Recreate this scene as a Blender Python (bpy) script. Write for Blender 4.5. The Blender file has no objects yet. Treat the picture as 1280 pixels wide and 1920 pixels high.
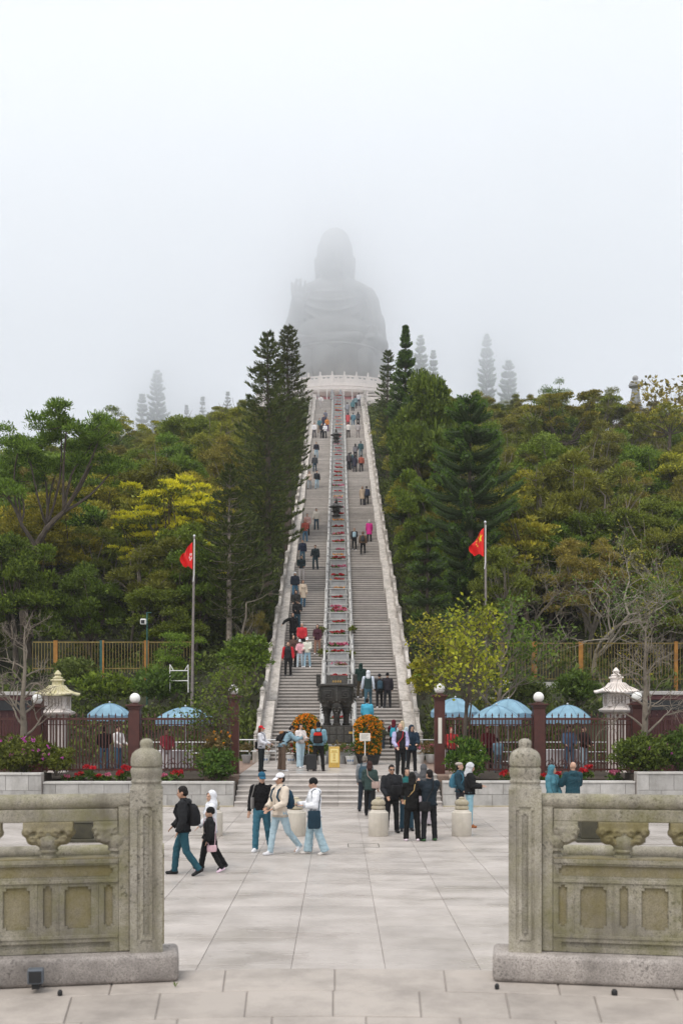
import bpy, bmesh, math, random
import numpy as np
from mathutils import Vector, Matrix, noise
S = bpy.context.scene
COL = S.collection
R = math.radians
rnd = random.Random(7)
F, CX, HY, CZ = 2000.0, 634.0, 1320.0, 3.37      # focal length, vanishing point (photo pixels), eye height

# ------------------------------------------------------------------ camera, light, exposure
cam = bpy.data.cameras.new('camera'); camo = bpy.data.objects.new('camera', cam); COL.objects.link(camo)
camo.location = (0, 0, CZ); camo.rotation_euler = (R(90), 0, 0)
cam.sensor_fit = 'AUTO'; cam.sensor_width = 36.0; cam.lens = F / 1920 * 36
cam.shift_x = (640 - CX) / 1920; cam.shift_y = (HY - 960) / 1920
cam.clip_start = 0.1; cam.clip_end = 2000
cam.dof.use_dof = True; cam.dof.focus_distance = 38; cam.dof.aperture_fstop = 4.0
S.camera = camo
w = bpy.data.worlds.new('World'); S.world = w; w.use_nodes = True
nt = w.node_tree; nt.nodes.clear()
out = nt.nodes.new('ShaderNodeOutputWorld'); bg = nt.nodes.new('ShaderNodeBackground')
sky = nt.nodes.new('ShaderNodeTexSky'); sky.sky_type = 'NISHITA'; sky.sun_disc = False
SUN_EL, SUN_AZ = R(58), R(-150)
sky.sun_elevation = SUN_EL; sky.sun_rotation = SUN_AZ
mx = nt.nodes.new('ShaderNodeMix'); mx.data_type = 'RGBA'; mx.inputs[0].default_value = 0.9
nt.links.new(sky.outputs[0], mx.inputs[6]); mx.inputs[7].default_value = (6.85, 7.1, 7.5, 1)   # the even white of a thick overcast
tcw = nt.nodes.new('ShaderNodeTexCoord'); sx_ = nt.nodes.new('ShaderNodeSeparateXYZ'); nt.links.new(tcw.outputs['Generated'], sx_.inputs[0])
mr_ = nt.nodes.new('ShaderNodeMapRange'); mr_.inputs[1].default_value = 0; mr_.inputs[2].default_value = 1; mr_.inputs[3].default_value = 1.03; mr_.inputs[4].default_value = 1.9   # an overcast sky is brighter overhead than at the horizon
sq_ = nt.nodes.new('ShaderNodeMath'); sq_.operation = 'POWER'; sq_.inputs[1].default_value = 3.0; sq_.use_clamp = True
nt.links.new(sx_.outputs[2], sq_.inputs[0]); nt.links.new(sq_.outputs[0], mr_.inputs[0])
ml_ = nt.nodes.new('ShaderNodeMix'); ml_.data_type = 'RGBA'; ml_.blend_type = 'MULTIPLY'; ml_.inputs[0].default_value = 1
nt.links.new(mx.outputs[2], ml_.inputs[6]); nt.links.new(mr_.outputs[0], ml_.inputs[7])
nt.links.new(ml_.outputs[2], bg.inputs[0]); bg.inputs[1].default_value = 0.1
nt.links.new(bg.outputs[0], out.inputs[0])
sun = bpy.data.lights.new('sun', 'SUN'); sun.energy = 1.5; sun.angle = R(30); sun.color = (1, .93, .84)
suno = bpy.data.objects.new('sun', sun); COL.objects.link(suno)
sd = Vector((math.sin(SUN_AZ) * math.cos(SUN_EL), math.cos(SUN_AZ) * math.cos(SUN_EL), math.sin(SUN_EL)))
suno.rotation_euler = sd.to_track_quat('Z', 'Y').to_euler(); suno.location = (0, -20, 60)
S.view_settings.view_transform = 'Standard'; S.view_settings.look = 'None'
S.view_settings.exposure = 0.34; S.view_settings.gamma = 1.0; S.view_settings.use_curve_mapping = False
S.cycles.max_bounces = 18; S.cycles.diffuse_bounces = 3; S.cycles.glossy_bounces = 2
S.cycles.transmission_bounces = 3; S.cycles.volume_bounces = 16; S.cycles.transparent_max_bounces = 6
S.cycles.use_denoising = True

def P(px, py, D):
    return Vector(((px - CX) * D / F, D, CZ + (HY - py) * D / F))
def X(px, D): return (px - CX) * D / F
def Z(py, D): return CZ + (HY - py) * D / F

# ------------------------------------------------------------------ objects
def tag(o, label=None, cat=None, group=None, kind=None):
    if label: o['label'] = label
    if cat: o['category'] = cat
    if group: o['group'] = group
    if kind: o['kind'] = kind
    return o
def link(o, parent=None):
    COL.objects.link(o)
    if parent is not None: o.parent = parent
    return o
def empty(name, loc=(0, 0, 0), rz=0.0, label=None, cat=None, group=None, kind=None):
    o = bpy.data.objects.new(name, None); link(o); o.location = loc; o.rotation_euler = (0, 0, rz); o.empty_display_size = .1
    return tag(o, label, cat, group, kind)
def meshobj(name, me, parent=None, loc=(0, 0, 0), rot=(0, 0, 0), color=None):
    o = bpy.data.objects.new(name, me); link(o, parent); o.location = loc; o.rotation_euler = rot
    if color: o.color = tuple(color) + (1,)
    return o
CH = {}
def copy_tree(src, kids, loc=None, rot=None, scale=None):
    c = src.copy(); COL.objects.link(c)
    if loc is not None: c.location = loc
    if rot is not None: c.rotation_euler = rot
    if scale is not None: c.scale = scale
    res = []
    for k in kids:
        d = k.copy(); COL.objects.link(d); d.parent = c; res.append(d)
    return c, res

def np_mesh(name, V, Fq, mat=None, smooth=False):
    V = np.asarray(V, dtype=np.float32).reshape(-1, 3); Fq = np.asarray(Fq, dtype=np.int32)
    n = Fq.shape[1]
    me = bpy.data.meshes.new(name)
    me.vertices.add(len(V)); me.vertices.foreach_set('co', V.ravel())
    me.loops.add(Fq.size); me.loops.foreach_set('vertex_index', Fq.ravel())
    me.polygons.add(len(Fq)); me.polygons.foreach_set('loop_start', np.arange(0, Fq.size, n, dtype=np.int32))
    me.polygons.foreach_set('loop_total', np.full(len(Fq), n, dtype=np.int32))
    if smooth: me.polygons.foreach_set('use_smooth', np.ones(len(Fq), dtype=bool))
    me.update(calc_edges=True)
    if mat: me.materials.append(mat)
    return me

class MB:
    def __init__(s): s.v = []; s.f = []; s.m = []; s.mi = 0
    def add(s, vs, fs):
        b = len(s.v); s.v += [tuple(p) for p in vs]
        for f in fs: s.f.append(tuple(i + b for i in f)); s.m.append(s.mi)
    def box(s, x0, x1, y0, y1, z0, z1, T=None):
        vs = [Vector((x, y, z)) for z in (z0, z1) for y in (y0, y1) for x in (x0, x1)]
        if T is not None: vs = [T @ p for p in vs]
        s.add(vs, [(0, 2, 3, 1), (4, 5, 7, 6), (0, 1, 5, 4), (2, 6, 7, 3), (0, 4, 6, 2), (1, 3, 7, 5)])
    def lathe(s, prof, c=(0, 0, 0), seg=16, sx=1, sy=1, ang0=0):
        c = Vector(c); n = len(prof); vs = []
        for r, z in prof:
            for k in range(seg):
                a = ang0 + 2 * math.pi * k / seg
                vs.append(c + Vector((r * sx * math.cos(a), r * sy * math.sin(a), z)))
        fs = []
        for i in range(n - 1):
            for k in range(seg):
                k2 = (k + 1) % seg
                fs.append((i * seg + k, i * seg + k2, (i + 1) * seg + k2, (i + 1) * seg + k))
        fs.append(tuple(range(seg - 1, -1, -1))); fs.append(tuple((n - 1) * seg + k for k in range(seg)))
        s.add(vs, fs)
    def tube(s, pts, rad, seg=6, cap=True):
        pts = [Vector(p) for p in pts]
        if not hasattr(rad, '__len__'): rad = [rad] * len(pts)
        vs = []; n = len(pts); u = None
        for i, p in enumerate(pts):
            d = (pts[min(i + 1, n - 1)] - pts[max(i - 1, 0)])
            if d.length < 1e-9: d = Vector((0, 0, 1))
            d.normalize()
            if u is None:
                u = d.orthogonal().normalized()
            else:
                u = (u - d * u.dot(d))
                u = u.normalized() if u.length > 1e-6 else d.orthogonal().normalized()
            q = d.cross(u)
            for k in range(seg):
                a = 2 * math.pi * k / seg
                vs.append(p + (u * math.cos(a) + q * math.sin(a)) * rad[i])
        fs = [(i * seg + k, i * seg + (k + 1) % seg, (i + 1) * seg + (k + 1) % seg, (i + 1) * seg + k) for i in range(n - 1) for k in range(seg)]
        if cap:
            fs.append(tuple(range(seg - 1, -1, -1))); fs.append(tuple((n - 1) * seg + k for k in range(seg)))
        s.add(vs, fs)
    def prism(s, poly, h0, h1, axis='y'):
        n = len(poly)
        def q(a, b, h): return {'y': (a, h, b), 'x': (h, a, b), 'z': (a, b, h)}[axis]
        vs = [q(a, b, h0) for a, b in poly] + [q(a, b, h1) for a, b in poly]
        fs = [tuple(range(n)), tuple(range(2 * n - 1, n - 1, -1))] + [(i, n + i, n + (i + 1) % n, (i + 1) % n) for i in range(n)]
        s.add(vs, fs)
    def sphere(s, c, r, seg=14, rings=8):
        if not hasattr(r, '__len__'): r = (r, r, r)
        prof = [(max(1e-4, math.sin(math.pi * i / rings)), -math.cos(math.pi * i / rings)) for i in range(rings + 1)]
        c = Vector(c); vs = []
        for a, z in prof:
            for k in range(seg):
                t = 2 * math.pi * k / seg
                vs.append(c + Vector((a * math.cos(t) * r[0], a * math.sin(t) * r[1], z * r[2])))
        fs = [(i * seg + k, i * seg + (k + 1) % seg, (i + 1) * seg + (k + 1) % seg, (i + 1) * seg + k) for i in range(rings) for k in range(seg)]
        s.add(vs, fs)
    def mesh(s, name, mats, smooth=False, bevel=0, bseg=1):
        me = bpy.data.meshes.new(name); me.from_pydata(s.v, [], s.f)
        if not isinstance(mats, (list, tuple)): mats = [mats]
        for m in mats: me.materials.append(m)
        if len(mats) > 1: me.polygons.foreach_set('material_index', s.m)
        bm = bmesh.new(); bm.from_mesh(me)
        bmesh.ops.recalc_face_normals(bm, faces=bm.faces)
        if bevel:
            bmesh.ops.bevel(bm, geom=[e for e in bm.edges if e.calc_face_angle(0) > .5], offset=bevel, segments=bseg, affect='EDGES', profile=.5, clamp_overlap=True)
        bm.to_mesh(me); bm.free()
        if smooth: me.polygons.foreach_set('use_smooth', [True] * len(me.polygons)); me.set_sharp_from_angle(angle=R(40))
        me.update(); return me
    def obj(s, name, mats, parent=None, smooth=False, bevel=0, bseg=1, loc=(0, 0, 0), rot=(0, 0, 0), color=None):
        return meshobj(name, s.mesh(name, mats, smooth, bevel, bseg), parent, loc, rot, color)

# ------------------------------------------------------------------ materials
def newmat(name):
    m = bpy.data.materials.new(name); m.use_nodes = True
    return m, m.node_tree, m.node_tree.nodes['Principled BSDF']
def node(t, kind, **kw):
    n = t.nodes.new(kind)
    for k, v in kw.items(): setattr(n, k, v)
    return n
def texn(t, scale, detail=4, rough=.55, coord=None, stretch=None):
    n = node(t, 'ShaderNodeTexNoise'); n.inputs['Scale'].default_value = scale; n.inputs['Detail'].default_value = detail; n.inputs['Roughness'].default_value = rough
    if coord is not None:
        if stretch:
            mp = node(t, 'ShaderNodeMapping'); mp.inputs['Scale'].default_value = stretch
            t.links.new(coord, mp.inputs['Vector']); coord = mp.outputs[0]
        t.links.new(coord, n.inputs['Vector'])
    return n
def ramp(t, src, stops):
    n = node(t, 'ShaderNodeValToRGB'); e = n.color_ramp.elements
    while len(e) < len(stops): e.new(.5)
    for x, (p, c) in zip(e, stops):
        x.position = p; x.color = (c[0], c[1], c[2], 1) if hasattr(c, '__len__') else (c, c, c, 1)
    t.links.new(src, n.inputs[0]); return n.outputs[0]
def mixc(t, fac, a, b, mode='MIX'):
    n = node(t, 'ShaderNodeMix', data_type='RGBA', blend_type=mode)
    for i, x in ((0, fac), (6, a), (7, b)):
        if hasattr(x, 'is_linked') or hasattr(x, 'links'): t.links.new(x, n.inputs[i])
        elif i == 0: n.inputs[0].default_value = x
        else: n.inputs[i].default_value = (x[0], x[1], x[2], 1)
    return n.outputs[2]
def bump(t, h, strength, dist, bsdf):
    b = node(t, 'ShaderNodeBump'); b.inputs['Strength'].default_value = strength; b.inputs['Distance'].default_value = dist
    t.links.new(h, b.inputs['Height']); t.links.new(b.outputs[0], bsdf.inputs['Normal'])
def pos(t): return node(t, 'ShaderNodeNewGeometry').outputs['Position']
def plain(name, col, rough=.6, var=.15, scale=6, metal=0, bmp=.0, spec=None, objrand=0):
    m, t, b = newmat(name); p = pos(t)
    n = texn(t, scale, 5, .6, p)
    c = ramp(t, n.outputs[0], [(.3, tuple(x * (1 - var) for x in col)), (.7, tuple(min(1, x * (1 + var)) for x in col))])
    if objrand:
        oi = node(t, 'ShaderNodeObjectInfo')
        f = ramp(t, oi.outputs['Random'], [(0, 1 - objrand), (1, 1 + objrand)])
        mr = node(t, 'ShaderNodeMapRange'); mr.inputs[3].default_value = 1 - objrand; mr.inputs[4].default_value = 1 + objrand
        t.links.new(oi.outputs['Random'], mr.inputs[0])
        c = mixc(t, 1.0, c, mr.outputs[0], 'MULTIPLY')
    t.links.new(c, b.inputs['Base Color']); b.inputs['Roughness'].default_value = rough; b.inputs['Metallic'].default_value = metal
    if spec is not None: b.inputs['Specular IOR Level'].default_value = spec
    if bmp: bump(t, texn(t, scale * 6, 4, .6, p).outputs[0], bmp, .01, b)
    return m
def stone(name, base, speck=.35, moss=0.0, mosscol=(.17, .16, .035), grain=170, dirt=.35, rough=.85, objrand=.06, streak=0, b_=.5, bd=.004, spots=0):
    """granite-like stone: salt-and-pepper grain, grey weathering, moss in blotches"""
    m, t, b = newmat(name); p = pos(t)
    g = texn(t, grain, 5, .75, p)
    c = ramp(t, g.outputs[0], [(.36, tuple(x * (1 - speck) for x in base)), (.5, base), (.64, tuple(min(1, x * (1 + speck * .45)) for x in base))])
    d = texn(t, 2.3, 7, .65, p)
    df = ramp(t, d.outputs[0], [(.42, 0), (.68, dirt)])
    c = mixc(t, df, c, tuple(x * .42 for x in base))
    if spots:      # dark lichen and soot freckles in patches
        s1 = texn(t, 55, 3, .6, p); s2 = texn(t, 3.1, 5, .6, p)
        f1 = ramp(t, s1.outputs[0], [(.55, 0), (.63, 1)]); f2 = ramp(t, s2.outputs[0], [(.42, .1), (.62, spots)])
        c = mixc(t, mixc(t, 1, f1, f2, 'MULTIPLY'), c, tuple(x * .3 for x in base))
    if streak:
        st = texn(t, 1.0, 5, .6, p, (7, 7, .8)); sf = ramp(t, st.outputs[0], [(.5, 0), (.72, streak)])
        c = mixc(t, sf, c, (base[0] * .35, base[1] * .34, base[2] * .3))
    if moss:
        n2 = texn(t, 3.6, 6, .7, p)
        geo = node(t, 'ShaderNodeNewGeometry')
        mf = ramp(t, n2.outputs[0], [(.44, 0), (.62, moss)])
        c = mixc(t, mf, c, mosscol)
    oi = node(t, 'ShaderNodeObjectInfo'); mr = node(t, 'ShaderNodeMapRange')
    mr.inputs[3].default_value = 1 - objrand; mr.inputs[4].default_value = 1 + objrand
    t.links.new(oi.outputs['Random'], mr.inputs[0]); c = mixc(t, 1.0, c, mr.outputs[0], 'MULTIPLY')
    t.links.new(c, b.inputs['Base Color']); b.inputs['Roughness'].default_value = rough; b.inputs['Specular IOR Level'].default_value = .3
    bump(t, g.outputs[0], b_, bd, b)
    return m
def leafmat(name, dark, mid, light, trans=.25, objvar=.25):
    m, t, b = newmat(name)
    g = node(t, 'ShaderNodeNewGeometry')
    c = ramp(t, g.outputs['Random Per Island'], [(.1, dark), (.6, mid), (1, light)])
    cl = texn(t, .55, 3, .6, g.outputs['Position'])
    cf = ramp(t, cl.outputs[0], [(.38, 0), (.66, .55)])
    c = mixc(t, cf, c, tuple((x + y) / 2 * 1.05 for x, y in zip(mid, light)))
    oi = node(t, 'ShaderNodeObjectInfo')
    hs = node(t, 'ShaderNodeHueSaturation')
    mr = node(t, 'ShaderNodeMapRange'); mr.inputs[3].default_value = 1 - objvar; mr.inputs[4].default_value = 1 + objvar * 1.2
    t.links.new(oi.outputs['Random'], mr.inputs[0]); t.links.new(mr.outputs[0], hs.inputs['Value'])
    mh = node(t, 'ShaderNodeMath', operation='MULTIPLY'); mh.inputs[1].default_value = 7.31
    fr = node(t, 'ShaderNodeMath', operation='FRACT'); t.links.new(oi.outputs['Random'], mh.inputs[0]); t.links.new(mh.outputs[0], fr.inputs[0])
    m2 = node(t, 'ShaderNodeMapRange'); m2.inputs[3].default_value = .5 - .012 * (objvar > 0); m2.inputs[4].default_value = .5 + .022 * (objvar > 0)
    t.links.new(fr.outputs[0], m2.inputs[0]); t.links.new(m2.outputs[0], hs.inputs['Hue'])
    t.links.new(c, hs.inputs['Color']); c = hs.outputs[0]
    t.links.new(c, b.inputs['Base Color']); b.inputs['Roughness'].default_value = .55; b.inputs['Specular IOR Level'].default_value = .25
    tr = node(t, 'ShaderNodeBsdfTranslucent'); t.links.new(c, tr.inputs[0])
    ms = node(t, 'ShaderNodeMixShader'); ms.inputs[0].default_value = trans
    t.links.new(b.outputs[0], ms.inputs[1]); t.links.new(tr.outputs[0], ms.inputs[2])
    t.links.new(ms.outputs[0], t.nodes['Material Output'].inputs['Surface'])
    return m
def fabric(name, rough=.85, wr=.5, scale=9):
    """cloth whose colour is the object's own colour"""
    m, t, b = newmat(name); oi = node(t, 'ShaderNodeObjectInfo')
    tc = node(t, 'ShaderNodeTexCoord').outputs['Object']
    n = texn(t, scale, 3, .5, tc, (1, 1, .55))
    v = ramp(t, n.outputs[0], [(.3, .86), (.7, 1.08)])
    t.links.new(mixc(t, 1, oi.outputs['Color'], v, 'MULTIPLY'), b.inputs['Base Color'])
    b.inputs['Roughness'].default_value = rough; b.inputs['Specular IOR Level'].default_value = .2
    bump(t, n.outputs[0], wr, .04, b)
    return m
M = {}
M['granite'] = stone('weathered_granite', (.37, .338, .272), .55, .55, (.17, .16, .055), 150, .85, streak=.8, spots=1)
M['granite_post'] = stone('weathered_granite_post', (.395, .362, .3), .55, .32, (.18, .17, .06), 150, .85, streak=.85, spots=1)
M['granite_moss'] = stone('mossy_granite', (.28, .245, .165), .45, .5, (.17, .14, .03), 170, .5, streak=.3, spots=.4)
M['granite_base'] = stone('grey_granite_base', (.4, .36, .33), .6, .0, grain=130, dirt=.9, streak=.3, spots=.9)
M['sill'] = stone('buff_paving_stone', (.41, .365, .325), .14, 0, grain=200, dirt=.55, b_=.2, objrand=.09)
M['slab'] = None
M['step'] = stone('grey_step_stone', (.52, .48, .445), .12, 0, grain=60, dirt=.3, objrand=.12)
M['riser_shade'] = stone('shaded_riser_stone', (.29, .27, .25), .12, 0, grain=60, dirt=.3, objrand=.1)  # step stone darkened to paint in the shadow below each nosing
M['pale'] = stone('pale_balustrade_stone', (.55, .505, .462), .15, .15, (.28, .26, .18), 60, .6, streak=.7)
M['terrace'] = stone('white_terrace_stone', (.8, .73, .68), .08, 0, grain=40, dirt=.2, streak=.25)
M['block'] = stone('grey_wall_block', (.47, .455, .435), .12, .12, (.22, .21, .15), 70, .45, objrand=.13, streak=.3)
M['coping'] = stone('wall_coping', (.56, .54, .51), .12, .1, (.25, .24, .16), 70, .4)
M['joint'] = plain('dark_joint', (.34, .305, .28), .9, .2)
M['bollard'] = stone('pale_bollard_stone', (.6, .55, .475), .14, .1, (.3, .27, .14), 80, .3, streak=.3)
M['bollard_cap'] = stone('stained_bollard_cap', (.46, .41, .31), .2, .5, (.26, .21, .1), 60, .5)
M['trough'] = stone('grey_trough_stone', (.4, .4, .4), .2, .1, (.2, .2, .14), 50, .4)
M['rail_grey'] = stone('grey_rail_stone', (.5, .49, .47), .15, 0, grain=50, dirt=.35)
M['bronze'] = plain('dark_bronze', (.052, .048, .042), .5, .5, 5, .55, .5)
M['bronze2'] = plain('dark_bronze_raised', (.1, .094, .084), .45, .35, 9, .55, .4)
M['buddha'] = plain('weathered_bronze_statue', (.235, .235, .23), .6, .35, .35, .2)
M['maroon'] = plain('maroon_painted_metal', (.075, .02, .014), .5, .25, 4)
M['maroon_wall'] = plain('maroon_painted_boards', (.08, .022, .024), .6, .25, 2)
M['globe'] = plain('white_lamp_globe', (.85, .84, .8), .25, .03)
M['gold'] = plain('gold_lettering', (.75, .45, .1), .35, .1, 5, .6)
M['goldpaint'] = plain('gold_painted_wood', (.62, .4, .09), .45, .15, 7)
M['goldpale'] = plain('pale_gold_print', (.85, .7, .3), .4, .05)
M['ink'] = plain('dark_print', (.3, .16, .04), .6, .05)
M['greyink'] = plain('grey_print', (.33, .32, .31), .6, .05)
M['white'] = plain('white_paint', (.78, .77, .74), .5, .08, 4)
M['cream'] = plain('cream_board', (.74, .7, .63), .5, .06, 4)
M['steel'] = plain('pale_metal_rail', (.62, .63, .63), .35, .1, 6, .5)
M['pole'] = plain('weathered_grey_pole', (.22, .19, .175), .55, .25, 5, .2)
M['green_metal'] = plain('green_painted_steel', (.02, .1, .085), .5, .2)
M['orange_metal'] = plain('orange_rust_paint', (.34, .15, .022), .6, .3, 3)
M['olive_metal'] = plain('olive_fence_bar', (.2, .145, .035), .6, .35, 3)
M['blue_cloth'] = plain('pale_blue_canvas', (.2, .34, .43), .85, .22, 2.5)
M['blue_side'] = plain('blue_valance', (.17, .29, .39), .8, .1, 3)
M['bark'] = plain('brown_bark', (.085, .066, .05), .95, .4, 4, 0, .8)
M['bark_pale'] = plain('pale_grey_bark', (.19, .16, .125), .95, .3, 4, 0, .8)
M['bark_white2'] = plain('pale_bleached_bark', (.27, .235, .185), .95, .35, 3, 0, .6)
M['bark_white'] = plain('white_mottled_bark', (.24, .2, .16), .9, .75, 5, 0, .6)
M['bough_core'] = plain('dark_green_bough_core', (.03, .052, .01), .9, .5, 14, 0, .8)  # for the solid cores added inside the plush fronds
M['soil'] = plain('dark_soil', (.06, .045, .032), 1, .4, 5, 0, .8)
M['gravel'] = plain('reddish_gravel', (.26, .18, .14), 1, .35, 25, 0, .8)
M['concrete'] = plain('grey_concrete', (.4, .37, .35), .85, .15, 3, 0, .2)
M['roofgrey'] = plain('grey_roof_edge', (.45, .43, .41), .7, .2, 3)
M['forest_floor'] = plain('forest_floor', (.03, .032, .014), 1, .5, .8, 0, .8)
M['dark'] = plain('black_rubber', (.014, .014, .015), .6, .2)
M['darkbox'] = plain('dark_olive_metal', (.05, .045, .025), .6, .3)
M['lampbox'] = plain('blue_grey_lamp_housing', (.1, .115, .135), .45, .15)
M['glass'] = plain('dark_glass', (.02, .022, .025), .1, .1)
M['redwall'] = plain('dusty_red_wall', (.45, .12, .13), .7, .12, .6)
M['potwhite'] = plain('white_glazed_pot', (.68, .68, .66), .3, .06)
M['potblue'] = plain('blue_glaze', (.12, .2, .34), .3, .1)
M['tablecloth'] = plain('white_tablecloth', (.75, .73, .74), .8, .05)
M['fabric'] = fabric('cloth')
M['knit'] = fabric('knitted_cloth', .95, .8, 30)
M['leather'] = fabric('smooth_leather', .45, .2, 14)
M['hair'] = fabric('hair', .55, .8, 40)
M['skin'] = plain('skin', (.5, .3, .21), .5, .08, 12)
M['skin2'] = plain('tanned_skin', (.4, .22, .14), .5, .08, 12)
M['red_cloth'] = None
L = {}
L['araucaria'] = leafmat('araucaria_needles', (.02, .033, .009), (.055, .075, .015), (.14, .16, .03), .15, .15)
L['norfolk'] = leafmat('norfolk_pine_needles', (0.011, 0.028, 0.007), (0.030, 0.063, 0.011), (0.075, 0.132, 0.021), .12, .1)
L['norfolk_tip_toplit'] = leafmat('norfolk_pine_tips_and_lit_tops', (.05, .1, .014), (.11, .19, .026), (.17, .27, .04), .25, .1)  # growing ends, and upper-side needles painted as if lit from above
L['dense'] = leafmat('dense_green_leaves', (0.036, 0.062, 0.007), (0.114, 0.168, 0.016), (0.240, 0.307, 0.033))
L['olive'] = leafmat('olive_feathery_leaves', (0.062, 0.074, 0.009), (0.182, 0.203, 0.026), (0.344, 0.350, 0.045))
L['brown'] = leafmat('brown_olive_leaves', (0.079, 0.073, 0.016), (0.209, 0.183, 0.033), (0.360, 0.307, 0.053))
L['yellowg'] = leafmat('yellow_green_leaves', (0.102, 0.113, 0.014), (0.278, 0.262, 0.029), (0.512, 0.444, 0.041), .3)
L['yellow'] = leafmat('yellow_blossom', (.42, .36, .02), (.75, .62, .03), (.9, .76, .06), .35, .1)
L['fresh'] = leafmat('fresh_green_leaves', (0.033, 0.069, 0.008), (0.094, 0.164, 0.019), (0.228, 0.304, 0.035), .35)
L['gold_leaf'] = leafmat('golden_leaves', (0.106, 0.126, 0.010), (0.276, 0.284, 0.021), (0.509, 0.441, 0.035), .35, .1)
L['shrub'] = leafmat('shrub_leaves', (0.026, 0.048, 0.007), (0.071, 0.128, 0.020), (0.143, 0.224, 0.033), .25, .15)
L['azalea'] = leafmat('azalea_leaves', (0.048, 0.065, 0.009), (0.103, 0.130, 0.017), (0.193, 0.221, 0.031), .25, .1)
L['pink'] = leafmat('magenta_petals', (.4, .04, .3), (.55, .08, .42), (.7, .18, .55), .3, 0)
L['red'] = leafmat('red_petals', (.3, .006, .012), (.5, .012, .022), (.65, .04, .05), .2, 0)
L['rose'] = leafmat('pink_petals', (.45, .05, .14), (.6, .1, .22), (.75, .35, .42), .2, 0)
L['orange'] = leafmat('orange_petals', (.85, .2, .005), (.98, .36, .01), (1.0, .5, .03), .25, 0)
L['dry'] = leafmat('mixed_pot_leaves', (0.064, 0.060, 0.019), (0.153, 0.120, 0.038), (0.318, 0.204, 0.086), .2, 0)
L['under'] = leafmat('undergrowth_leaves', (0.035, 0.055, 0.011), (0.096, 0.130, 0.024), (0.179, 0.221, 0.043), .2, 0)
# ------------------------------------------------------------------ ground and plaza
mb = MB(); mb.box(-230, 230, -40, 330, -.6, -.06); tag(mb.obj('ground', M['concrete']), kind='structure')

def slabmat():
    m, t, b = newmat('plaza_paving'); p = pos(t)
    n = texn(t, 1.1, 6, .6, p); g = texn(t, 90, 2, .5, p)
    c = ramp(t, n.outputs[0], [(.3, (.37, .332, .3)), (.52, (.455, .411, .374)), (.75, (.525, .477, .438))])
    gf = ramp(t, g.outputs[0], [(.35, .9), (.65, 1.04)]); c = mixc(t, 1, c, gf, 'MULTIPLY')
    sp = texn(t, 3.1, 8, .75, p); sf = ramp(t, sp.outputs[0], [(.55, 0), (.74, .5)]); c = mixc(t, sf, c, (.27, .235, .215))
    oi = node(t, 'ShaderNodeObjectInfo'); mr = node(t, 'ShaderNodeMapRange'); mr.inputs[3].default_value = .91; mr.inputs[4].default_value = 1.06
    t.links.new(oi.outputs['Random'], mr.inputs[0]); c = mixc(t, 1, c, mr.outputs[0], 'MULTIPLY')
    t.links.new(c, b.inputs['Base Color'])
    wet = texn(t, .9, 5, .55, p, (.5, 1.4, 1))
    r_ = node(t, 'ShaderNodeMapRange'); r_.inputs[1].default_value = .35; r_.inputs[2].default_value = .65; r_.inputs[3].default_value = .22; r_.inputs[4].default_value = .6
    t.links.new(wet.outputs[0], r_.inputs[0]); t.links.new(r_.outputs[0], b.inputs['Roughness'])
    b.inputs['Specular IOR Level'].default_value = .45
    bump(t, texn(t, 2.2, 4, .5, p).outputs[0], .06, .02, b)
    return m
M['slab'] = slabmat()
plaza = empty('plaza', (0, 13, 0), kind='structure')
mb = MB(); mb.box(-32, 32, -3, 26, -.05, -.012); mb.obj('joint_bed', M['joint'], plaza)
mb = MB(); mb.box(-.5965, .5965, -.3975, .3975, -.011, .002); slab_me = mb.mesh('paving_slab', M['slab'], bevel=.004)
for j in range(1, 28):
    for i in range(-5, 6):
        o = meshobj('paving_slab', slab_me, plaza, (i * 1.2, .4 + j * .8, rnd.uniform(-.0012, .0012)))
mb = MB()
for j in range(-3, 28):
    for i in range(-16, 16):
        if -5 <= i <= 5 and j >= 1: continue
        mb.box(i * 1.2 - .5965, i * 1.2 + .5965, j * .8 + .0025, j * .8 + .7975, -.011, .002)
tag(mb.obj('paving', M['slab'], plaza), kind='stuff')
# narrow drain cover lines set in the slabs
mb = MB()
x0, x1, y0, y1 = X(652, 25.2), X(711, 25.2), 25.05, 25.7
for a in ((x0, x1, y0, y0 + .02), (x0, x1, y1, y1 + .02), (x0, x0 + .02, y0 + .021, y1 - .001), (x1 - .02, x1, y0 + .021, y1 - .001)): mb.box(*a, .003, .006)
tag(mb.obj('drain_cover', M['darkbox']), 'thin rectangular drain cover outline set flush in the plaza paving', 'drain cover')

# ------------------------------------------------------------------ altar terrace where the photographer stands
AZ = 1.77; AY = -2.9
altar = empty('altar_terrace', (0, 3, AZ), kind='structure')
mb = MB()
arc = [(9.38 * math.sin(a), AY + 9.38 * math.cos(a)) for a in np.linspace(-1.2, 1.2, 49)]
mb.prism(arc + [(9, -12), (-9, -12)], -.05, AZ - .01, 'z'); mb.obj('terrace_core', M['joint'], altar, loc=(0, -3, -AZ))
def paver(r0, r1, a0, a1, zt, gap=.0025, name='paving_stone', mat='sill', parent=None, jit=0):
    mb = MB(); pl = []
    g0, g1 = gap / r0, gap / r1
    gr = .006
    for r, g, aa in ((r0 + gr, g0, np.linspace(a0 + g0, a1 - g0, 4)), (r1 - gr, g1, np.linspace(a1 - g1, a0 + g1, 4))):
        pl += [(r * math.sin(a), AY + r * math.cos(a)) for a in aa]
    mb.prism(pl, zt - .1, zt + jit, 'z')
    return mb.obj(name, M[mat], parent, bevel=.005, loc=(0, -3, -AZ))
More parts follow.
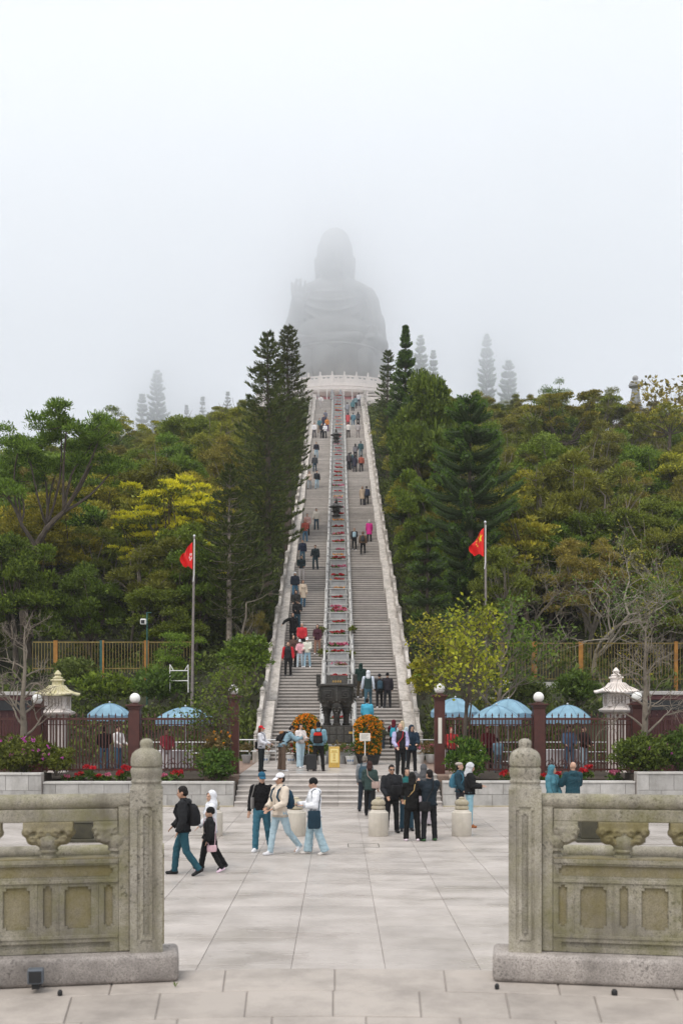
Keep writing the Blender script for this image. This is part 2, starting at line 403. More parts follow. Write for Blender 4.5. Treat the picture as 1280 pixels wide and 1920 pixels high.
for k, (r0, r1, wd, off) in enumerate([(8.86, 9.36, .64, .32), (8.37, 8.86, .465, .225), (7.88, 8.37, .465, .39), (7.38, 7.88, .5, .1), (6.88, 7.38, .5, .3), (6.38, 6.88, .5, 0)]):
    r = (r0 + r1) / 2; nn = 3 if k == 0 else 7
    for i in range(-nn, nn + 1):
        a = (i * wd + off - .02) / r
        paver(r0, r1, a - wd / 2 / r * 1.0, a + wd / 2 / r, AZ, parent=altar, jit=rnd.uniform(-.0015, .0015))
mb = MB(); mb.box(-9, 9, -11, 3.3, AZ - .009, AZ - .003); mb.obj('terrace_floor', M['sill'], altar, loc=(0, -3, -AZ))
# steps going down from the terrace to the plaza
for k in range(11):
    zt = AZ - .155 * (k + 1)
    r0 = 9.38 + .3 * k
    for i in range(-2, 2):
        mb = MB(); a0, a1 = (i * .57 + .03) / r0, (i * .57 + .6) / r0; g = .004 / r0
        pl = [(r0 * math.sin(a), AY + r0 * math.cos(a)) for a in (a0 + g, a1 - g)] + [((r0 + .31) * math.sin(a), AY + (r0 + .31) * math.cos(a)) for a in (a1 - g, a0 + g)]
        mb.prism(pl, max(-.04, zt - .2), zt, 'z'); mb.obj('step_stone', M['sill'], altar, bevel=.005, loc=(0, -3, -AZ))

# ------------------------------------------------------------------ foreground balustrades
def recess_panel(mb, u0, u1, z0, z1, yb, yf, rects, depth, sgn, notch=.018):
    us = sorted({u0, u1} | {r[0] for r in rects} | {r[1] for r in rects}); zs = sorted({z0, z1} | {r[2] for r in rects} | {r[3] for r in rects})
    for a, b in zip(us, us[1:]):
        for c, d in zip(zs, zs[1:]):
            ins = any(r[0] <= a + 1e-6 and b <= r[1] + 1e-6 and r[2] <= c + 1e-6 and d <= r[3] + 1e-6 for r in rects)
            mb.box(*sorted((sgn * a, sgn * b)), yf + (depth if ins else 0), yb, c, d)
    for r in rects:
        nn = min(notch, (r[1] - r[0]) * .28)
        if nn <= 0: continue
        for a, b in ((r[0], r[0] + nn), (r[1] - nn, r[1])):
            for c, d in ((r[2], r[2] + nn), (r[3] - nn, r[3])):
                mb.box(*sorted((sgn * a, sgn * b)), yf + .0015, yf + depth + .002, c, d)
TMP = bpy.data.scenes.new('workbench')
def remesh_obj(mb, name, mat, voxel, smooth=2, extra=None):
    me = mb.mesh('tmp', mat); o = bpy.data.objects.new('tmp', me); TMP.collection.objects.link(o)
    md = o.modifiers.new('r', 'REMESH'); md.mode = 'VOXEL'; md.voxel_size = voxel
    if smooth: s_ = o.modifiers.new('s', 'SMOOTH'); s_.iterations = smooth; s_.factor = .5
    if extra:
        dc = o.modifiers.new('d', 'DECIMATE'); dc.ratio = extra
    vl = TMP.view_layers[0]; vl.update(); dg = vl.depsgraph
    r = bpy.data.meshes.new_from_object(o.evaluated_get(dg)); r.name = name
    bpy.data.objects.remove(o); bpy.data.meshes.remove(me)
    r.polygons.foreach_set('use_smooth', [True] * len(r.polygons))
    if not r.materials: r.materials.append(mat)
    return r
def cloud_bracket(u0, u1, z0, z1, half=0):
    """carved cloud scroll under the rail: rounded lobes and curls"""
    mb = MB(); rr = random.Random(3)
    w_ = u1 - u0; zt = z1
    mb.box(u0, u1, -.045, .045, z1 - .055, z1)
    lob = [(.08, .55, .03), (.2, .85, .036), (.36, .62, .034), (.36, .95, .03), (.5, .72, .04), (.5, 1.0, .034), (.64, .62, .034), (.64, .95, .03), (.8, .85, .036), (.92, .55, .03)]
    for a, d, r in lob:
        if half == 1: a = a * .5 + .5 if False else a
        c = (u0 + a * w_, 0, z1 - d * (z1 - z0) + r * .6)
        mb.sphere(c, (r * (1.2 if half == 0 else .8), .05, r), 12, 8)
    for a, d, r in lob:
        cx, cz = u0 + a * w_, z1 - d * (z1 - z0) + r * .6
        pts = [(cx + rad_ * math.cos(t), -.052, cz + rad_ * math.sin(t)) for t, rad_ in [(k * .55, r * (.75 - .05 * k)) for k in range(11)]]
        mb.tube(pts, .0055, 5)
    return mb
FIN = [(.094, 0), (.094, .008), (.085, .02), (.084, .032), (.09, .04), (.09, .046), (.084, .052), (.083, .062), (.089, .08), (.0925, .1), (.0915, .115), (.086, .123), (.082, .126), (.083, .13), (.0905, .136), (.0915, .155), (.09, .18), (.082, .205), (.066, .222), (.046, .232), (.036, .238), (.0345, .245), (.038, .255), (.0385, .268), (.034, .281), (.02, .291), (.001, .294)]
def balustrade(side, px_post, label, seed):
    D = 6.25; rr = random.Random(seed); sg = side
    root = empty('stone_balustrade', (X(px_post, D), D + .0, AZ), -side * R(9.5), label, 'balustrade')
    zb = .165
    # base slab
    mb = MB(); mb.box(*sorted((sg * -.185, sg * 3.0)), -.15, .15, .0, zb); mb.obj('base_slab', M['granite_base'], root, smooth=True, bevel=.03, bseg=3)
    # end post with recessed rounded strips
    mb = MB(); h = .94; hw = .094
    mb.box(-hw, hw, -hw + .008, hw, zb, zb + h)
    recess_panel(mb, -hw, hw, zb, zb + h, -hw + .0085, -hw, [(-.052, .052, zb + .05, zb + .84)], .0075, 1, .02)
    recess_panel(mb, -.036, .036, zb + .07, zb + .82, -hw + .0085, -hw + .0015, [(-.018, .018, zb + .09, zb + .8)], .006, 1, .01)
    post = mb.obj('post', M['granite_post'], root, bevel=.002)
    mb = MB(); mb.lathe([(r, z + zb + h) for r, z in FIN], (0, 0, 0), 28); f_ = mb.obj('finial', M['granite_post'], post, smooth=True)
    mb = MB(); mb.box(*sorted((sg * 2.705, sg * 2.89)), -hw, hw, zb, zb + h); p2 = mb.obj('post', M['granite_post'], root, bevel=.004)
    mb = MB(); mb.lathe([(r, z + zb + h) for r, z in FIN], (sg * 2.797, 0, 0), 28); mb.obj('finial', M['granite_post'], p2, smooth=True)
    u = hw
    # stile beside the post
    mb = MB(); mb.box(*sorted((sg * (u + .002), sg * (u + .064))), -.055, .06, zb + .004, zb + .83); mb.obj('stile', M['granite'], root, bevel=.004)
    u0, u1 = u + .066, 2.7
    # lower panel
    rects = [(u0 + .03, u1 - .03, zb + .437, zb + .505)]
    xx = u0 + .03; pat = [.05, .15]
    k = 0
    while xx < u1 - .25:
        wd = pat[k % 2]; rects.append((xx, xx + wd, zb + (.148 if k % 2 == 0 else .14), zb + (.392 if k % 2 == 0 else .385)))
        xx += wd + (.072 if k % 2 == 0 else .07); k += 1
    rects.append((u0 + .03, u1 - .03, zb + .03, zb + .062))
    mb = MB(); recess_panel(mb, u0, u1, zb + .004, zb + .54, .05, -.05, rects, .014, sg)
    pan = mb.obj('carved_panel', M['granite'], root)
    mb = MB(); mb.box(*sorted((sg * u0, sg * u1)), -.058, -.0505, zb + .405, zb + .425); mb.box(*sorted((sg * u0, sg * u1)), -.056, -.0505, zb + .515, zb + .538)
    mb.box(*sorted((sg * u0, sg * u1)), -.055, -.0505, zb + .085, zb + .105)
    # uprights between the sunk fields
    xs = [r for r in rects[1:-1]]
    for a, b_ in zip(xs, xs[1:]):
        c = (a[1] + b_[0]) / 2; mb.box(*sorted((sg * (c - .004), sg * (c + .004))), -.0545, -.0505, zb + .1055, zb + .4045)
    mb.obj('moulding', M['granite'], pan, bevel=.002)
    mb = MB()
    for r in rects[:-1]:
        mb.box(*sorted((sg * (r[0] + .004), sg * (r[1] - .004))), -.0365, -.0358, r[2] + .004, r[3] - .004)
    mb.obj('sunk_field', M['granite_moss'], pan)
    mb = MB(); mb.box(*sorted((sg * u0, sg * u1)), -.05, .05, zb + .5405, zb + .549); mb.obj('moss', M['granite_moss'], pan)
    # top rail: rounded handrail over a flat board
    mb = MB(); mb.tube([(sg * (u + .003), 0, zb + .868), (sg * 2.7, 0, zb + .868)], .047, 16); mb.obj('handrail', M['granite'], root, smooth=True)
    mb = MB(); mb.box(*sorted((sg * (u + .066), sg * 2.7)), -.04, .04, zb + .755, zb + .829); mb.obj('rail_board', M['granite'], root, bevel=.006)
    mb = MB(); mb.box(*sorted((sg * (u + .002), sg * (u + .066))), -.05, .05, zb + .8305, zb + .84); mb.obj('rail_board', M['granite'], root)
    # cloud brackets and vase balusters
    cx = u + .066 + .395
    br = cloud_bracket(-.14, .14, -.145, 0); brm = remesh_obj(br, 'cloud_bracket', M['granite_moss'], .007, 2, .5)
    bh = cloud_bracket(-.0, .14, -.13, 0, 1); bhm = remesh_obj(bh, 'cloud_bracket', M['granite'], .007, 2, .5)
    VP = [(.05, 0), (.05, .012), (.04, .02), (.04, .03), (.056, .036), (.056, .045), (.05, .05), (.061, .07), (.067, .095), (.062, .118), (.052, .13), (.054, .138), (.054, .15)]
    mbv = MB(); mbv.lathe([(r, z) for r, z in VP], (0, 0, 0), 20); vm = mbv.mesh('vase_baluster', M['granite'], smooth=True)
    o = meshobj('cloud_bracket', bhm, root, (sg * (u + .067), 0, zb + .757), (0, 0, 0)); o.scale = (sg, 1, 1)
    mbv = MB(); mbv.lathe([(r * .95, z) for r, z in VP], (0, 0, 0), 20); meshobj('vase_baluster', vm, root, (sg * (u + .072), 0, zb + .549))
    n = 0
    while cx < 2.6:
        meshobj('cloud_bracket', brm, root, (sg * cx, 0, zb + .757)); meshobj('vase_baluster', vm, root, (sg * cx, 0, zb + .549)); cx += .4; n += 1
    return root
balustrade(-1, 275, 'mossy carved stone balustrade left of the gap, its slab carrying a small lamp box', 1)
balustrade(1, 983.5, 'mossy carved stone balustrade right of the gap, two teal-clad people beyond it', 2)
# coping of the lower tier seen through the openings
for sg, lb in ((-1, 'mossy stone coping of the tier below, seen through the left balustrade openings'), (1, 'mossy stone coping of the tier below, seen through the right balustrade openings')):
    root = empty('lower_coping', (sg * 1.3, 7.35, 0), -sg * R(9.5), lb, 'stone coping')
    mb = MB(); mb.tube([(sg * -.1, 0, 2.36), (sg * 3, 0, 2.36)], .05, 14); mb.obj('handrail', M['granite'], root, smooth=True)
    mb = MB(); mb.box(*sorted((sg * -.1, sg * 3)), -.04, .06, .0, 2.312); mb.obj('parapet', M['granite_moss'], root)
# small lamp box on the left slab, spouts
p = P(77, 1832, 6.0)
root = empty('lamp_box', (p.x, 5.9, 1.825), R(9), 'small blue-grey floodlight box on the side of the stone slab', 'floodlight')
mb = MB(); mb.box(-.043, .043, -.03, .03, 0, .083); mb.obj('housing', M['lampbox'], root, bevel=.008, bseg=2)
mb = MB(); mb.box(-.034, .034, -.033, -.0305, .01, .072); mb.obj('lens', M['glass'], root)
mb = MB(); mb.box(-.02, .02, -.015, .1, -.03, -.001); mb.obj('bracket', M['dark'], root)
for px, py, s, lb in ((113, 1861, .013, 'black drain spout stub in the terrace floor below the lamp box'), (1151, 1860, .016, 'black drain spout stub in the floor below the right balustrade slab'), (931, 1849, .012, 'black stub at the rounded corner of the right balustrade slab')):
    D = (CZ - AZ) * 2000 / (py + 6 - HY)
    mb = MB(); mb.lathe([(s, 0), (s * 1.1, .01), (s, .022), (s * .6, .03)], (0, 0, 0), 12)
    tag(mb.obj('drain_spout', M['dark'], loc=(X(px, D), D, AZ + .002)), lb, 'drain spout')
D = 6.02
mb = MB()
for k in range(4):
    a = k * 1.7; mb.add([(0, 0, 0), (.012 * math.cos(a), .012 * math.sin(a), .02), (.02 * math.cos(a + .5), .02 * math.sin(a + .5), .03), (.01 * math.cos(a + 1), .01 * math.sin(a + 1), .018)], [(0, 1, 2, 3)])
tag(mb.obj('weed', L['fresh'], loc=(X(329, D), D, AZ + .002)), 'tiny green weed growing at the corner of the left slab', 'weed')
# dark boxes on the plaza seen through the balustrades
for x0, x1, y0, y1, px0, px1, lb in ((108, 177, 1547, 1576, 66, 192, 'dark olive metal box on a flat plate beyond the left balustrade'), (1085, 1190, 1538, 1575, 1069, 1195, 'dark olive metal box on a flat plate beyond the right balustrade')):
    D = 26.3; root = empty('metal_box', (X((x0 + x1) / 2, D), D, 0.003), 0, lb, 'metal box')
    wd = (x1 - x0) * D / F
    mb = MB(); mb.box(-wd / 2, wd / 2, -.25, .25, .075, .075 + (y1 - y0) * D / F); mb.obj('box_body', M['darkbox'], root, bevel=.01)
    wp = (px1 - px0) * D / F
    mb = MB(); mb.box(-wp / 2, wp / 2, -.4, .4, 0, .074); mb.obj('base_plate', M['darkbox'], root, bevel=.005)
    mb = MB(); mb.box(-wd / 2 - .02, wd / 2 + .02, -.27, .27, .076 + (y1 - y0) * D / F, .1 + (y1 - y0) * D / F); mb.obj('lid', M['darkbox'], root, bevel=.005)

# ------------------------------------------------------------------ bollards
bp = [(.24, 0), (.24, .5), (.235, .515)]
for k, (px, fy, lb) in enumerate([(399, 1571, 'pale stone bollard with lotus bud behind the walking child'), (555, 1571, 'pale stone bollard with lotus bud between the man with white cap and the white hoodie'), (709, 1567, 'pale stone bollard with lotus bud beside the man in sunglasses'), (865, 1566, 'pale stone bollard with lotus bud before the grey-hooded phone user'), (244, 1569, 'pale stone bollard behind the left gate post'), (1020, 1567, 'pale stone bollard behind the right balustrade')]):
    D = 27.3; root = empty('stone_bollard', (X(px, D), D, 0.002), rnd.uniform(0, 6), lb, 'bollard', 'stone bollards across the plaza')
    mb = MB(); mb.lathe([(.25, 0), (.255, .01), (.255, .575), (.25, .6), (.215, .615), (.21, .63), (.185, .655), (.175, .67)], (0, 0, 0), 28); mb.obj('drum', M['bollard'], root, smooth=True)
    mb = MB(); mb.lathe([(.15, .67), (.178, .69), (.182, .72), (.175, .75), (.16, .765), (.15, .775)], (0, 0, 0), 24); mb.obj('ring', M['bollard_cap'], root, smooth=True)
    mb = MB(); n = 24; prof = [(.15, .775), (.178, .81), (.178, .85), (.155, .895), (.11, .925), (.075, .935), (.078, .95), (.07, .975), (.04, .99), (.002, .995)]
    vs = []; sg_ = 48
    for r, z in prof:
        for a in range(sg_):
            t = 2 * math.pi * a / sg_; fl = 1 + (.05 * abs(math.sin(4 * t)) - .02) * (1 if .78 < z < .93 else 0)
            vs.append((r * fl * math.cos(t), r * fl * math.sin(t), z))
    mb.add(vs, [(i * sg_ + a, i * sg_ + (a + 1) % sg_, (i + 1) * sg_ + (a + 1) % sg_, (i + 1) * sg_ + a) for i in range(len(prof) - 1) for a in range(sg_)])
    mb.obj('bud_cap', M['bollard_cap'], root, smooth=True)

# ------------------------------------------------------------------ lower steps and platform
PZ = .93
steps = empty('plaza_steps', (0, 35.1, 0), label='broad flight of six grey stone steps from the plaza to the platform', cat='steps')
PX0, PX1 = -3.42, 3.42
for k in range(6):
    for i in range(4):
        x0 = PX0 + (PX1 - PX0) * i / 4 + .003; x1 = PX0 + (PX1 - PX0) * (i + 1) / 4 - .003
        y0 = 35.1 + .36 * k; z1 = .155 * (k + 1)
        mb = MB(); mb.box(x0, x1, y0 + .035, y0 + .5, z1 - .156, z1 - .05); mb.box(x0, x1, y0, y0 + .5, z1 - .0495, z1)
        mb.obj('step_stone', M['step'], steps, loc=(0, -35.1, 0), bevel=.006)
plat = empty('platform', (0, 37, PZ), kind='structure')
mb = MB(); mb.box(PX0, PX1, 37.1, 47.2, .0, PZ - .014); mb.obj('platform_base', M['joint'], plat, loc=(0, -37, -PZ))
for j in range(7):
    for i in range(5):
        mb = MB(); x0 = PX0 + 6.84 * i / 5; y0 = 37.41 + 1.35 * j
        mb.box(x0 + .005, x0 + 6.84 / 5 - .005, y0 + .005, y0 + 1.345, PZ - .0135, PZ); mb.obj('paving_slab', M['slab'], plat, bevel=.004, loc=(0, -37, -PZ))
for sg in (-1, 1):
    mb = MB(); mb.box(*sorted((sg * 3.425, sg * 4.6)), 36.6, 47.2, 0, PZ - .04); tag(mb.obj('gravel_strip', M['gravel']), kind='structure')
    mb = MB(); mb.box(*sorted((sg * 4.605, sg * 30)), 36.5, 50, -.02, PZ - .12); tag(mb.obj('planting_bed', M['soil']), kind='structure')

# ------------------------------------------------------------------ retaining walls with planting beds
def wall(x0, x1, y, z0, z1, label, courses=2, thick=.35, ang=0):
    root = empty('retaining_wall', ((x0 + x1) / 2, y, 0), 0, label, 'stone wall'); cx = (x0 + x1) / 2
    mb = MB(); mb.box(x0 - cx, x1 - cx, .03, thick, z0, z1 - .07); mb.obj('wall_core', M['joint'], root)
    ch = (z1 - .07 - z0) / courses
    for c in range(courses):
        x = x0 - (.4 if c % 2 else 0)
        while x < x1 - .05:
            wd = .8 * rnd.uniform(.94, 1.06); a, b_ = max(x, x0), min(x + wd, x1)
            if b_ - a > .06:
                mb = MB(); d = rnd.uniform(0, .008); mb.box(a - cx + .005, b_ - cx - .005, -d, .0295, z0 + c * ch + .005, z0 + (c + 1) * ch - .005)
                mb.obj('block', M['block'], root, bevel=.006)
            x += wd
    x = x0
    while x < x1 - .05:
        b_ = min(x + 1.6, x1); mb = MB(); mb.box(x - cx + .003, b_ - cx - .003, -.035, thick + .02, z1 - .0695, z1); mb.obj('coping_stone', M['coping'], root, bevel=.012, bseg=2); x += 1.6
    return root
wall(-9.75, -3.45, 35.25, 0, .8, 'grey block retaining wall to the left of the plaza steps')
wall(3.45, 9.8, 35.25, 0, .82, 'grey block retaining wall to the right of the plaza steps')
wall(-20, -9.76, 35.1, 0, 1.1, 'taller grey block wall carrying the pink azalea bushes')
wall(9.81, 20, 35.1, 0, 1.13, 'taller grey block wall at the right under the green bushes')
for sg in (-1, 1):
    mb = MB(); mb.box(*sorted((sg * 3.45, sg * 9.78)), 35.62, 36.49, 0, .72); tag(mb.obj('planting_bed', M['soil']), kind='structure')
    mb = MB(); mb.box(*sorted((sg * 9.79, sg * 20)), 35.47, 36.485, 0, 1.02); tag(mb.obj('planting_bed', M['soil']), kind='structure')
    mb = MB(); mb.box(*sorted((sg * 3.43, sg * 20)), 34.93, 35.05, 0, .035); tag(mb.obj('kerb_strip', M['bollard_cap']), kind='structure')

# ------------------------------------------------------------------ the great stairs
RISE, RUN, LAND = .16, .29, 1.4
flights = [14] + [15] * 7 + [25] * 5 + [24]
SY, SZ = 46.0, PZ
nose = []            # (y, z) nose line; corners of flights
tread = []           # (y of nosing, top z, tread depth, landing?)
y, z = SY, SZ
FL = []
for fi, n in enumerate(flights):
    ya, za = y, z
    for k in range(n):
        last = k == n - 1
        d = RUN + (LAND if last and fi < len(flights) - 1 else 0)
        z += RISE; tread.append((y, z, d, last)); y += d
    FL.append((ya, za, ya + RUN * (n - 1), z, y))     # start, top nosing, end of the landing
TOPY, TOPZ = y, z
def stair_z(yy):
    if yy < SY: return SZ
    r = SZ
    for (a, zz, d, l) in tread:
        if a <= yy: r = zz
        else: break
    return r
def stair_line(yy):
    if yy <= SY: return SZ
    for (ya, za, yb, zb, ye) in FL:
        if yy <= yb: return za + (zb - za) * (yy - ya) / (yb - ya)
        if yy <= ye: return zb
    return TOPZ
def foot_on_stair(py):
    """depth and height on the stairs of the tread whose picture height is py"""
    best = None
    for (a, zz, d, l) in tread:
        for t in ((.15,) if not l else (.2, .7, 1.2)):
            D = a + t; e = abs(HY - (zz - CZ) * F / D - py)
            if best is None or e < best[0]: best = (e, D, zz)
    return best[1], best[2]
stairs = empty('great_staircase', (0, SY, SZ), label='long straight flight of grey stone steps climbing to the statue terrace', cat='staircase')
SW = 2.95
cache = {}
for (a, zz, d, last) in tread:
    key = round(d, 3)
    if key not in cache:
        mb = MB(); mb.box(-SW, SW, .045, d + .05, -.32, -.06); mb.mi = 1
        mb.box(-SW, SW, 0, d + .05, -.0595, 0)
        cache[key] = mb.mesh('step', [M['riser_shade'], M['step']])  # front faces get the darkened stone, so nosing shadow is in the colour
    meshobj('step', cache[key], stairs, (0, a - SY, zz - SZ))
# side balustrades: sloped plinth, panel, rail, posts with caps
def sloped(mb, x0, x1, pts, h0, h1, o=0):
    for (ya, za), (yb, zb) in zip(pts, pts[1:]):
        mb.prism([(ya, za + h0), (yb, zb + h0), (yb, zb + h1), (ya, za + h1)], x0, x1, 'x')
mbp = MB(); mbp.box(-.11, .11, -.11, .11, -1.2, .98)
post_me = mbp.mesh('post', M['pale'], bevel=.01)
mbp = MB(); mbp.lathe([(.12, .98), (.13, 1.0), (.13, 1.04), (.09, 1.06), (.115, 1.11), (.115, 1.17), (.07, 1.24), (.02, 1.28), (.001, 1.285)], (0, 0, 0), 12)
cap_me = mbp.mesh('post_cap', M['pale'], smooth=True)
for sg, lb in ((-1, 'pale stone balustrade running up the left side of the great stairs'), (1, 'pale stone balustrade running up the right side of the great stairs')):
    root = empty('stair_balustrade', (sg * 3.3, SY - .6, SZ), 0, lb, 'balustrade')
    for fi, (ya, za, yb, zb, ye) in enumerate(FL):
        o_ = (-sg * 3.3, -(SY - .6), -SZ)
        y0 = ya - .25; z0 = za
        if fi == 0: y0 = ya - .55
        segs = [(y0, za), (yb, zb), (ye - .26, zb)]
        mb = MB(); sloped(mb, *sorted((sg * 2.953, sg * 3.36)), segs, -1.6, .34); mb.obj('plinth', M['pale'], root, loc=o_)
        mb = MB(); sloped(mb, *sorted((sg * 3.365, sg * 3.62)), segs, -2.2, .3); mb.obj('footing', M['pale'], root, loc=o_)
        # newel block at the foot of each flight
        mb = MB(); mb.box(*sorted((sg * 2.951, sg * 3.63)), y0 - .3, y0 - .002, za - 1.8, za + .42); mb.obj('newel_block', M['pale'], root, loc=o_, bevel=.015)
        mb = MB(); sloped(mb, *sorted((sg * 3.44, sg * 3.54)), segs, .302, .66); mb.obj('panel', M['pale'], root, loc=o_)
        mb = MB(); sloped(mb, *sorted((sg * 3.41, sg * 3.57)), segs, .78, .9); mb.obj('handrail', M['pale'], root, loc=o_)
        yy = y0 + .12
        n = 0
        L_ = (ye - .26) - y0; cnt = max(3, round(L_ / 1.5))
        for k in range(cnt):
            t = y0 + .12 + (L_ - .24) * k / (cnt - 1)
            zz = za + (zb - za) * min(1, (t - y0) / (yb - y0))
            p_ = meshobj('post', post_me, root, (sg * 3.49 + o_[0], t + o_[1], zz + o_[2]))
            meshobj('post_cap', cap_me, p_)
            if k < cnt - 1:   # small vase under the rail, mid bay
                t2 = t + (L_ - .24) / (cnt - 1) / 2; z2 = za + (zb - za) * min(1, (t2 - y0) / (yb - y0))
                mb = MB(); mb.box(sg * 3.49 - .05, sg * 3.49 + .05, t2 - .08, t2 + .08, z2 + .6, z2 + .8); mb.obj('vase_baluster', M['pale'], root, loc=o_)
# centre strip of flower troughs with grey side rails
strip = empty('trough_cascade', (0, SY + 1.0, SZ), label='cascade of grey stone flower troughs up the middle of the great stairs', cat='flower troughs')
TR = []
yy = SY + 1.6; spacing = 1.22
o_ = (0, -(SY + 1.0), -SZ)
mb = MB(); mb.box(-.56, .56, 0, spacing - .004, -1.0, -.18)
mb.box(-.56, .56, 0, .09, -.18, .2); mb.box(-.56, .56, spacing - .1, spacing - .02, -.18, .2); mb.box(-.56, -.47, .0905, spacing - .11, -.18, .2); mb.box(.47, .56, .0905, spacing - .11, -.18, .2)
tr_me = mb.mesh('trough', M['trough'], bevel=.008)
mb = MB(); mb.box(-.6, .6, -.04, .13, .2005, .26); mb.box(-.6, .6, -.02, -.001, -.2, -.1); mb.box(-.52, -.44, -.025, -.001, -.09, .19); mb.box(.44, .52, -.025, -.001, -.09, .19)
trim_me = mb.mesh('trough_rim', M['rail_grey'], bevel=.006)
mb = MB(); mb.box(-.465, .465, .095, spacing - .115, -.17, .12); ts_me = mb.mesh('soil', M['soil'])
while yy < TOPY - 1.5:
    zz = stair_line(yy) + .55
    TR.append((yy, zz))
    q = meshobj('trough', tr_me, strip, (0, yy + o_[1], zz + o_[2])); meshobj('trough_rim', trim_me, q); meshobj('soil', ts_me, q)
    yy += spacing
for sg in (-1, 1):
    for (ya, za, yb, zb, ye) in FL:
        y0 = ya + (1.2 if ya == SY else .05); segs = [(y0, za + (zb - za) * (y0 - ya) / (yb - ya)), (yb, zb), (ye, zb)]
        mb = MB(); sloped(mb, *sorted((sg * .62, sg * .84)), segs, -.5, .28); mb.obj('side_curb', M['rail_grey'], strip, loc=o_)
        mb = MB(); sloped(mb, *sorted((sg * .68, sg * .76)), segs, .78, .86); mb.obj('side_rail', M['rail_grey'], strip, loc=o_)
        mb = MB(); sloped(mb, *sorted((sg * .7, sg * .74)), segs, .48, .53); mb.obj('side_rail', M['rail_grey'], strip, loc=o_)
        L_ = ye - y0; cnt = max(2, round(L_ / 1.25))
        for k in range(cnt):
            t = y0 + L_ * (k + .1) / cnt; zz = za + (zb - za) * min(1, (t - ya) / (yb - ya))
            mb = MB(); mb.box(sg * .72 - .06, sg * .72 + .06, t - .06, t + .06, zz + .281, zz + .98); mb.obj('rail_post', M['rail_grey'], strip, loc=o_)

# ------------------------------------------------------------------ terrain
def hill(x, y):
    s = stair_line(y)
    if y > TOPY: s = TOPZ + min(2.5, (y - TOPY) * .25)
    if y > 192: s -= (y - 192) * .35
    ax = abs(x)
    if x < 0: f = 1 - .5 * min(1, max(0, ax - 6) / 62) ** .9
    else: f = 1 - .3 * min(1, max(0, ax - 6) / 62)
    t = min(1, max(0, (y - SY) / 10))
    zz = (PZ - .15) + (s - PZ) * f - .25
    if ax < 3.7: zz = s - 1.9
    elif ax < 6: zz = min(zz, s - .6 - .25 * (ax - 3.7))
    zz += (noise.noise(Vector((x * .07, y * .07, 0))) * 2.2 + noise.noise(Vector((x * .25, y * .25, 3))) * .5) * min(1, max(0, ax - 5) / 8) * t
    return zz
nx, ny = 121, 131
xs = np.linspace(-130, 130, nx); xs = np.sign(xs) * (np.abs(xs) / 130) ** 1.5 * 130
ys = np.linspace(SY - .5, 250, ny)
V = [(x, y, hill(x, y)) for y in ys for x in xs]
Fq = [(j * nx + i, j * nx + i + 1, (j + 1) * nx + i + 1, (j + 1) * nx + i) for j in range(ny - 1) for i in range(nx - 1)]
tag(meshobj('hill', np_mesh('hill', V, Fq, M['forest_floor'], True)), kind='structure')

# ------------------------------------------------------------------ statue terrace
TR_R, TCY = 12.0, TOPY + 7 + 12.0
DZ = 48.3
ter = empty('statue_terrace', (0, TCY, TOPZ), label='round pale stone terrace with balustrade under the great statue', cat='terrace')
o_ = (0, -TCY, -TOPZ)
mb = MB(); mb.lathe([(TR_R - 2.2, -3), (TR_R - 2.2, 3.1), (TR_R + .0, 3.25), (TR_R + .25, 3.5), (TR_R + .25, 3.8), (TR_R, 3.9), (TR_R, 4.5)], (0, 0, 0), 72); mb.obj('drum_wall', M['terrace'], ter, smooth=True)
mb = MB(); mb.lathe([(TR_R + .02, 3.95), (TR_R + .12, 4.0), (TR_R + .12, 4.1), (TR_R + .02, 4.15)], (0, 0, 0), 72); mb.obj('cornice', M['terrace'], ter, smooth=True)
nb = 44
for k in range(nb):
    a = 2 * math.pi * k / nb + .5 * 2 * math.pi / nb
    if math.sin(a) > .35: continue
    T = Matrix.Rotation(a + math.pi / 2, 4, 'Z')
    c = Vector((math.cos(a) * (TR_R - .1), math.sin(a) * (TR_R - .1), 4.5))
    mb = MB(); mb.box(-.11, .11, -.11, .11, 0, 1.3); mb.lathe([(.12, 1.3), (.13, 1.38), (.1, 1.5), (.02, 1.6)], (0, 0, 0), 10)
    mb.obj('post', M['terrace'], ter, loc=c, rot=(0, 0, a + math.pi / 2))
    a2 = a + math.pi / nb; c2 = Vector((math.cos(a2) * (TR_R - .11), math.sin(a2) * (TR_R - .11), 4.5)); L_ = math.pi * (TR_R - .1) / nb - .1
    mb = MB(); mb.box(-L_, L_, -.07, .07, 0, .55); mb.box(-L_, L_, -.08, .08, .78, 1.0); mb.box(-L_, -L_ + .25, -.06, .06, .5505, .7795); mb.box(L_ - .25, L_, -.06, .06, .5505, .7795); mb.box(-.12, .12, -.06, .06, .5505, .7795)
    mb.obj('rail_panel', M['terrace'], ter, loc=c2, rot=(0, 0, a2 + math.pi / 2))
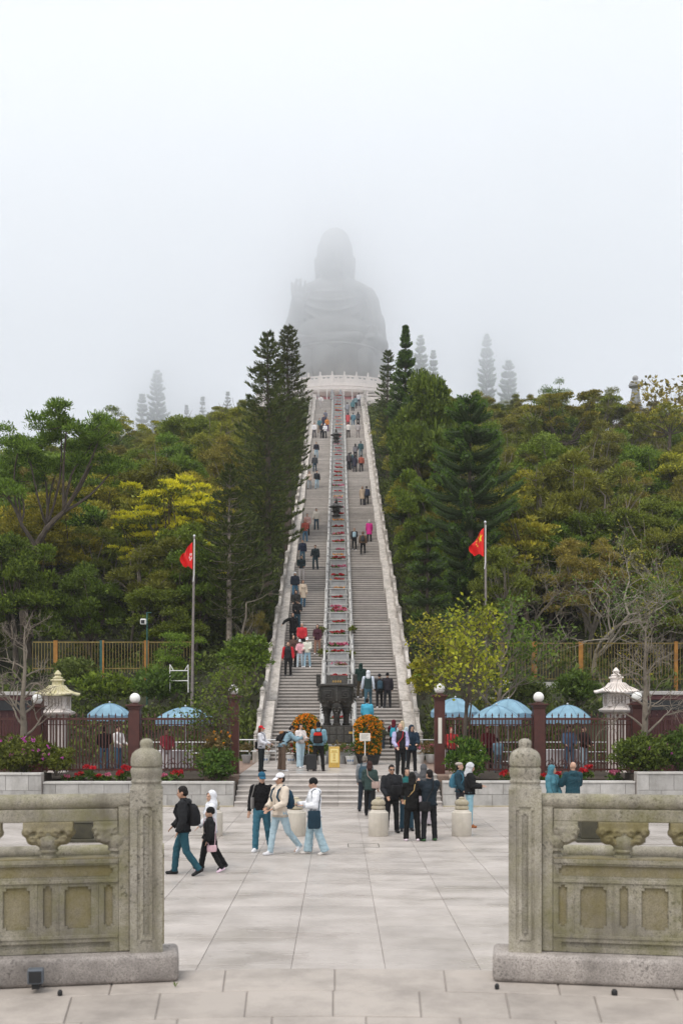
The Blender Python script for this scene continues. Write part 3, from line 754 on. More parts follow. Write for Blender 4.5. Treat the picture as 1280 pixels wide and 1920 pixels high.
# entrance wall below the overhang
yw = TCY - TR_R + 2.0
mb = MB(); mb.box(-3.0, 3.0, yw - TCY - .1, yw - TCY + .4, 0, 3.0); mb.obj('entrance_wall', M['redwall'], ter)
for x in (-3.3, -6.5, 3.3, 6.5):
    mb = MB(); mb.box(x - .28, x + .28, yw - TCY - 1.2, yw - TCY - .55, 0, 3.1); mb.obj('pillar', M['terrace'], ter, bevel=.03)
for x in (-1.5, 0, 1.5):
    mb = MB(); mb.box(x - .5, x + .5, yw - TCY - .16, yw - TCY - .101, .05, 2.2); mb.obj('door', plain('dark_red_door', (.3, .1, .1), .6, .1) if x == -1.5 else bpy.data.materials['dark_red_door'], ter)
mb = MB(); mb.box(-.9, .9, yw - TCY - .2, yw - TCY - .101, 2.35, 2.85); mb.obj('name_board', M['maroon_wall'], ter)
for k in range(4):
    mb = MB(); x = -.66 + k * .44; mb.box(x - .13, x + .13, yw - TCY - .215, yw - TCY - .201, 2.44, 2.5); mb.box(x - .13, x + .13, yw - TCY - .215, yw - TCY - .201, 2.66, 2.71); mb.box(x - .03, x + .03, yw - TCY - .214, yw - TCY - .202, 2.501, 2.659); mb.obj('gold_character', M['gold'], ter)
mb = MB(); mb.box(-9, 9, TOPY - TCY + .02, 2, -.5, 0); mb.obj('landing', M['terrace'], ter)
for sg in (-1, 1):
    mb = MB(); mb.box(*sorted((sg * 3.7, sg * 11)), TOPY - TCY + .3, TOPY - TCY + .6, -2, .5); mb.box(*sorted((sg * 3.7, sg * 11)), TOPY - TCY + .35, TOPY - TCY + .55, .72, .9)
    for k in range(6): mb.box(*sorted((sg * (3.75 + k * 1.4), sg * (3.97 + k * 1.4))), TOPY - TCY + .28, TOPY - TCY + .62, .501, 1.2)
    mb.obj('forecourt_parapet', M['terrace'], ter)
for k, x in enumerate((-2.65, -1.5, .7, 1.87)):
    y_ = TOPY + 1.0
    lb = ['outermost thin white pole at the left of the terrace door', 'thin white pole just left of the trough strip at the stair head', 'thin white pole just right of the trough strip at the stair head', 'outermost thin white pole at the right of the terrace door'][k]
    mb = MB(); mb.tube([(0, 0, 0), (0, 0, .8), (0, 0, 1.5)], [.06, .05, .04], 8); mb.lathe([(.12, 0), (.12, .1), (.07, .14)], (0, 0, 0), 10); mb.sphere((0, 0, 1.53), .06, 8, 6)
    tag(mb.obj('white_pole', M['white'], loc=(x, y_, TOPZ)), lb, 'pole')
# ------------------------------------------------------------------ rounded solids for voxel-merged bodies
def ring_solid(rings):
    n = len(rings[0]); vs = [p for r in rings for p in r]; m = len(rings)
    fs = [(i * n + k, i * n + (k + 1) % n, (i + 1) * n + (k + 1) % n, (i + 1) * n + k) for i in range(m - 1) for k in range(n)]
    fs += [tuple(range(n - 1, -1, -1)), tuple((m - 1) * n + k for k in range(n))]
    return vs, fs
def cap(mb, p, q, r0, r1, sx=1, sy=1, seg=12, ends=(1, 1), uref=None):
    p, q = Vector(p), Vector(q); w_ = (q - p); ln = w_.length; w_ = w_.normalized() if ln > 1e-9 else Vector((0, 0, 1))
    uref = Vector(uref) if uref is not None else Vector((1, 0, 0))
    if abs(w_.dot(uref)) > .95: uref = Vector((0, 1, 0))
    u = (uref - w_ * w_.dot(uref)).normalized(); v = w_.cross(u)
    st = []
    if ends[0]: st += [(p - w_ * r0 * math.cos(a) * min(sx, sy, 1), r0 * max(.02, math.sin(a))) for a in (.12, .55, 1.05)]
    st += [(p, r0), (q, r1)]
    if ends[1]: st += [(q + w_ * r1 * math.cos(a) * min(sx, sy, 1), r1 * max(.02, math.sin(a))) for a in (1.05, .55, .12)]
    rings = [[c + (u * math.cos(2 * math.pi * k / seg) * sx + v * math.sin(2 * math.pi * k / seg) * sy) * r for k in range(seg)] for c, r in st]
    mb.add(*ring_solid(rings))
def loft(mb, sts, seg=16):
    """stations (centre, rx, ry) stacked upwards"""
    rings = [[Vector(c) + Vector((math.cos(2 * math.pi * k / seg) * a, math.sin(2 * math.pi * k / seg) * b, 0)) for k in range(seg)] for c, a, b in sts]
    mb.add(*ring_solid(rings))

# ------------------------------------------------------------------ the seated statue
BY = TCY + .6
bud = empty('seated_buddha_statue', (-.5, BY, DZ), 0, 'giant seated bronze statue with one raised palm, fading into the fog', 'statue')
mb = MB()
mb.sphere((0, -.7, 22.2), (2.75, 3.0, 3.5), 24, 16); mb.sphere((0, -.2, 24.6), (2.35, 2.35, 2.35), 20, 12); mb.sphere((0, -.4, 23.4), (2.75, 2.8, 2.6), 20, 12)
mb.sphere((0, -3.5, 21.6), (.38, .4, .75), 12, 8); mb.sphere((0, -2.2, 19.7), (1.5, 1.1, .9), 12, 8)
for s in (-1, 1):
    cap(mb, (s * 2.75, -.4, 22.2), (s * 2.65, -.5, 19.3), .42, .36); mb.sphere((s * 1.05, -3.25, 22.3), (.6, .3, .22), 10, 6)
cap(mb, (0, -.2, 17.5), (0, -.4, 20.4), 2.35, 2.0)
mb.sphere((0, 0, 13.2), (5.4, 3.7, 5.6), 28, 18); mb.sphere((0, .2, 17.2), (5.6, 2.8, 2.3), 24, 14); mb.sphere((0, -.6, 10.2), (6.2, 4.4, 3.2), 24, 14)
cap(mb, (-4.5, .3, 16.6), (4.5, .3, 16.6), 1.85, 1.85)
# arms, robe sleeves
cap(mb, (5.0, .2, 15.9), (6.3, -.6, 9.9), 1.75, 1.45); cap(mb, (6.3, -.6, 9.9), (5.5, -4.6, 8.9), 1.3, .95); cap(mb, (6.1, .2, 13), (6.4, .2, 8), 1.5, 1.6)
cap(mb, (-5.0, .2, 15.9), (-6.2, -.8, 10.1), 1.75, 1.5); cap(mb, (-6.2, -.8, 10.1), (-5.5, -3.0, 14.6), 1.35, .85); cap(mb, (-6.0, -.4, 12.5), (-6.4, .2, 8), 1.5, 1.6)
# raised right hand: palm, fingers, thumb
cap(mb, (-5.45, -3.1, 14.2), (-5.4, -3.2, 15.5), .95, 1.08, 1, .5)
for k, (dx, ln) in enumerate(((-.84, 1.6), (-.28, 2.05), (.28, 2.1), (.82, 1.75))):
    cap(mb, (-5.4 + dx, -3.2, 15.8), (-5.4 + dx * 1.22, -3.3 - .1, 16.0 + ln), .27, .2)
cap(mb, (-4.5, -3.2, 14.8), (-3.9, -3.4, 16.1), .28, .22)
# left hand on the knee, palm outward
cap(mb, (5.5, -4.7, 9.0), (5.4, -5.6, 8.7), .85, .8, 1, .55)
for dx, ln in ((-.6, 1.3), (-.2, 1.6), (.2, 1.6), (.6, 1.3)): cap(mb, (5.4 + dx, -5.5, 8.9), (5.45 + dx * 1.1, -5.9, 9.0 + ln * .9), .23, .17)
# lap, knees, folded legs
mb.sphere((0, -1.2, 8.2), (7.7, 5.0, 1.7), 28, 12)
for s in (-1, 1): mb.sphere((s * 5.7, -2.8, 8.3), (2.3, 2.9, 1.55), 18, 12)
cap(mb, (-5.6, -4.2, 8.0), (3.2, -5.4, 8.7), 1.3, 1.0); cap(mb, (5.6, -4.3, 7.8), (-2.2, -5.4, 7.9), 1.25, .95)
# robe folds
for k in range(7):
    zt = 17.2 - k * 1.05; pts = []
    for i in range(11):
        t = i / 10; x = -4.6 + 9.2 * t
        zz = zt - (1.2 + .5 * k) * math.sin(math.pi * t) ** .8 + 0.6 * t
        e = max(0, 1 - (x / 5.4) ** 2 - ((zz - 13.2) / 5.6) ** 2); pts.append((x, -3.62 * math.sqrt(e) - .1, zz))
    mb.tube(pts, .24, 6)
for k in range(6):
    mb.tube([(-7 + 14 * t, -4.9 - 1.2 * math.sin(math.pi * t), 7.4 + .25 * k - .4 * math.sin(math.pi * t * 2 + k)) for t in np.linspace(.08, .92, 13)], .16, 6)
me = remesh_obj(mb, 'figure', M['buddha'], .17, 2); meshobj('figure', me, bud)
mb = MB(); mb.lathe([(7.2, 0), (7.6, .8), (7.2, 1.6), (6.8, 2.4), (7.0, 4.5), (7.6, 6.3), (7.7, 7.0), (7.3, 7.35), (5, 7.5)], (0, -.6, 0), 48); mb.obj('lotus_base', M['buddha'], bud, smooth=True)
def petal(h, w_, out, lean):
    mb = MB(); nu, nv = 9, 9; vs = []
    for j in range(nv):
        t = j / (nv - 1); half = w_ / 2 * (math.sin(math.pi * min(1, .2 + t * .62)) ** .7 if t < .75 else (1 - ((t - .75) / .25) ** 2.2) * .93 + .04)
        for i in range(nu):
            s = -1 + 2 * i / (nu - 1); vs.append((s * half, -out * math.sin(math.pi * (.1 + .8 * t)) * (1 - .55 * s * s) - lean * t, h * t))
    n0 = len(vs); vs += [(x * .96, y + .22, z) for x, y, z in vs]
    f = [(j * nu + i, j * nu + i + 1, (j + 1) * nu + i + 1, (j + 1) * nu + i) for j in range(nv - 1) for i in range(nu - 1)]
    g = [tuple(n0 + k for k in reversed(q)) for q in f]
    b_ = [i for i in range(nu)] + [j * nu + nu - 1 for j in range(1, nv)] + [(nv - 1) * nu + i for i in range(nu - 2, -1, -1)] + [j * nu for j in range(nv - 2, 0, -1)]
    e = [(b_[k], b_[(k + 1) % len(b_)], n0 + b_[(k + 1) % len(b_)], n0 + b_[k]) for k in range(len(b_))]
    mb.add(vs, f + g + e); return mb.mesh('lotus_petal', M['buddha'], smooth=True)
pm1, pm2 = petal(5.2, 3.7, 1.25, .25), petal(2.2, 3.4, .7, .2)
for k in range(14):
    a = 2 * math.pi * (k + .5) / 14
    meshobj('lotus_petal', pm1, bud, (6.75 * math.sin(a), -.6 - 6.75 * math.cos(a), 2.2), (0, 0, a))
    a += math.pi / 14; meshobj('lotus_petal', pm2, bud, (7.0 * math.sin(a), -.6 - 7.0 * math.cos(a), .1), (0, 0, a))

# ------------------------------------------------------------------ bronze tripod burner on its pedestal
DB = 44.6
ding = empty('bronze_burner', (X(631, DB), DB, PZ), 0, 'big dark bronze tripod incense burner with square handles at the stair foot', 'incense burner')
def zz(py): return Z(py, DB) - PZ
sc = DB / F
mb = MB(); mb.box(-.72, .72, -.75, .75, 0, zz(1394)); mb.box(-.78, .78, -.8, .8, zz(1394) - .12, zz(1394) - .002 + .004); mb.obj('stone_plinth', M['trough'], ding, bevel=.015)
mb = MB(); mb.box(-.66, .66, -.62, .62, zz(1393.8), zz(1360)); ped = mb.obj('pedestal', M['bronze'], ding, bevel=.02)
for k in range(2):
    for i in range(4):
        mb = MB(); x = -.6 + i * .3; z0 = zz(1391) + k * .34; mb.box(x + .02, x + .28, -.635, -.6195, z0, z0 + .3); mb.obj('cast_panel', M['bronze2'], ped, bevel=.008)
mb = MB(); mb.box(.5, .66, -.64, -.622, zz(1375), zz(1371)); mb.obj('gold_inscription', M['gold'], ped)
zt, zl = zz(1326), zz(1360)
for a in (-math.pi / 2, math.pi / 6, math.pi * 5 / 6):
    c = (.46 * math.cos(a), .46 * math.sin(a), 0)
    mb = MB(); mb.lathe([(.17, zl), (.175, zl + .08), (.13, zl + .1), (.125, zl + .35), (.15, zl + .42), (.135, zl + .46), (.19, zl + .6), (.24, zt + .1), (.2, zt + .25)], c, 18)
    lg = mb.obj('leg', M['bronze'], ding, smooth=True)
    mb = MB()
    for s in (-1, 1):
        d = Vector((math.cos(a), math.sin(a), 0)); t = Vector((-math.sin(a), math.cos(a), 0)); b0 = Vector(c) + d * .2 + t * s * .07
        mb.sphere(b0 + Vector((0, 0, zl + .62)), .045, 10, 6); mb.tube([b0 + t * s * .04 * k + Vector((0, 0, zl + .72 + .03 * math.sin(k * 1.3))) for k in range(4)], .02, 5)
    mb.sphere(Vector(c) + d * .22 + Vector((0, 0, zl + .52)), (.06, .06, .035), 10, 6); mb.obj('beast_mask', M['bronze2'], lg, smooth=True)
z0, z1 = zz(1328), zz(1288)
mb = MB(); mb.lathe([(.3, z0 + .0), (.52, z0 + .06), (.66, z0 + .18), (.735, z0 + .36), (.75, z0 + .55), (.735, z0 + .75), (.72, z1)], (0, 0, 0), 40); bowl = mb.obj('bowl', M['bronze'], ding, smooth=True)
mb = MB()
for a0 in (-math.pi / 2 - .45, -math.pi / 2 + .45, -math.pi / 2 - 1.25, -math.pi / 2 + 1.25):
    s = 1 if a0 < -math.pi / 2 else -1
    for sq in ([(0, .62), (.5, .62), (.5, .34), (.12, .34), (.12, .53), (.38, .53), (.38, .43), (.25, .43)],):
        pts = [(.775 * math.cos(a0 + s * (-.3 + u)), .775 * math.sin(a0 + s * (-.3 + u)), z0 + .1 + v_) for u, v_ in sq]
        mb.tube(pts, .016, 5)
mb.obj('spiral_relief', M['bronze2'], bowl, smooth=True)
mb = MB()
for k in range(18):
    a = 2 * math.pi * k / 18; mb.sphere((.7 * math.cos(a), .7 * math.sin(a), z0 + .27), .035, 8, 6)
for k in range(5):
    for a in (-math.pi / 2, 0, math.pi, math.pi / 2):
        mb.box(-.025, .025, -.03, .03, 0, .11, Matrix.Translation((.765 * math.cos(a), .765 * math.sin(a), z0 + .3 + k * .13)) @ Matrix.Rotation(a + math.pi / 2, 4, 'Z'))
mb.obj('flange', M['bronze2'], bowl)
mb = MB(); mb.lathe([(.74, z1), (.8, z1 + .02), (.84, z1 + .06), (.84, z1 + .12), (.78, z1 + .13), (.7, z1 + .1)], (0, 0, 0), 40); mb.obj('rim', M['bronze2'], ding, smooth=True)
zr = z1 + .125
for s in (-1, 1):
    mb = MB(); x = s * .76
    mb.box(x - .09, x + .09, -.32, -.2, zr - .1, zr + .3); mb.box(x - .09, x + .09, .2, .32, zr - .1, zr + .3); mb.box(x - .09, x + .09, -.32, .32, zr + .301, zr + .4); mb.obj('handle', M['bronze'], ding, bevel=.015)
mb = MB(); mb.box(-.42, .42, -.06, .06, zr - .02, zr + .33); mb.box(-.45, -.4205, -.07, .07, zr - .02, zr + .36); mb.box(.4205, .45, -.07, .07, zr - .02, zr + .36); mb.box(-.42, .42, -.07, .07, zr + .3305, zr + .36); pl = mb.obj('plaque', M['bronze2'], ding, bevel=.006)
for k in range(4):
    mb = MB(); x = -.14 + k * .1
    for (a, b, c, d) in ((-.035, .035, .0, .013), (-.035, .035, .03, .043), (-.03, .03, .06, .072), (-.007, .007, -.012, .085)): mb.box(x + a, x + b, -.066 - (.001 if b < .02 else 0), -.0605, zr + .07 + c, zr + .07 + d)
    mb.obj('gold_character', M['gold'], pl)

# ------------------------------------------------------------------ bronze lanterns on the trough strip
for k, (py, Dn, hgt, lb) in enumerate([(1000, 84.3, 1.55, 'dark bronze lantern with flared roof among the troughs halfway up the stairs'), (846, 113.6, 1.6, 'dark bronze lantern standing high up on the trough strip')]):
    z0 = stair_line(Dn) + .6
    root = empty('bronze_lantern', (X(630, Dn), Dn, z0), 0, lb, 'lantern'); s = hgt / 1.6
    mb = MB(); mb.lathe([(.38, 0), (.4, .1), (.25, .16), (.22, .3), (.36, .4), (.38, .46)], (0, 0, 0), 8); mb.obj('base', M['bronze'], root)
    mb = MB(); mb.lathe([(.3, .46), (.32, .75)], (0, 0, 0), 8); lb_ = mb.obj('lamp_chamber', M['bronze'], root)
    for i in range(8):
        a = math.pi / 4 * i + math.pi / 8; mb = MB(); mb.box(-.07, .07, -.01, .012, .52, .7, Matrix.Translation((.295 * math.cos(a), .295 * math.sin(a), 0)) @ Matrix.Rotation(a + math.pi / 2, 4, 'Z')); mb.obj('window', M['bronze2'], lb_)
    mb = MB(); mb.lathe([(.3, .75), (.62, .78), (.6, .83), (.4, .92), (.25, 1.02), (.12, 1.1)], (0, 0, 0), 8); mb.obj('roof', M['bronze'], root)
    mb = MB(); mb.lathe([(.1, 1.1), (.14, 1.16), (.08, 1.22), (.12, 1.3), (.05, 1.42), (.01, 1.55)], (0, 0, 0), 10); mb.obj('finial', M['bronze'], root, smooth=True)
    root.scale = (s, s, s)
for s, lb in ((-1, 'small dark stone lion-like finial left of the trough strip top'), (1, 'small dark stone lion-like finial right of the trough strip top')):
    mb = MB(); mb.lathe([(.3, 0), (.3, .5), (.2, .6), (.24, .9), (.15, 1.2), (.02, 1.4)], (0, 0, 0), 10)
    tag(mb.obj('stone_finial', M['trough'], smooth=True, loc=(s * .55 - .25, TOPY - .8, TOPZ - .15)), lb, 'finial')

# ------------------------------------------------------------------ signs
D = 41.0
root = empty('gold_sign', (X(626.5, D), D, PZ), 0, 'upright gold sign box with pale gold notice in front of the burner', 'sign')
mb = MB(); mb.box(-.21, .21, -.12, .12, 0, .8); mb.obj('sign_box', M['goldpaint'], root, bevel=.012)
mb = MB(); mb.box(-.155, .155, -.128, -.1205, .19, .73); nb_ = mb.obj('notice', M['goldpale'], root)
mb = MB()
for z0, z1, wd in ((.61, .66, .1), (.565, .59, .13), (.5, .54, .04), (.44, .48, .04), (.38, .42, .04), (.32, .36, .04), (.25, .29, .06)):
    mb.box(-wd, wd, -.1295, -.1283, z0, z1)
mb.obj('lettering', M['goldpaint'], nb_)
D = 41.4
root = empty('white_sign', (X(684, D), D, PZ), 0, 'white notice board on a thin post before the right marigold column', 'sign')
mb = MB(); mb.tube([(0, 0, 0), (0, 0, 1.0)], .02, 8); mb.lathe([(.16, 0), (.16, .02), (.03, .04)], (0, 0, 0), 16); mb.obj('post', M['white'], root, smooth=True)
mb = MB(); mb.box(-.21, .21, -.02, .02, 1.0, 1.31); b_ = mb.obj('board', M['cream'], root, bevel=.004)
mb = MB()
for i in range(5): mb.box(-.15, .15 - (i % 3) * .04, -.0225, -.0203, 1.25 - i * .04, 1.262 - i * .04)
mb.box(-.2, .2, -.0225, -.0203, 1.035, 1.045); mb.obj('lettering', M['greyink'], b_)

# ------------------------------------------------------------------ maroon fence, gate posts with globe lamps
FD = 38.0
def zf(py): return Z(py, FD)
def fence_post(px, ytop, wpx, label, gate=False):
    root = empty('gate_post' if gate else 'fence_post', (X(px, FD), FD, .7), 0, label, 'fence post'); h = zf(ytop) - .7; wd = wpx * FD / F / 2
    mb = MB(); mb.box(-wd, wd, -wd, wd, -.1, h - .22); mb.obj('shaft', M['maroon'], root, bevel=.01)
    mb = MB(); mb.box(-wd * 1.1, wd * 1.1, -wd * 1.1, wd * 1.1, h - .219, h - .16); mb.box(-wd * 1.25, wd * 1.25, -wd * 1.25, wd * 1.25, h - .159, h - .1); mb.box(-wd * 1.55, wd * 1.55, -wd * 1.55, wd * 1.55, h - .099, h - .04); mb.box(-wd * .8, wd * .8, -wd * .8, wd * .8, h - .039, h); mb.obj('cap', M['maroon'], root, bevel=.008)
    mb = MB(); mb.sphere((0, 0, h + .185), .19, 20, 12); mb.obj('lamp_globe', M['globe'], root, smooth=True)
    mb = MB(); mb.lathe([(.09, h), (.1, h + .03), (.07, h + .05)], (0, 0, 0), 14); mb.obj('lamp_collar', M['maroon'], root)
    if gate and px > 600:
        mb = MB(); mb.box(-wd * .35, wd * .35, -wd - .015, -wd - .001, h * .42, h * .72); mb.obj('notice_plate', M['cream'], root)
    return root
fence_post(253.5, 1319, 20, 'maroon fence post with white globe lamp to the left between two blue umbrellas')
fence_post(438.5, 1303, 19, 'taller maroon gate post with white globe at the left of the platform steps', True)
fence_post(823.5, 1301, 19, 'taller maroon gate post with pale notice plate at the right of the platform steps', True)
fence_post(1009, 1317, 21, 'maroon fence post with white globe lamp behind the right stone finial')
fence_post(70, 1321, 19, 'maroon fence post with white globe lamp behind the bare tree')
fence_post(1193, 1317, 20, 'maroon fence post with white globe lamp near the white stone lantern')
mbk = MB(); mbk.box(-.02, .02, -.02, .02, 0, 1.86); pk_me = mbk.mesh('picket', M['maroon'])
mbk = MB(); mbk.lathe([(.012, 0), (.03, .02), (.012, .04), (.035, .07), (.02, .12), (.002, .18)], (0, 0, 0), 6); tip_me = mbk.mesh('spear_tip', M['maroon'])
def fence_panel(px0, px1, label):
    x0, x1 = X(px0, FD), X(px1, FD); cx = (x0 + x1) / 2; z0 = .72
    root = empty('iron_fence', (cx, FD, z0), 0, label, 'fence'); h = (x1 - x0) / 2
    mb = MB(); mb.box(-h, h, -.03, .03, 2.08, 2.16); mb.box(-h, h, -.03, .03, .28, .35); mb.box(-h, h, -.02, .02, 1.9, 1.93); mb.obj('rail', M['maroon'], root)
    n = int((x1 - x0) / .118)
    for k in range(n + 1):
        x = -h + .03 + (2 * h - .06) * k / n
        p_ = meshobj('picket', pk_me, root, (x, 0, .24 if k % 2 else .3)); p_.scale = (1, 1, 1.0)
        if k % 2 == 0: meshobj('spear_tip', tip_me, root, (x, 0, 2.16))
    # scrolls along the foot
    for k in range(int(2 * h / .45)):
        x = -h + .25 + k * .45; mb = MB()
        for s in (-1, 1):
            mb.tube([(x + s * (.02 + .16 * (1 - t) + .03 * math.sin(9 * t)) * math.cos(t * 4.4), -.03, .38 + .3 * t + .09 * math.sin(t * 7)) for t in np.linspace(0, 1, 12)], .013, 5)
        mb.tube([(x - .22 + .44 * t, -.03, .55 + .12 * math.sin(t * math.pi * 2)) for t in np.linspace(0, 1, 9)], .012, 5)
        mb.obj('scroll', M['maroon'], root)
    return root
fence_panel(81, 243, 'maroon iron fence with spear tips in front of the left blue umbrella')
fence_panel(264.5, 428, 'maroon iron fence with spear tips left of the gate')
fence_panel(834, 998, 'maroon iron fence with spear tips right of the gate behind a yellow-leaved tree')
fence_panel(1020.5, 1182, 'maroon iron fence with spear tips in front of the right stone lantern')
fence_panel(1204, 1340, 'maroon iron fence with spear tips behind the far right bushes')
fence_panel(-110, 59, 'maroon iron fence with spear tips behind the azaleas at the left edge')

# ------------------------------------------------------------------ blue umbrellas and stalls behind the fence
def umbrella(px, ytop, yedge, wpx, D, label):
    zt, ze = Z(ytop, D), Z(yedge, D); r = wpx * D / F / 2; g0 = hill(X(px, D), max(D, SY)) if D > SY else .78
    root = empty('blue_umbrella', (X(px, D), D, g0), rnd.uniform(0, .7), label, 'umbrella', 'blue umbrellas behind the fence')
    mb = MB(); n = 8; rings = 6; vs = []
    for j in range(rings + 1):
        t = j / rings
        for k in range(n * 4):
            a = 2 * math.pi * k / (n * 4); f_ = abs(math.sin(a * n / 2)); rr_ = r * t * (1 - .04 * f_)
            vs.append((rr_ * math.cos(a), rr_ * math.sin(a), ze - g0 + (zt - ze) * (1 - t ** 1.9) - .045 * f_ * t))
    m_ = n * 4
    mb.add(vs, [(j * m_ + k, j * m_ + (k + 1) % m_, (j + 1) * m_ + (k + 1) % m_, (j + 1) * m_ + k) for j in range(rings) for k in range(m_)])
    mb.obj('canopy', M['blue_cloth'], root, smooth=True)
    mb = MB(); vs = []
    for hgt in (0, -.2):
        for k in range(m_):
            a = 2 * math.pi * k / m_; f_ = abs(math.sin(a * n / 2)); rr_ = r * (1 - .04 * f_) * (1.0 if hgt == 0 else 1.015)
            vs.append((rr_ * math.cos(a), rr_ * math.sin(a), ze - g0 + hgt * (1 + .15 * math.sin(k * 3.1)) - .045 * f_ - .002))
    mb.add(vs, [(k, (k + 1) % m_, m_ + (k + 1) % m_, m_ + k) for k in range(m_)]); mb.obj('valance', M['blue_side'], root)
    mb = MB(); mb.tube([(0, 0, 0), (0, 0, zt - g0 + .04)], .025, 8); mb.sphere((0, 0, zt - g0 + .05), .04, 8, 6); mb.obj('pole', M['steel'], root)
    for k in range(n):
        a = 2 * math.pi * k / n; mb = MB(); mb.tube([(r * t * math.cos(a) * .985, r * t * math.sin(a) * .985, ze - g0 + (zt - ze) * (1 - t ** 1.9) - .03) for t in np.linspace(.05, 1, 6)], .008, 4); mb.obj('rib', M['steel'], root)
        mb = MB(); mb.tube([(r * t * math.cos(a), r * t * math.sin(a), ze - g0 + (zt - ze) * (1 - t ** 1.9) + .004) for t in np.linspace(.03, 1, 7)], .011, 5); mb.obj('seam', M['blue_side'], root)
    mb = MB(); mb.lathe([(.22, 0), (.22, .08), (.06, .12)], (0, 0, 0), 14); mb.obj('base', M['dark'], root)
umbrella(206, 1319, 1340, 82, 42, 'blue umbrella behind the fence post next to the left stone lantern')
umbrella(348, 1326, 1348, 110, 41, 'widest blue umbrella behind the fence left of the gate')
umbrella(853, 1309, 1334, 92, 43.5, 'blue umbrella just right of the right gate post')
umbrella(930, 1323, 1348, 96, 41, 'lower blue umbrella in the overlapping pair right of the gate')
umbrella(952, 1311, 1336, 90, 44.5, 'higher rear blue umbrella in the overlapping pair right of the gate')
umbrella(1063, 1322, 1345, 90, 42, 'blue umbrella between the right globe post and the stone lantern')
def table(px, D, wd, label):
    root = empty('stall_table', (X(px, D), D, .78), 0, label, 'table')
    mb = MB(); mb.box(-wd / 2, wd / 2, -.35, .35, .72, .75); mb.obj('table_top', M['white'], root)
    mb = MB(); n = 24; vs = []
    for h_, e in ((.752, 0), (.1, .03)):
        for k in range(n):
            t = k / n; per = [(-wd / 2, -.36), (wd / 2, -.36), (wd / 2, .36), (-wd / 2, .36)]; i = int(t * 4); f_ = t * 4 - i; a, b_ = per[i], per[(i + 1) % 4]
            w_ = e * math.sin(k * 2.6); vs.append(((a[0] + (b_[0] - a[0]) * f_) * (1 + w_), (a[1] + (b_[1] - a[1]) * f_) * (1 + w_), h_))
    mb.add(vs, [(k, (k + 1) % n, n + (k + 1) % n, n + k) for k in range(n)] + [tuple(range(n))]); mb.obj('tablecloth', M['tablecloth'], root)
    for sx in (-1, 1):
        for sy in (-1, 1):
            mb = MB(); mb.box(sx * wd * .45 - .02, sx * wd * .45 + .02, sy * .3 - .02, sy * .3 + .02, 0, .719); mb.obj('leg', M['steel'], root)
table(866, 42.6, 1.5, 'stall table under a white cloth just right of the gate'); table(325, 42.2, 1.4, 'stall table under a white cloth behind the left fence'); table(1052, 43, 1.3, 'stall table under a white cloth below the right umbrella')
def railing(x0, x1, D, z0, zs, label, n):
    root = empty('metal_railing', ((x0 + x1) / 2, D, z0), 0, label, 'railing'); h = (x1 - x0) / 2
    for z_ in zs: mb = MB(); mb.tube([(-h, 0, z_), (h, 0, z_)], .025, 8); mb.obj('rail', M['steel'], root, smooth=True)
    for k in range(n): mb = MB(); x = -h + 2 * h * k / (n - 1); mb.tube([(x, 0, 0), (x, 0, zs[0] + .02)], .022, 8); mb.obj('post', M['steel'], root, smooth=True)
railing(X(443, 45), X(517, 45), 45, PZ - .05, (.98, .5), 'pale metal railing left of the stair foot behind the woman in the red cap', 4)
railing(X(744, 45), X(815, 45), 45, PZ - .05, (.98, .5), 'pale metal railing right of the stair foot by the maroon hoodie', 4)
railing(X(268, 44), X(420, 44), 44.3, .78, (1.0, .55), 'pale metal railing behind the left fence', 6)
railing(X(930, 44), X(1150, 44), 44.3, .78, (1.0, .6, .2), 'pale metal railing behind the right fence', 8)

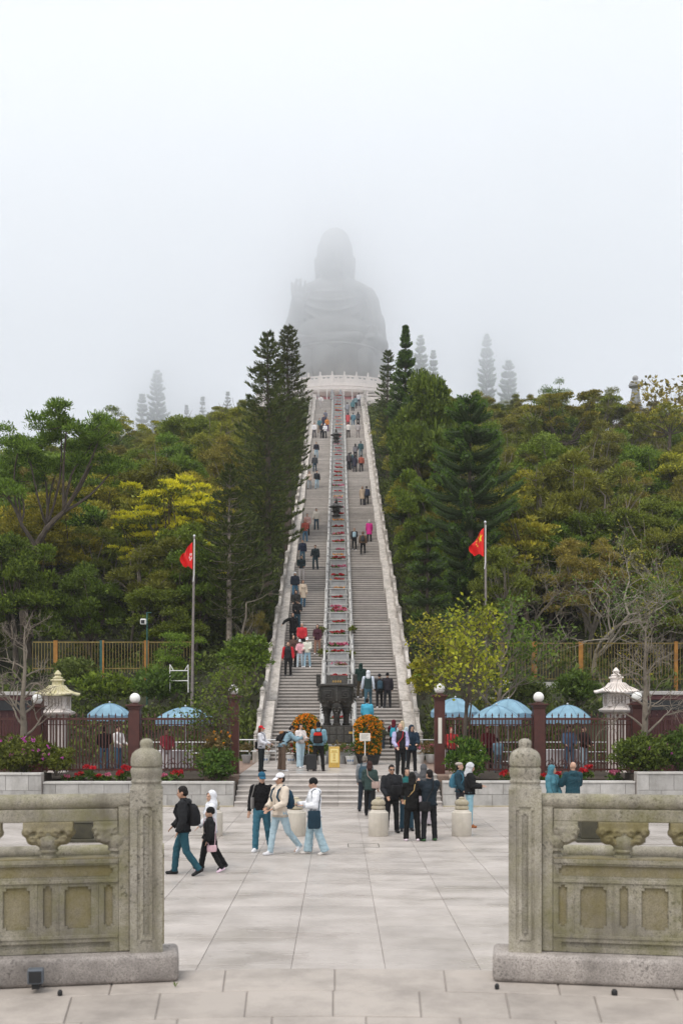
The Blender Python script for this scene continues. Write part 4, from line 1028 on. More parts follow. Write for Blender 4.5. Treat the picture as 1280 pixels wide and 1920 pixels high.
# ------------------------------------------------------------------ white stone lanterns
def stone_lantern(px, D, ytop, label, mossy):
    root = empty('stone_lantern', (X(px, D), D, .75), 0, label, 'stone lantern'); k = D / F
    def zl(py): return Z(py, D) - .75
    mt = M['lantern_moss'] if mossy else M['terrace']
    sc_ = 1.0; o = ytop
    eave = zl(o + 43); body0 = zl(o + 68)
    mb = MB(); mb.box(-.32, .32, -.32, .32, 0, .12); mb.obj('foot', M['terrace'], root, bevel=.02)
    for i in range(4):
        for j in range(4):
            if 0 < i < 3 and 0 < j < 3: continue
            mb = MB(); x, y_ = -.24 + .16 * i, -.24 + .16 * j; mb.box(x - .045, x + .045, y_ - .045, y_ + .045, .121, body0 - .28); mb.obj('column', M['terrace'], root)
    mb = MB(); mb.lathe([(.42, body0 - .279), (.62, body0 - .2), (.66, body0 - .13), (.5, body0 - .06), (.46, body0 - .001)], (0, 0, 0), 8, ang0=math.pi / 8); mb.obj('tray', M['terrace'], root)
    mb = MB(); hb = .33
    for sx in (-1, 1):
        for sy in (-1, 1): mb.box(sx * hb - .07, sx * hb + .07, sy * hb - .07, sy * hb + .07, body0, eave - .03)
    mb.box(-hb, hb, -hb, hb, body0, body0 + .1); mb.box(-hb, hb, -hb, hb, eave - .12, eave - .031)
    mb.box(-.2, .2, -.2, .2, body0 + .1, eave - .12); mb.obj('light_box', M['terrace'], root)
    for i in range(4):
        for s in (-1, 1):
            mb = MB(); x = -.18 + .12 * i; mb.box(x - .025, x + .025, s * (hb + .02) - .02, s * (hb + .02) + .02, body0 + .101, eave - .121); mb.obj('slat', M['terrace'], root)
    mb = MB(); n = 24; prof = [(.73, eave - .02), (.735, eave + .03), (.55, eave + .1), (.36, eave + .22), (.25, eave + .38)]
    vs = []
    for r, z_ in prof:
        for a in range(n):
            t = 2 * math.pi * a / n; q = 1 / max(abs(math.cos(t)), abs(math.sin(t))); q = min(q, 1.3); lift = .06 * (q - 1) / .3 * (r / .73) ** 2
            vs.append((r * q * math.cos(t), r * q * math.sin(t), z_ + lift))
    mb.add(vs, [(i * n + a, i * n + (a + 1) % n, (i + 1) * n + (a + 1) % n, (i + 1) * n + a) for i in range(len(prof) - 1) for a in range(n)] + [tuple(range(n)), tuple((len(prof) - 1) * n + a for a in range(n))])
    rf = mb.obj('roof', mt, root)
    for i in range(9):
        mb = MB(); t = -.6 + i * .15; mb.tube([(t * .42, -.27, eave + .37), (t * .6, -.4, eave + .24), (t, -.6, eave + .115), (t * 1.1, -.735, eave + .05)], .022, 5); mb.obj('roof_rib', mt, rf)
    mb = MB(); mb.lathe([(.25, eave + .38), (.24, eave + .52), (.32, eave + .56), (.3, eave + .6), (.2, eave + .62)], (0, 0, 0), 4, ang0=math.pi / 4); mb.obj('neck', mt, root)
    mb = MB(); mb.lathe([(.17, eave + .62), (.2, eave + .67), (.13, eave + .7), (.1, eave + .73), (.14, eave + .8), (.09, eave + .87), (.02, eave + .95)], (0, 0, 0), 14); mb.obj('jewel', mt, root, smooth=True)
M['lantern_moss'] = stone('yellowed_lantern_stone', (.66, .6, .42), .1, .5, (.36, .33, .08), 50, .3)
stone_lantern(109, 40, 1261, 'white stone lantern with yellowed roof beside the bare tree', True)
stone_lantern(1154, 40, 1256, 'clean white stone lantern with pagoda roof behind the right fence', False)
# ticket booths
def booth(px0, px1, ytop, D, label, sg):
    x0, x1 = X(px0, D), X(px1, D); cx = (x0 + x1) / 2; zt = Z(ytop, D) - .75
    root = empty('ticket_booth', (cx, D, .75), 0, label, 'booth'); h = (x1 - x0) / 2
    mb = MB(); mb.box(-h, h, 0, 2.4, 0, zt - .14); mb.obj('wall', M['maroon_wall'], root)
    n = int(2 * h / .22)
    for k in range(n):
        mb = MB(); x = -h + 2 * h * k / n; mb.box(x + .012, x + 2 * h / n - .012, -.03, -.002, .02, zt - .75); mb.obj('wall_board', M['maroon_wall'], root)
    mb = MB(); mb.box(-h + .05, h - .05, -.05, -.003, zt - .72, zt - .35); mb.obj('hatch', M['glass'], root)
    mb = MB(); mb.box(-h - .15, h + .15, -.5, 2.5, zt - .139, zt); mb.obj('roof', M['roofgrey'], root, bevel=.01)
    mb = MB(); mb.box(-h - .1, h + .1, -.45, -.4, zt - .32, zt - .14); mb.obj('fascia', M['maroon_wall'], root)
booth(-75, 72, 1297, 41, 'maroon booth with grey flat roof behind the bare tree at the left edge', -1)
booth(1198, 1350, 1296, 41, 'maroon booth with grey flat roof behind the right bare tree', 1)

# ------------------------------------------------------------------ flagpoles and flags
def flag(px_top, y_top, px_bot, D, hoist_y, fly, droop, label, plabel, mark):
    zt = Z(y_top, D); xt = X(px_top, D); xb = X(px_bot, D); g0 = max(.78, hill(xb, max(D, SY + .1)) - .2)
    root = empty('flagpole', (xb, D, g0), 0, plabel, 'flagpole')
    mb = MB(); mb.tube([(0, 0, 0), ((xt - xb) * .5, 0, (zt - g0) * .5), (xt - xb, 0, zt - g0)], [.075, .06, .045], 10); mb.obj('shaft', M['pole'], root, smooth=True)
    mb = MB(); mb.sphere((xt - xb, 0, zt - g0 + .05), .06, 10, 6); mb.obj('truck_ball', M['steel'], root, smooth=True)
    z1, z0 = Z(hoist_y[0], D), Z(hoist_y[1], D)
    mb = MB(); mb.tube([(xt - xb + .015, -.07, zt - g0 - .1), (xt - xb + .0, -.07, z0 - g0 - .3), (xt - xb - .04, -.06, z0 - g0 - .6)], .018, 6); mb.obj('halyard', M['white'], root)
    H_ = z1 - z0; fx = xt + (xb - xt) * ((zt - z1) / (zt - g0))
    def fp(u, v, off=0):      # u along the fly, v down the hoist
        x = -fly * (u ** .9) * (.75 + .25 * math.sin(math.pi * min(1, v * 1.1)))
        y_ = .2 * math.sin(u * 9 + v * 1.5) * u ** .5 - .06 + off
        z_ = -v * H_ * (1 - .3 * u) - droop * u * (1 - .55 * v) + .04 * math.sin(u * 7 + v * 5)
        return (x - .03, y_, z_)
    mb = MB(); nu, nv = 16, 10
    vs = [fp(i / (nu - 1), j / (nv - 1)) for j in range(nv) for i in range(nu)]
    mb.add(vs, [(j * nu + i, j * nu + i + 1, (j + 1) * nu + i + 1, (j + 1) * nu + i) for j in range(nv - 1) for i in range(nu - 1)])
    if M['red_cloth'] is None: M['red_cloth'] = plain('red_flag_cloth', (.72, .012, .01), .7, .08, 3)
    f_ = mb.obj('flag', M['red_cloth'], smooth=True, loc=(fx - .04, D, z1)); tag(f_, label, 'flag')
    f_.location.y = D
    def star(cu, cv, r, rot=0, name='star', mat=None, five=True):
        for off in (-.008, .008):
            mb = MB(); pts = []
            for k in range(10):
                a = math.pi * k / 5 + rot; q = r if k % 2 == 0 else r * .4
                pts.append(fp(max(.005, cu + q * math.sin(a) * .8), min(.99, max(.01, cv - q * math.cos(a))), off))
            c = fp(cu, cv, off); mb.add([c] + pts, [(0, 1 + k, 1 + (k + 1) % 10) for k in range(10)]); mb.obj(name, mat, f_)
    gy = plain('flag_star_yellow', (.85, .68, .02), .6, .05) if mark == 'stars' else plain('flag_flower_white', (.85, .8, .78), .6, .05)
    if mark == 'stars':
        star(.2, .3, .19, 0, 'large_star', gy)
        for cu, cv, r_ in ((.4, .14, .065), (.48, .27, .065), (.48, .43, .065), (.4, .55, .065)): star(cu, cv, r_, .4, 'small_star', gy)
    else:
        for k in range(5):
            for off in (-.008, .008):
                mb = MB(); a = 2 * math.pi * k / 5 + .3; pts = []
                for t in range(9):
                    b_ = 2 * math.pi * t / 9; pu = .08 * math.sin(a) + .035 * math.cos(b_); pv = -.1 * math.cos(a) + .05 * math.sin(b_); pts.append(fp(.14 + pu, .52 + pv, off))
                mb.add(pts, [tuple(range(9))]); mb.obj('flower_petal', gy, f_)
    return root
flag(364.5, 1007, 359, 47.5, (1017, 1066), .55, .5, 'red flag with a white five-petalled flower hanging limp at the left', 'tall weathered flagpole left of the stairs in front of the yellow tree', 'flower')
flag(909, 981, 912, 47.5, (990, 1042), .68, .75, 'red flag with yellow stars hanging limp at the right', 'tall weathered flagpole right of the stairs before the plush pine', 'stars')

# ------------------------------------------------------------------ upper rusty fences on the slope, camera mast, white frames
def upper_fence(px0, px1, D, y_top, y_bot, posts, label):
    x0, x1 = X(px0, D), X(px1, D); cx = (x0 + x1) / 2; zt, zb = Z(y_top, D), Z(y_bot, D)
    root = empty('rusty_fence', (cx, D, zb), 0, label, 'fence'); h = (x1 - x0) / 2; H_ = zt - zb
    mb = MB(); mb.box(-h, h, -.02, .02, H_ - .06, H_); mb.obj('top_rail', M['olive_metal'], root)
    mb = MB(); mb.box(-h, h, -.02, .02, .1, .15); mb.obj('bottom_rail', M['olive_metal'], root)
    mb = MB(); mb.box(-.013, .013, -.013, .013, -.1, H_ - .061); bm_ = mb.mesh('bar', M['olive_metal'])
    n = int(2 * h / .15)
    for k in range(n + 1): meshobj('bar', bm_, root, (-h + 2 * h * k / n, 0, 0))
    for px, w_, c in posts:
        x = X(px, D) - cx; mb = MB(); mb.box(x - w_, x + w_, -.06, .06, -.8, H_ + .06); mb.obj('post', M[c], root)
UF = 54.0
upper_fence(62, 362, UF, 1203, 1258, [(105, .1, 'orange_metal'), (190, .06, 'green_metal'), (194, .04, 'orange_metal'), (275, .12, 'orange_metal')], 'rusty orange and green bar fence on the slope left of the stairs')
upper_fence(928, 1330, UF, 1205, 1278, [(1001, .11, 'orange_metal'), (1088, .11, 'orange_metal'), (1266, .09, 'orange_metal')], 'rusty orange bar fence on the slope right of the stairs')
D = 52
root = empty('camera_mast', (X(276, D), D, 3.2), 0, 'thin mast with white surveillance camera above the left rusty fence', 'camera mast')
h = Z(1148, D) - 3.2
mb = MB(); mb.tube([(0, 0, 0), (0, 0, h)], .035, 8); mb.tube([(0, 0, h - .02), (.22, 0, h - .02)], .02, 6); mb.obj('mast', M['green_metal'], root)
mb = MB(); z_ = Z(1166, D) - 3.2; mb.box(-.3, -.02, -.2, .15, z_ - .14, z_ + .14); mb.obj('camera_housing', M['white'], root, bevel=.03)
mb = MB(); mb.box(-.26, -.08, -.21, -.201, z_ - .09, z_ + .08); mb.obj('lens', M['dark'], root)
for px0, px1, D, yt, yb, lb in ((319, 353, 49, 1246, 1278, 'white open metal frame standing in the bushes by the left flagpole'), (912, 948, 49, 1276, 1312, 'white open metal frame in the bushes below the right rusty fence')):
    root = empty('scaffold_stand', (X((px0 + px1) / 2, D), D, Z(yb, D) - .5), 0, lb, 'scaffold'); h = (px1 - px0) * D / F / 2; t = (yb - yt) * D / F + .5
    for x in (-h, h): mb = MB(); mb.tube([(x, 0, 0), (x, 0, t)], .025, 6); mb.obj('upright', M['white'], root)
    for z_ in (t * .42, t * .78): mb = MB(); mb.tube([(-h, 0, z_), (h, 0, z_)], .022, 6); mb.obj('crossbar', M['white'], root)
    mb = MB(); mb.tube([(-h, 0, t), (-h * .6, 0, t * .78)], .018, 6); mb.tube([(h, 0, t), (h * .6, 0, t * .78)], .018, 6); mb.obj('brace', M['white'], root)
mb = MB(); mb.box(-2, 1.6, -.15, .15, -.5, .12); tag(mb.obj('concrete_ledge', M['coping'], loc=(X(1030, 53), 53.4, Z(1283, 53))), 'pale concrete ledge below the right rusty fence', 'ledge')
# small stepped pagoda on the right skyline
D = 118
root = empty('stone_pagoda', (X(1190, D), D, Z(790, D)), 0, 'small ringed stone pagoda on the right skyline with a ball on top', 'pagoda')
H_ = (790 - 705) * D / F
mb = MB(); pr = []
for k in range(13):
    t = k / 13; r = .95 - .6 * t; z_ = t * H_ * .72; pr += [(r, z_), (r, z_ + H_ * .03), (r * .88, z_ + H_ * .034), (r * .88, z_ + H_ * .054)]
mb.lathe(pr, (0, 0, 0), 16); mb.obj('ringed_spire', M['pagoda'] if 'pagoda' in M else M['trough'], root)
mb = MB(); mb.lathe([(.3, H_ * .72), (.7, H_ * .76), (.74, H_ * .8), (.6, H_ * .86), (.25, H_ * .89), (.2, H_ * .91)], (0, 0, 0), 16); mb.obj('cap', M['trough'], root, smooth=True)
mb = MB(); mb.sphere((0, 0, H_ * .95), .33, 12, 8); mb.obj('ball', M['trough'], root, smooth=True)
# ------------------------------------------------------------------ vegetation
def nrm(v): return v / np.maximum(1e-9, np.linalg.norm(v, axis=1, keepdims=True))
def leaf_mesh(rng, c, a, l, w_):
    """diamond-shaped leaves at c along a"""
    n = len(c); a = nrm(a); b = nrm(np.cross(a, nrm(rng.normal(size=(n, 3)))))
    l = np.broadcast_to(l, (n,)).reshape(-1, 1); w_ = np.broadcast_to(w_, (n,)).reshape(-1, 1)
    cr = np.cross(a, b)
    mid = c + a * l * .5 + cr * l * .08
    V = np.stack([c, mid + b * w_ * .5, c + a * l, mid - b * w_ * .5], 1).reshape(-1, 3)
    return V
def leaf_obj_mesh(name, groups, smooth=False):
    """groups: list of (V, material)"""
    V = np.concatenate([g[0] for g in groups]); n = len(V) // 4
    me = np_mesh(name, V, np.arange(n * 4).reshape(-1, 4))
    idx = []
    for k, (v, m) in enumerate(groups): me.materials.append(m); idx.append(np.full(len(v) // 4, k, dtype=np.int32))
    if len(groups) > 1: me.polygons.foreach_set('material_index', np.concatenate(idx))
    return me
def blob_leaves(rng, centers, radii, flat, n, l, w_, up=.5, shell=.45, jitter=.7):
    C = []; A = []; Q = []
    for (c, r) in zip(centers, radii):
        q = rng.uniform(.72, 1.4); k = max(4, int(n * (r / np.mean(radii)) ** 2 * rng.uniform(.55, 1.15) / q)); Q.append(np.full(k, q)); d = nrm(rng.normal(size=(k, 3)))
        d[:, 2] = np.where(d[:, 2] < -.25, -d[:, 2] * .6, d[:, 2])
        rr = r * rng.random((k, 1)) ** shell
        p = d * rr * np.array([1, 1, flat]); C.append(p + np.array(c))
        A.append(d * .7 + np.array([0, 0, up]) + rng.normal(size=(k, 3)) * jitter)
    C = np.concatenate(C); A = np.concatenate(A); Q = np.concatenate(Q)
    return leaf_mesh(rng, C, A, l * Q * (.7 + .6 * rng.random(len(C))), w_ * Q * (.7 + .6 * rng.random(len(C))))
def limb(mb, p, q, r0, r1, rng, sag=.15, seg=5, n=5):
    p, q = np.array(p, float), np.array(q, float); d = q - p; ln = np.linalg.norm(d); o = rng.normal(size=3) * ln * .07
    pts = [p + d * t + np.array([0, 0, -sag * ln * math.sin(math.pi * t)]) + o * math.sin(math.pi * t) for t in np.linspace(0, 1, n)]
    mb.tube(pts, [r0 + (r1 - r0) * t for t in np.linspace(0, 1, n)], seg, cap=False)
def make_broad(seed, kind, nleaf=11000):
    """trunk and crown of a broad-leaved tree about 8 m tall: clumps on forked limbs with gaps between"""
    rng = np.random.default_rng(seed); mb = MB()
    H0 = 8.0; leaf = dict(dense='dense', olive='olive', brown='brown', yellowg='yellowg', layered='olive')[kind]
    K = dict(dense=46, olive=40, brown=34, yellowg=36, layered=30)[kind]
    cz, rz, rx = dict(dense=(4.6, 3.3, 2.7), olive=(4.9, 3.0, 2.5), brown=(4.8, 3.1, 2.6), yellowg=(5.0, 2.8, 2.6), layered=(5.3, 2.5, 3.0))[kind]
    cs = []; rs = []; lobes = [nrm(rng.normal(size=(1, 3)))[0] for _ in range(6)]
    while len(cs) < K:
        d = nrm(rng.normal(size=(1, 3)))[0]
        if d[2] < -.75: continue
        lob = .72 + .38 * max(0, max(float(d @ l_) for l_ in lobes)) ** 3
        r = lob * (rng.random() ** .35)
        c = np.array([d[0] * rx * r, d[1] * rx * r, cz + d[2] * rz * r])
        rad = rng.uniform(.55, 1.0) * (.85 if kind in ('olive', 'brown') else 1)
        cs.append(c); rs.append(rad)
    cs = np.array(cs); rs = np.array(rs)
    base = np.array([0, 0, -.6]); fork = np.array([rng.normal() * .25, rng.normal() * .25, 2.0])
    limb(mb, base, fork, .2, .15, rng, 0, 8)
    order = np.argsort(cs[:, 2]); forks = []
    for k in range(5):
        a = 2 * math.pi * k / 5 + rng.random(); f = fork + np.array([math.cos(a) * 1.0, math.sin(a) * 1.0, rng.uniform(1.2, 2.6)]); limb(mb, fork, f, .11, .07, rng, .05, 6); forks.append(f)
    for c in cs:
        f = min(forks, key=lambda g: np.linalg.norm(g - c)); limb(mb, f, c, .05, .015, rng, .06, 5, 4)
    pale = kind in ('olive', 'brown')
    if pale:   # bare pale twigs standing out of the crown
        for k in range(44):
            c = cs[rng.integers(K)]; d = nrm(rng.normal(size=(1, 3)))[0]; d[2] = abs(d[2]); limb(mb, c, c + d * rng.uniform(.7, 1.7), .03, .008, rng, 0, 4, 4)
    flat = dict(dense=.75, olive=.7, brown=.75, yellowg=.6, layered=.3)[kind]
    l, w_ = dict(dense=(.18, .085), olive=(.2, .05), brown=(.18, .06), yellowg=(.18, .085), layered=(.18, .075))[kind]
    V = blob_leaves(rng, cs, rs, flat, nleaf // K, l, w_, dict(dense=.5, olive=.35, brown=.4, yellowg=.7, layered=.8)[kind], .5)
    groups = [(V, L[leaf])]
    return mb.mesh('trunk', M['bark_pale'] if pale else M['bark'], True), leaf_obj_mesh('crown', groups), H0
def make_conifer(seed, H0, Rm, style, bare=.06, gap=None, top_pow=.8):
    rng = np.random.default_rng(seed); mb = MB(); core = MB()
    mb.tube([(rng.normal() * .03, rng.normal() * .03, z_) for z_ in np.linspace(-.8, H0 - .1, 9)], [max(.03, .017 * H0 * (1 - t) + .02) for t in np.linspace(0, 1, 9)], 8)
    C, A, Ls, Ws, T = [], [], [], [], []
    plush = style == 'norfolk'
    gap = gap or (.5 if plush else .52); z_ = H0 * bare; wh = 0
    while z_ < H0 - .2:
        t = (H0 - z_) / H0
        Lb = Rm * min(1.0, (t / .42)) ** top_pow * (1 if t < .45 else 1 - .38 * (t - .45) / .55) * rng.uniform(.86, 1.1)
        nb = 6
        if Lb < .5: nb = 5
        a0 = rng.random() * 6.28
        for k in range(nb):
            a = a0 + 2 * math.pi * (k + rng.uniform(-.2, .2)) / nb; L_ = Lb * rng.uniform(.75, 1.08)
            lift = (.62 if t < .12 else .1 if not plush else .02) + rng.normal() * .05; up = .5 if plush else .42
            dr = np.array([math.cos(a), math.sin(a), 0]); la = np.array([-math.sin(a), math.cos(a), 0])
            pt = lambda s: dr * L_ * s + np.array([0, 0, 1]) * L_ * (lift * s - .32 * s + up * s * s * (1 if t > .15 else .3))
            mb.tube([pt(s) + np.array([0, 0, z_]) for s in (0, .5, .95)], [.035, .022, .008], 4, cap=False)
            if plush:
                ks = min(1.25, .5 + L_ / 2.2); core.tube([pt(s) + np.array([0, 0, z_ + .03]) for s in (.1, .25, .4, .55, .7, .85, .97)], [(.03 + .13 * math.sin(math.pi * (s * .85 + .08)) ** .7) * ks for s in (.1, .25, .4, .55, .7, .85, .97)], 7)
            n = int((300 if plush else 105) * max(.35, min(1.3, L_ / 1.6)))
            s = rng.random(n) ** .75 * .92 + .08
            P_ = np.array([pt(q) for q in s]); tang = nrm(np.array([pt(q + .02) - pt(q - .02) for q in s]))
            if plush:
                rad = (.08 + .14 * np.sin(math.pi * (s * .85 + .08)) ** .7) * min(1.25, .5 + L_ / 2.2); th = rng.random(n) * 6.28
                off = la * (np.cos(th) * rad * 1.5)[:, None] + np.array([0, 0, 1]) * (np.sin(th) * rad + .05)[:, None]
                ax = tang * .9 + off * 2.6 + np.array([0, 0, .3])
                C.append(P_ + off * .85 + np.array([0, 0, z_])); A.append(ax + rng.normal(size=(n, 3)) * .2); Ls.append(np.full(n, .14)); Ws.append(np.full(n, .05)); T.append((s + rng.normal(size=n) * .07 > .8) | ((np.sin(th) > .55) & (rng.random(n) < .3)))  # fresh tips are lighter; some upper needles too, painting in top light
            else:
                wd = .2 * L_ * np.sin(math.pi * np.minimum(1, s ** .9 * .9 + .05)); q = rng.uniform(-1, 1, n)
                off = la * (wd * q)[:, None] + np.array([0, 0, 1]) * (.12 * np.abs(q) * wd + rng.normal(size=n) * .04)[:, None]
                ax = tang * .75 + la * (q * .5)[:, None] + np.array([0, 0, .4])
                C.append(P_ + off + np.array([0, 0, z_])); A.append(ax + rng.normal(size=(n, 3)) * .22); Ls.append(np.full(n, .24)); Ws.append(np.full(n, .062)); T.append(s > 2)
        z_ += gap * rng.uniform(.8, 1.15) * (.65 if t < .2 else 1); wh += 1
    C, A, Ls, Ws, T = map(np.concatenate, (C, A, Ls, Ws, T))
    V = leaf_mesh(rng, C, A, Ls * rng.uniform(.75, 1.25, len(C)), Ws); V4 = V.reshape(-1, 4, 3)
    if plush: g = [(V4[~T].reshape(-1, 3), L['norfolk']), (V4[T].reshape(-1, 3), L['norfolk_tip_toplit'])]
    else: g = [(V, L['araucaria'])]
    cm = core.mesh('bough_cores', M['bough_core'], True) if plush else None  # solid cores added inside the needles to block light and shade the fronds
    return mb.mesh('trunk', M['bark'], True), leaf_obj_mesh('crown', g), cm
def branchy(rng, mb, p, d, ln, r, depth, ends, spread=.6, up=.12, fork=3, segs=4, bend=.16):
    p = np.array(p, float); d = np.array(d, float); d /= np.linalg.norm(d); pts = [p.copy()]; rad = [r]
    for k in range(segs):
        d = d + rng.normal(size=3) * bend + np.array([0, 0, up * .3]); d /= np.linalg.norm(d); p = p + d * ln / segs; pts.append(p.copy()); rad.append(r * (1 - .45 * (k + 1) / segs))
    mb.tube(pts, rad, 6 if r > .03 else 4, cap=False)
    if depth == 0: ends.append((p, d)); return
    n = fork if depth > 1 else fork
    for k in range(n):
        j = rng.integers(max(1, segs - 2), segs + 1) if k else segs
        v = rng.normal(size=3); v -= d * (v @ d); v /= np.linalg.norm(v)
        nd = d * (1 - spread * .5) + v * spread * rng.uniform(.6, 1.2) + np.array([0, 0, up])
        branchy(rng, mb, pts[j], nd, ln * rng.uniform(.58, .85), max(.006, r * .55 * rng.uniform(.8, 1.1)), depth - 1, ends, spread, up, fork, segs, bend)
def tree_root(name, x, y, zb, label, cat, group=None, rz=None):
    return empty(name, (x, y, zb), rnd.uniform(0, 6.28) if rz is None else rz, label, cat, group)
def ground(x, y): return hill(x, y) if y > SY else .75
# ---- named conifers
def conifer(px, ytop, D, halfw, style, seed, label, bare=.06, gap=None, tp=.8, name='tall_conifer', x=None, group=None):
    x = X(px, D); zb = ground(x, D); H_ = Z(ytop, D) - zb
    tm, cm, co = make_conifer(seed, H_, halfw * D / F, style, bare, gap, tp)
    if seed == 13: tm.materials[0] = M['bark_white']
    r = tree_root(name, x, D, zb, label, 'conifer', group); meshobj('trunk', tm, r); q = meshobj('crown', cm, r)
    if co: tag(meshobj('bough_cores', co, r), kind='stuff')
    return r, H_
conifer(502, 618, 66, 76, 'araucaria', 11, 'tallest dark conifer close to the left side of the stairs', .24)
conifer(540, 612, 79, 50, 'araucaria', 12, 'dark slender conifer with flat tuft top just behind the tallest left conifer', .36, None, .55)
conifer(430, 872, 57, 70, 'araucaria', 13, 'lower green conifer with mottled bare trunk in front of the tallest left conifer', .3)
conifer(470, 960, 62, 50, 'araucaria', 14, 'dark conifer filling the gap under the tallest left conifer', .12)
conifer(482, 1010, 60, 38, 'araucaria', 15, 'short dark conifer below the tallest left conifer', .12)
conifer(760, 606, 84, 40, 'norfolk', 16, 'tall pine with spiky open top rising behind the big rounded tree right of the stairs', .1, .62, .9)
conifer(727, 655, 104, 26, 'araucaria', 17, 'narrow hazy conifer close to the right side of the upper stairs', .08, None, .6)
conifer(880, 746, 61, 92, 'norfolk', 18, 'plush layered pine with upturned bright tips right of the stairs', .12, .82, .42)
conifer(800, 985, 57.5, 44, 'norfolk', 19, 'lower dark plush pine between the balustrade and the plush layered pine', .06, .85, .5)
# conifers in the fog on the skyline
fog_c = [(295, 695, 158, 22, 'tall hazy conifer standing alone on the left skyline'), (267, 738, 158, 16, 'shorter hazy conifer touching the tall one on the left skyline'), (912, 627, 162, 19, 'tall ghostly conifer in the fog on the right skyline'), (953, 676, 162, 22, 'ghostly broad conifer beside the tall one on the right skyline'), (788, 629, 166, 18, 'pale foggy conifer behind the spiky pine top'), (812, 655, 166, 14, 'faint small conifer in the fog behind the big rounded tree'), (380, 742, 150, 6, 'tiny conical conifer on the left ridge'), (350, 757, 150, 5, 'smallest conical conifer on the left ridge'), (427, 735, 150, 7, 'small conical conifer on the ridge next to the tallest left conifer')]
for k, (px, yt, D, hw, lb) in enumerate(fog_c): conifer(px, yt, D, hw, 'norfolk' if k < 6 else 'araucaria', 30 + k, lb, .05, .8 if k < 6 else .5, .5)
# ---- special broad trees
def special(px, ytop, D, kind, wpx, seed, label, zb=None, nleaf=16000, name='broadleaf_tree', sx=1):
    x = X(px, D); zb = ground(x, D) if zb is None else zb; H_ = Z(ytop, D) - zb
    tm, cm, H0 = make_broad(seed, kind, nleaf); r = tree_root(name, x, D, zb - .0, label, 'tree')
    r.scale = (wpx * D / F / 2 / 2.9,) * 2 + (H_ / 8.0,); meshobj('trunk', tm, r); meshobj('crown', cm, r); return r
special(792, 676, 73, 'dense', 160, 51, 'big rounded dark green tree right of the stairs', None, 60000)
special(785, 890, 67, 'dense', 120, 52, 'dense dark tree below the big rounded tree right of the stairs', None, 42000)
special(20, 1000, 55, 'dense', 190, 53, 'dense dark green tree at the left edge below the open pine', None, 40000)
special(210, 764, 140, 'dense', 80, 54, 'hazy rounded tree on the left skyline', None, 9000)
special(1140, 722, 116, 'olive', 90, 55, 'rounded olive tree on the right skyline left of the pagoda', None, 9000)
special(1035, 712, 112, 'dense', 100, 56, 'rounded green tree on the right ridge', None, 9000)
special(478, 1130, 56.5, 'brown', 56, 57, 'low brown-green tree against the lower left balustrade', None, 9000)
special(715, 760, 112, 'yellowg', 50, 58, 'yellow-green bush beside the right balustrade near the top of the stairs', hill(X(715, 112), 112), 6000)
special(330, 1180, 52, 'dense', 110, 59, 'bright green round bush behind the left flagpole', None, 9000)
# open-crowned pine at the left: leaning limbs with needles in separate clouds
def open_pine():
    D = 60; rng = np.random.default_rng(5); mb = MB(); r = tree_root('open_pine', X(62, D), D, ground(X(62, D), D), 'open-crowned dark pine with leaning bare limbs at the upper left', 'pine tree', rz=0)
    k = D / F
    def q(px, py, dy=0): return np.array([(px - 62) * k, dy, (HY - py) * k + CZ - r.location.z])
    fork = q(66, 1028); limb(mb, q(60, 1250), fork, .3, .2, rng, 0, 8)
    tips = []
    for (px, py, dy, rr_) in ((85, 985, .3, .13), (120, 960, 0, .14), (45, 985, -.5, .1)):
        limb(mb, fork, q(px, py, dy), .17, rr_, rng, .03, 7); tips.append((q(px, py, dy), rr_))
    cl = []
    for i, (tp, rr_) in enumerate(tips):
        tg = [[(100, 870, .5), (70, 880, -.6), (115, 800, 0), (60, 830, .4)], [(150, 860, .2), (190, 830, -.3), (165, 800, .5), (205, 880, .3), (140, 810, -.8)], [(25, 900, 0), (10, 870, .6), (45, 850, -.5), (-10, 900, .2), (15, 930, -.6)]][i]
        for (px, py, dy) in tg:
            e = q(px, py, dy * 2); limb(mb, tp, e, rr_ * .7, .035, rng, -.04, 6)
            for j in range(5):
                c = e + rng.normal(size=3) * np.array([.75, .8, .55]); limb(mb, e, c, .03, .01, rng, 0, 4, 4); cl.append(c)
            cl.append(e)
    cl = np.array(cl); V = blob_leaves(rng, cl, rng.uniform(.5, .85, len(cl)), .7, 420, .2, .06, .6, .5)
    meshobj('trunk', mb.mesh('trunk', M['bark'], True), r); meshobj('crown', leaf_obj_mesh('crown', [(V, L['dense'])]), r)
open_pine()
# yellow flowering tree: flat tiers of blossom over dark leaves
def yellow_tree(px, py, D, wpx, hpx, seed, label, leaf, tiers, n=150):
    rng = np.random.default_rng(seed); mb = MB(); x = X(px, D); zb = ground(x, D); r = tree_root('blossom_tree', x, D, zb, label, 'flowering tree', rz=0); k = D / F
    cs, rs = [], []
    for (tx, ty, tw) in tiers:
        for j in range(int(tw / 9)):
            cs.append(((tx - px + rng.uniform(-.5, .5) * tw) * k, rng.normal() * 1.1, CZ + (HY - ty) * k - zb + rng.normal() * .24)); rs.append(rng.uniform(.35, .7))
    cs = np.array(cs); fork = np.array([0, 0, max(1.5, cs[:, 2].min() - .8)])
    limb(mb, (0, 0, -.5), fork, .22, .14, rng, 0, 7)
    for c in cs[::2]: limb(mb, fork, c, .07, .015, rng, .1, 5)
    V = blob_leaves(rng, cs, np.array(rs), .22, n, .2, .11, 1.0, .5)
    V2 = blob_leaves(rng, cs - np.array([0, 0, .3]), np.array(rs) * 1.1, .45, 70, .24, .1, .3, .5)
    meshobj('trunk', mb.mesh('trunk', M['bark'], True), r); meshobj('crown', leaf_obj_mesh('crown', [(V, L[leaf]), (V2, L['olive'])]), r)
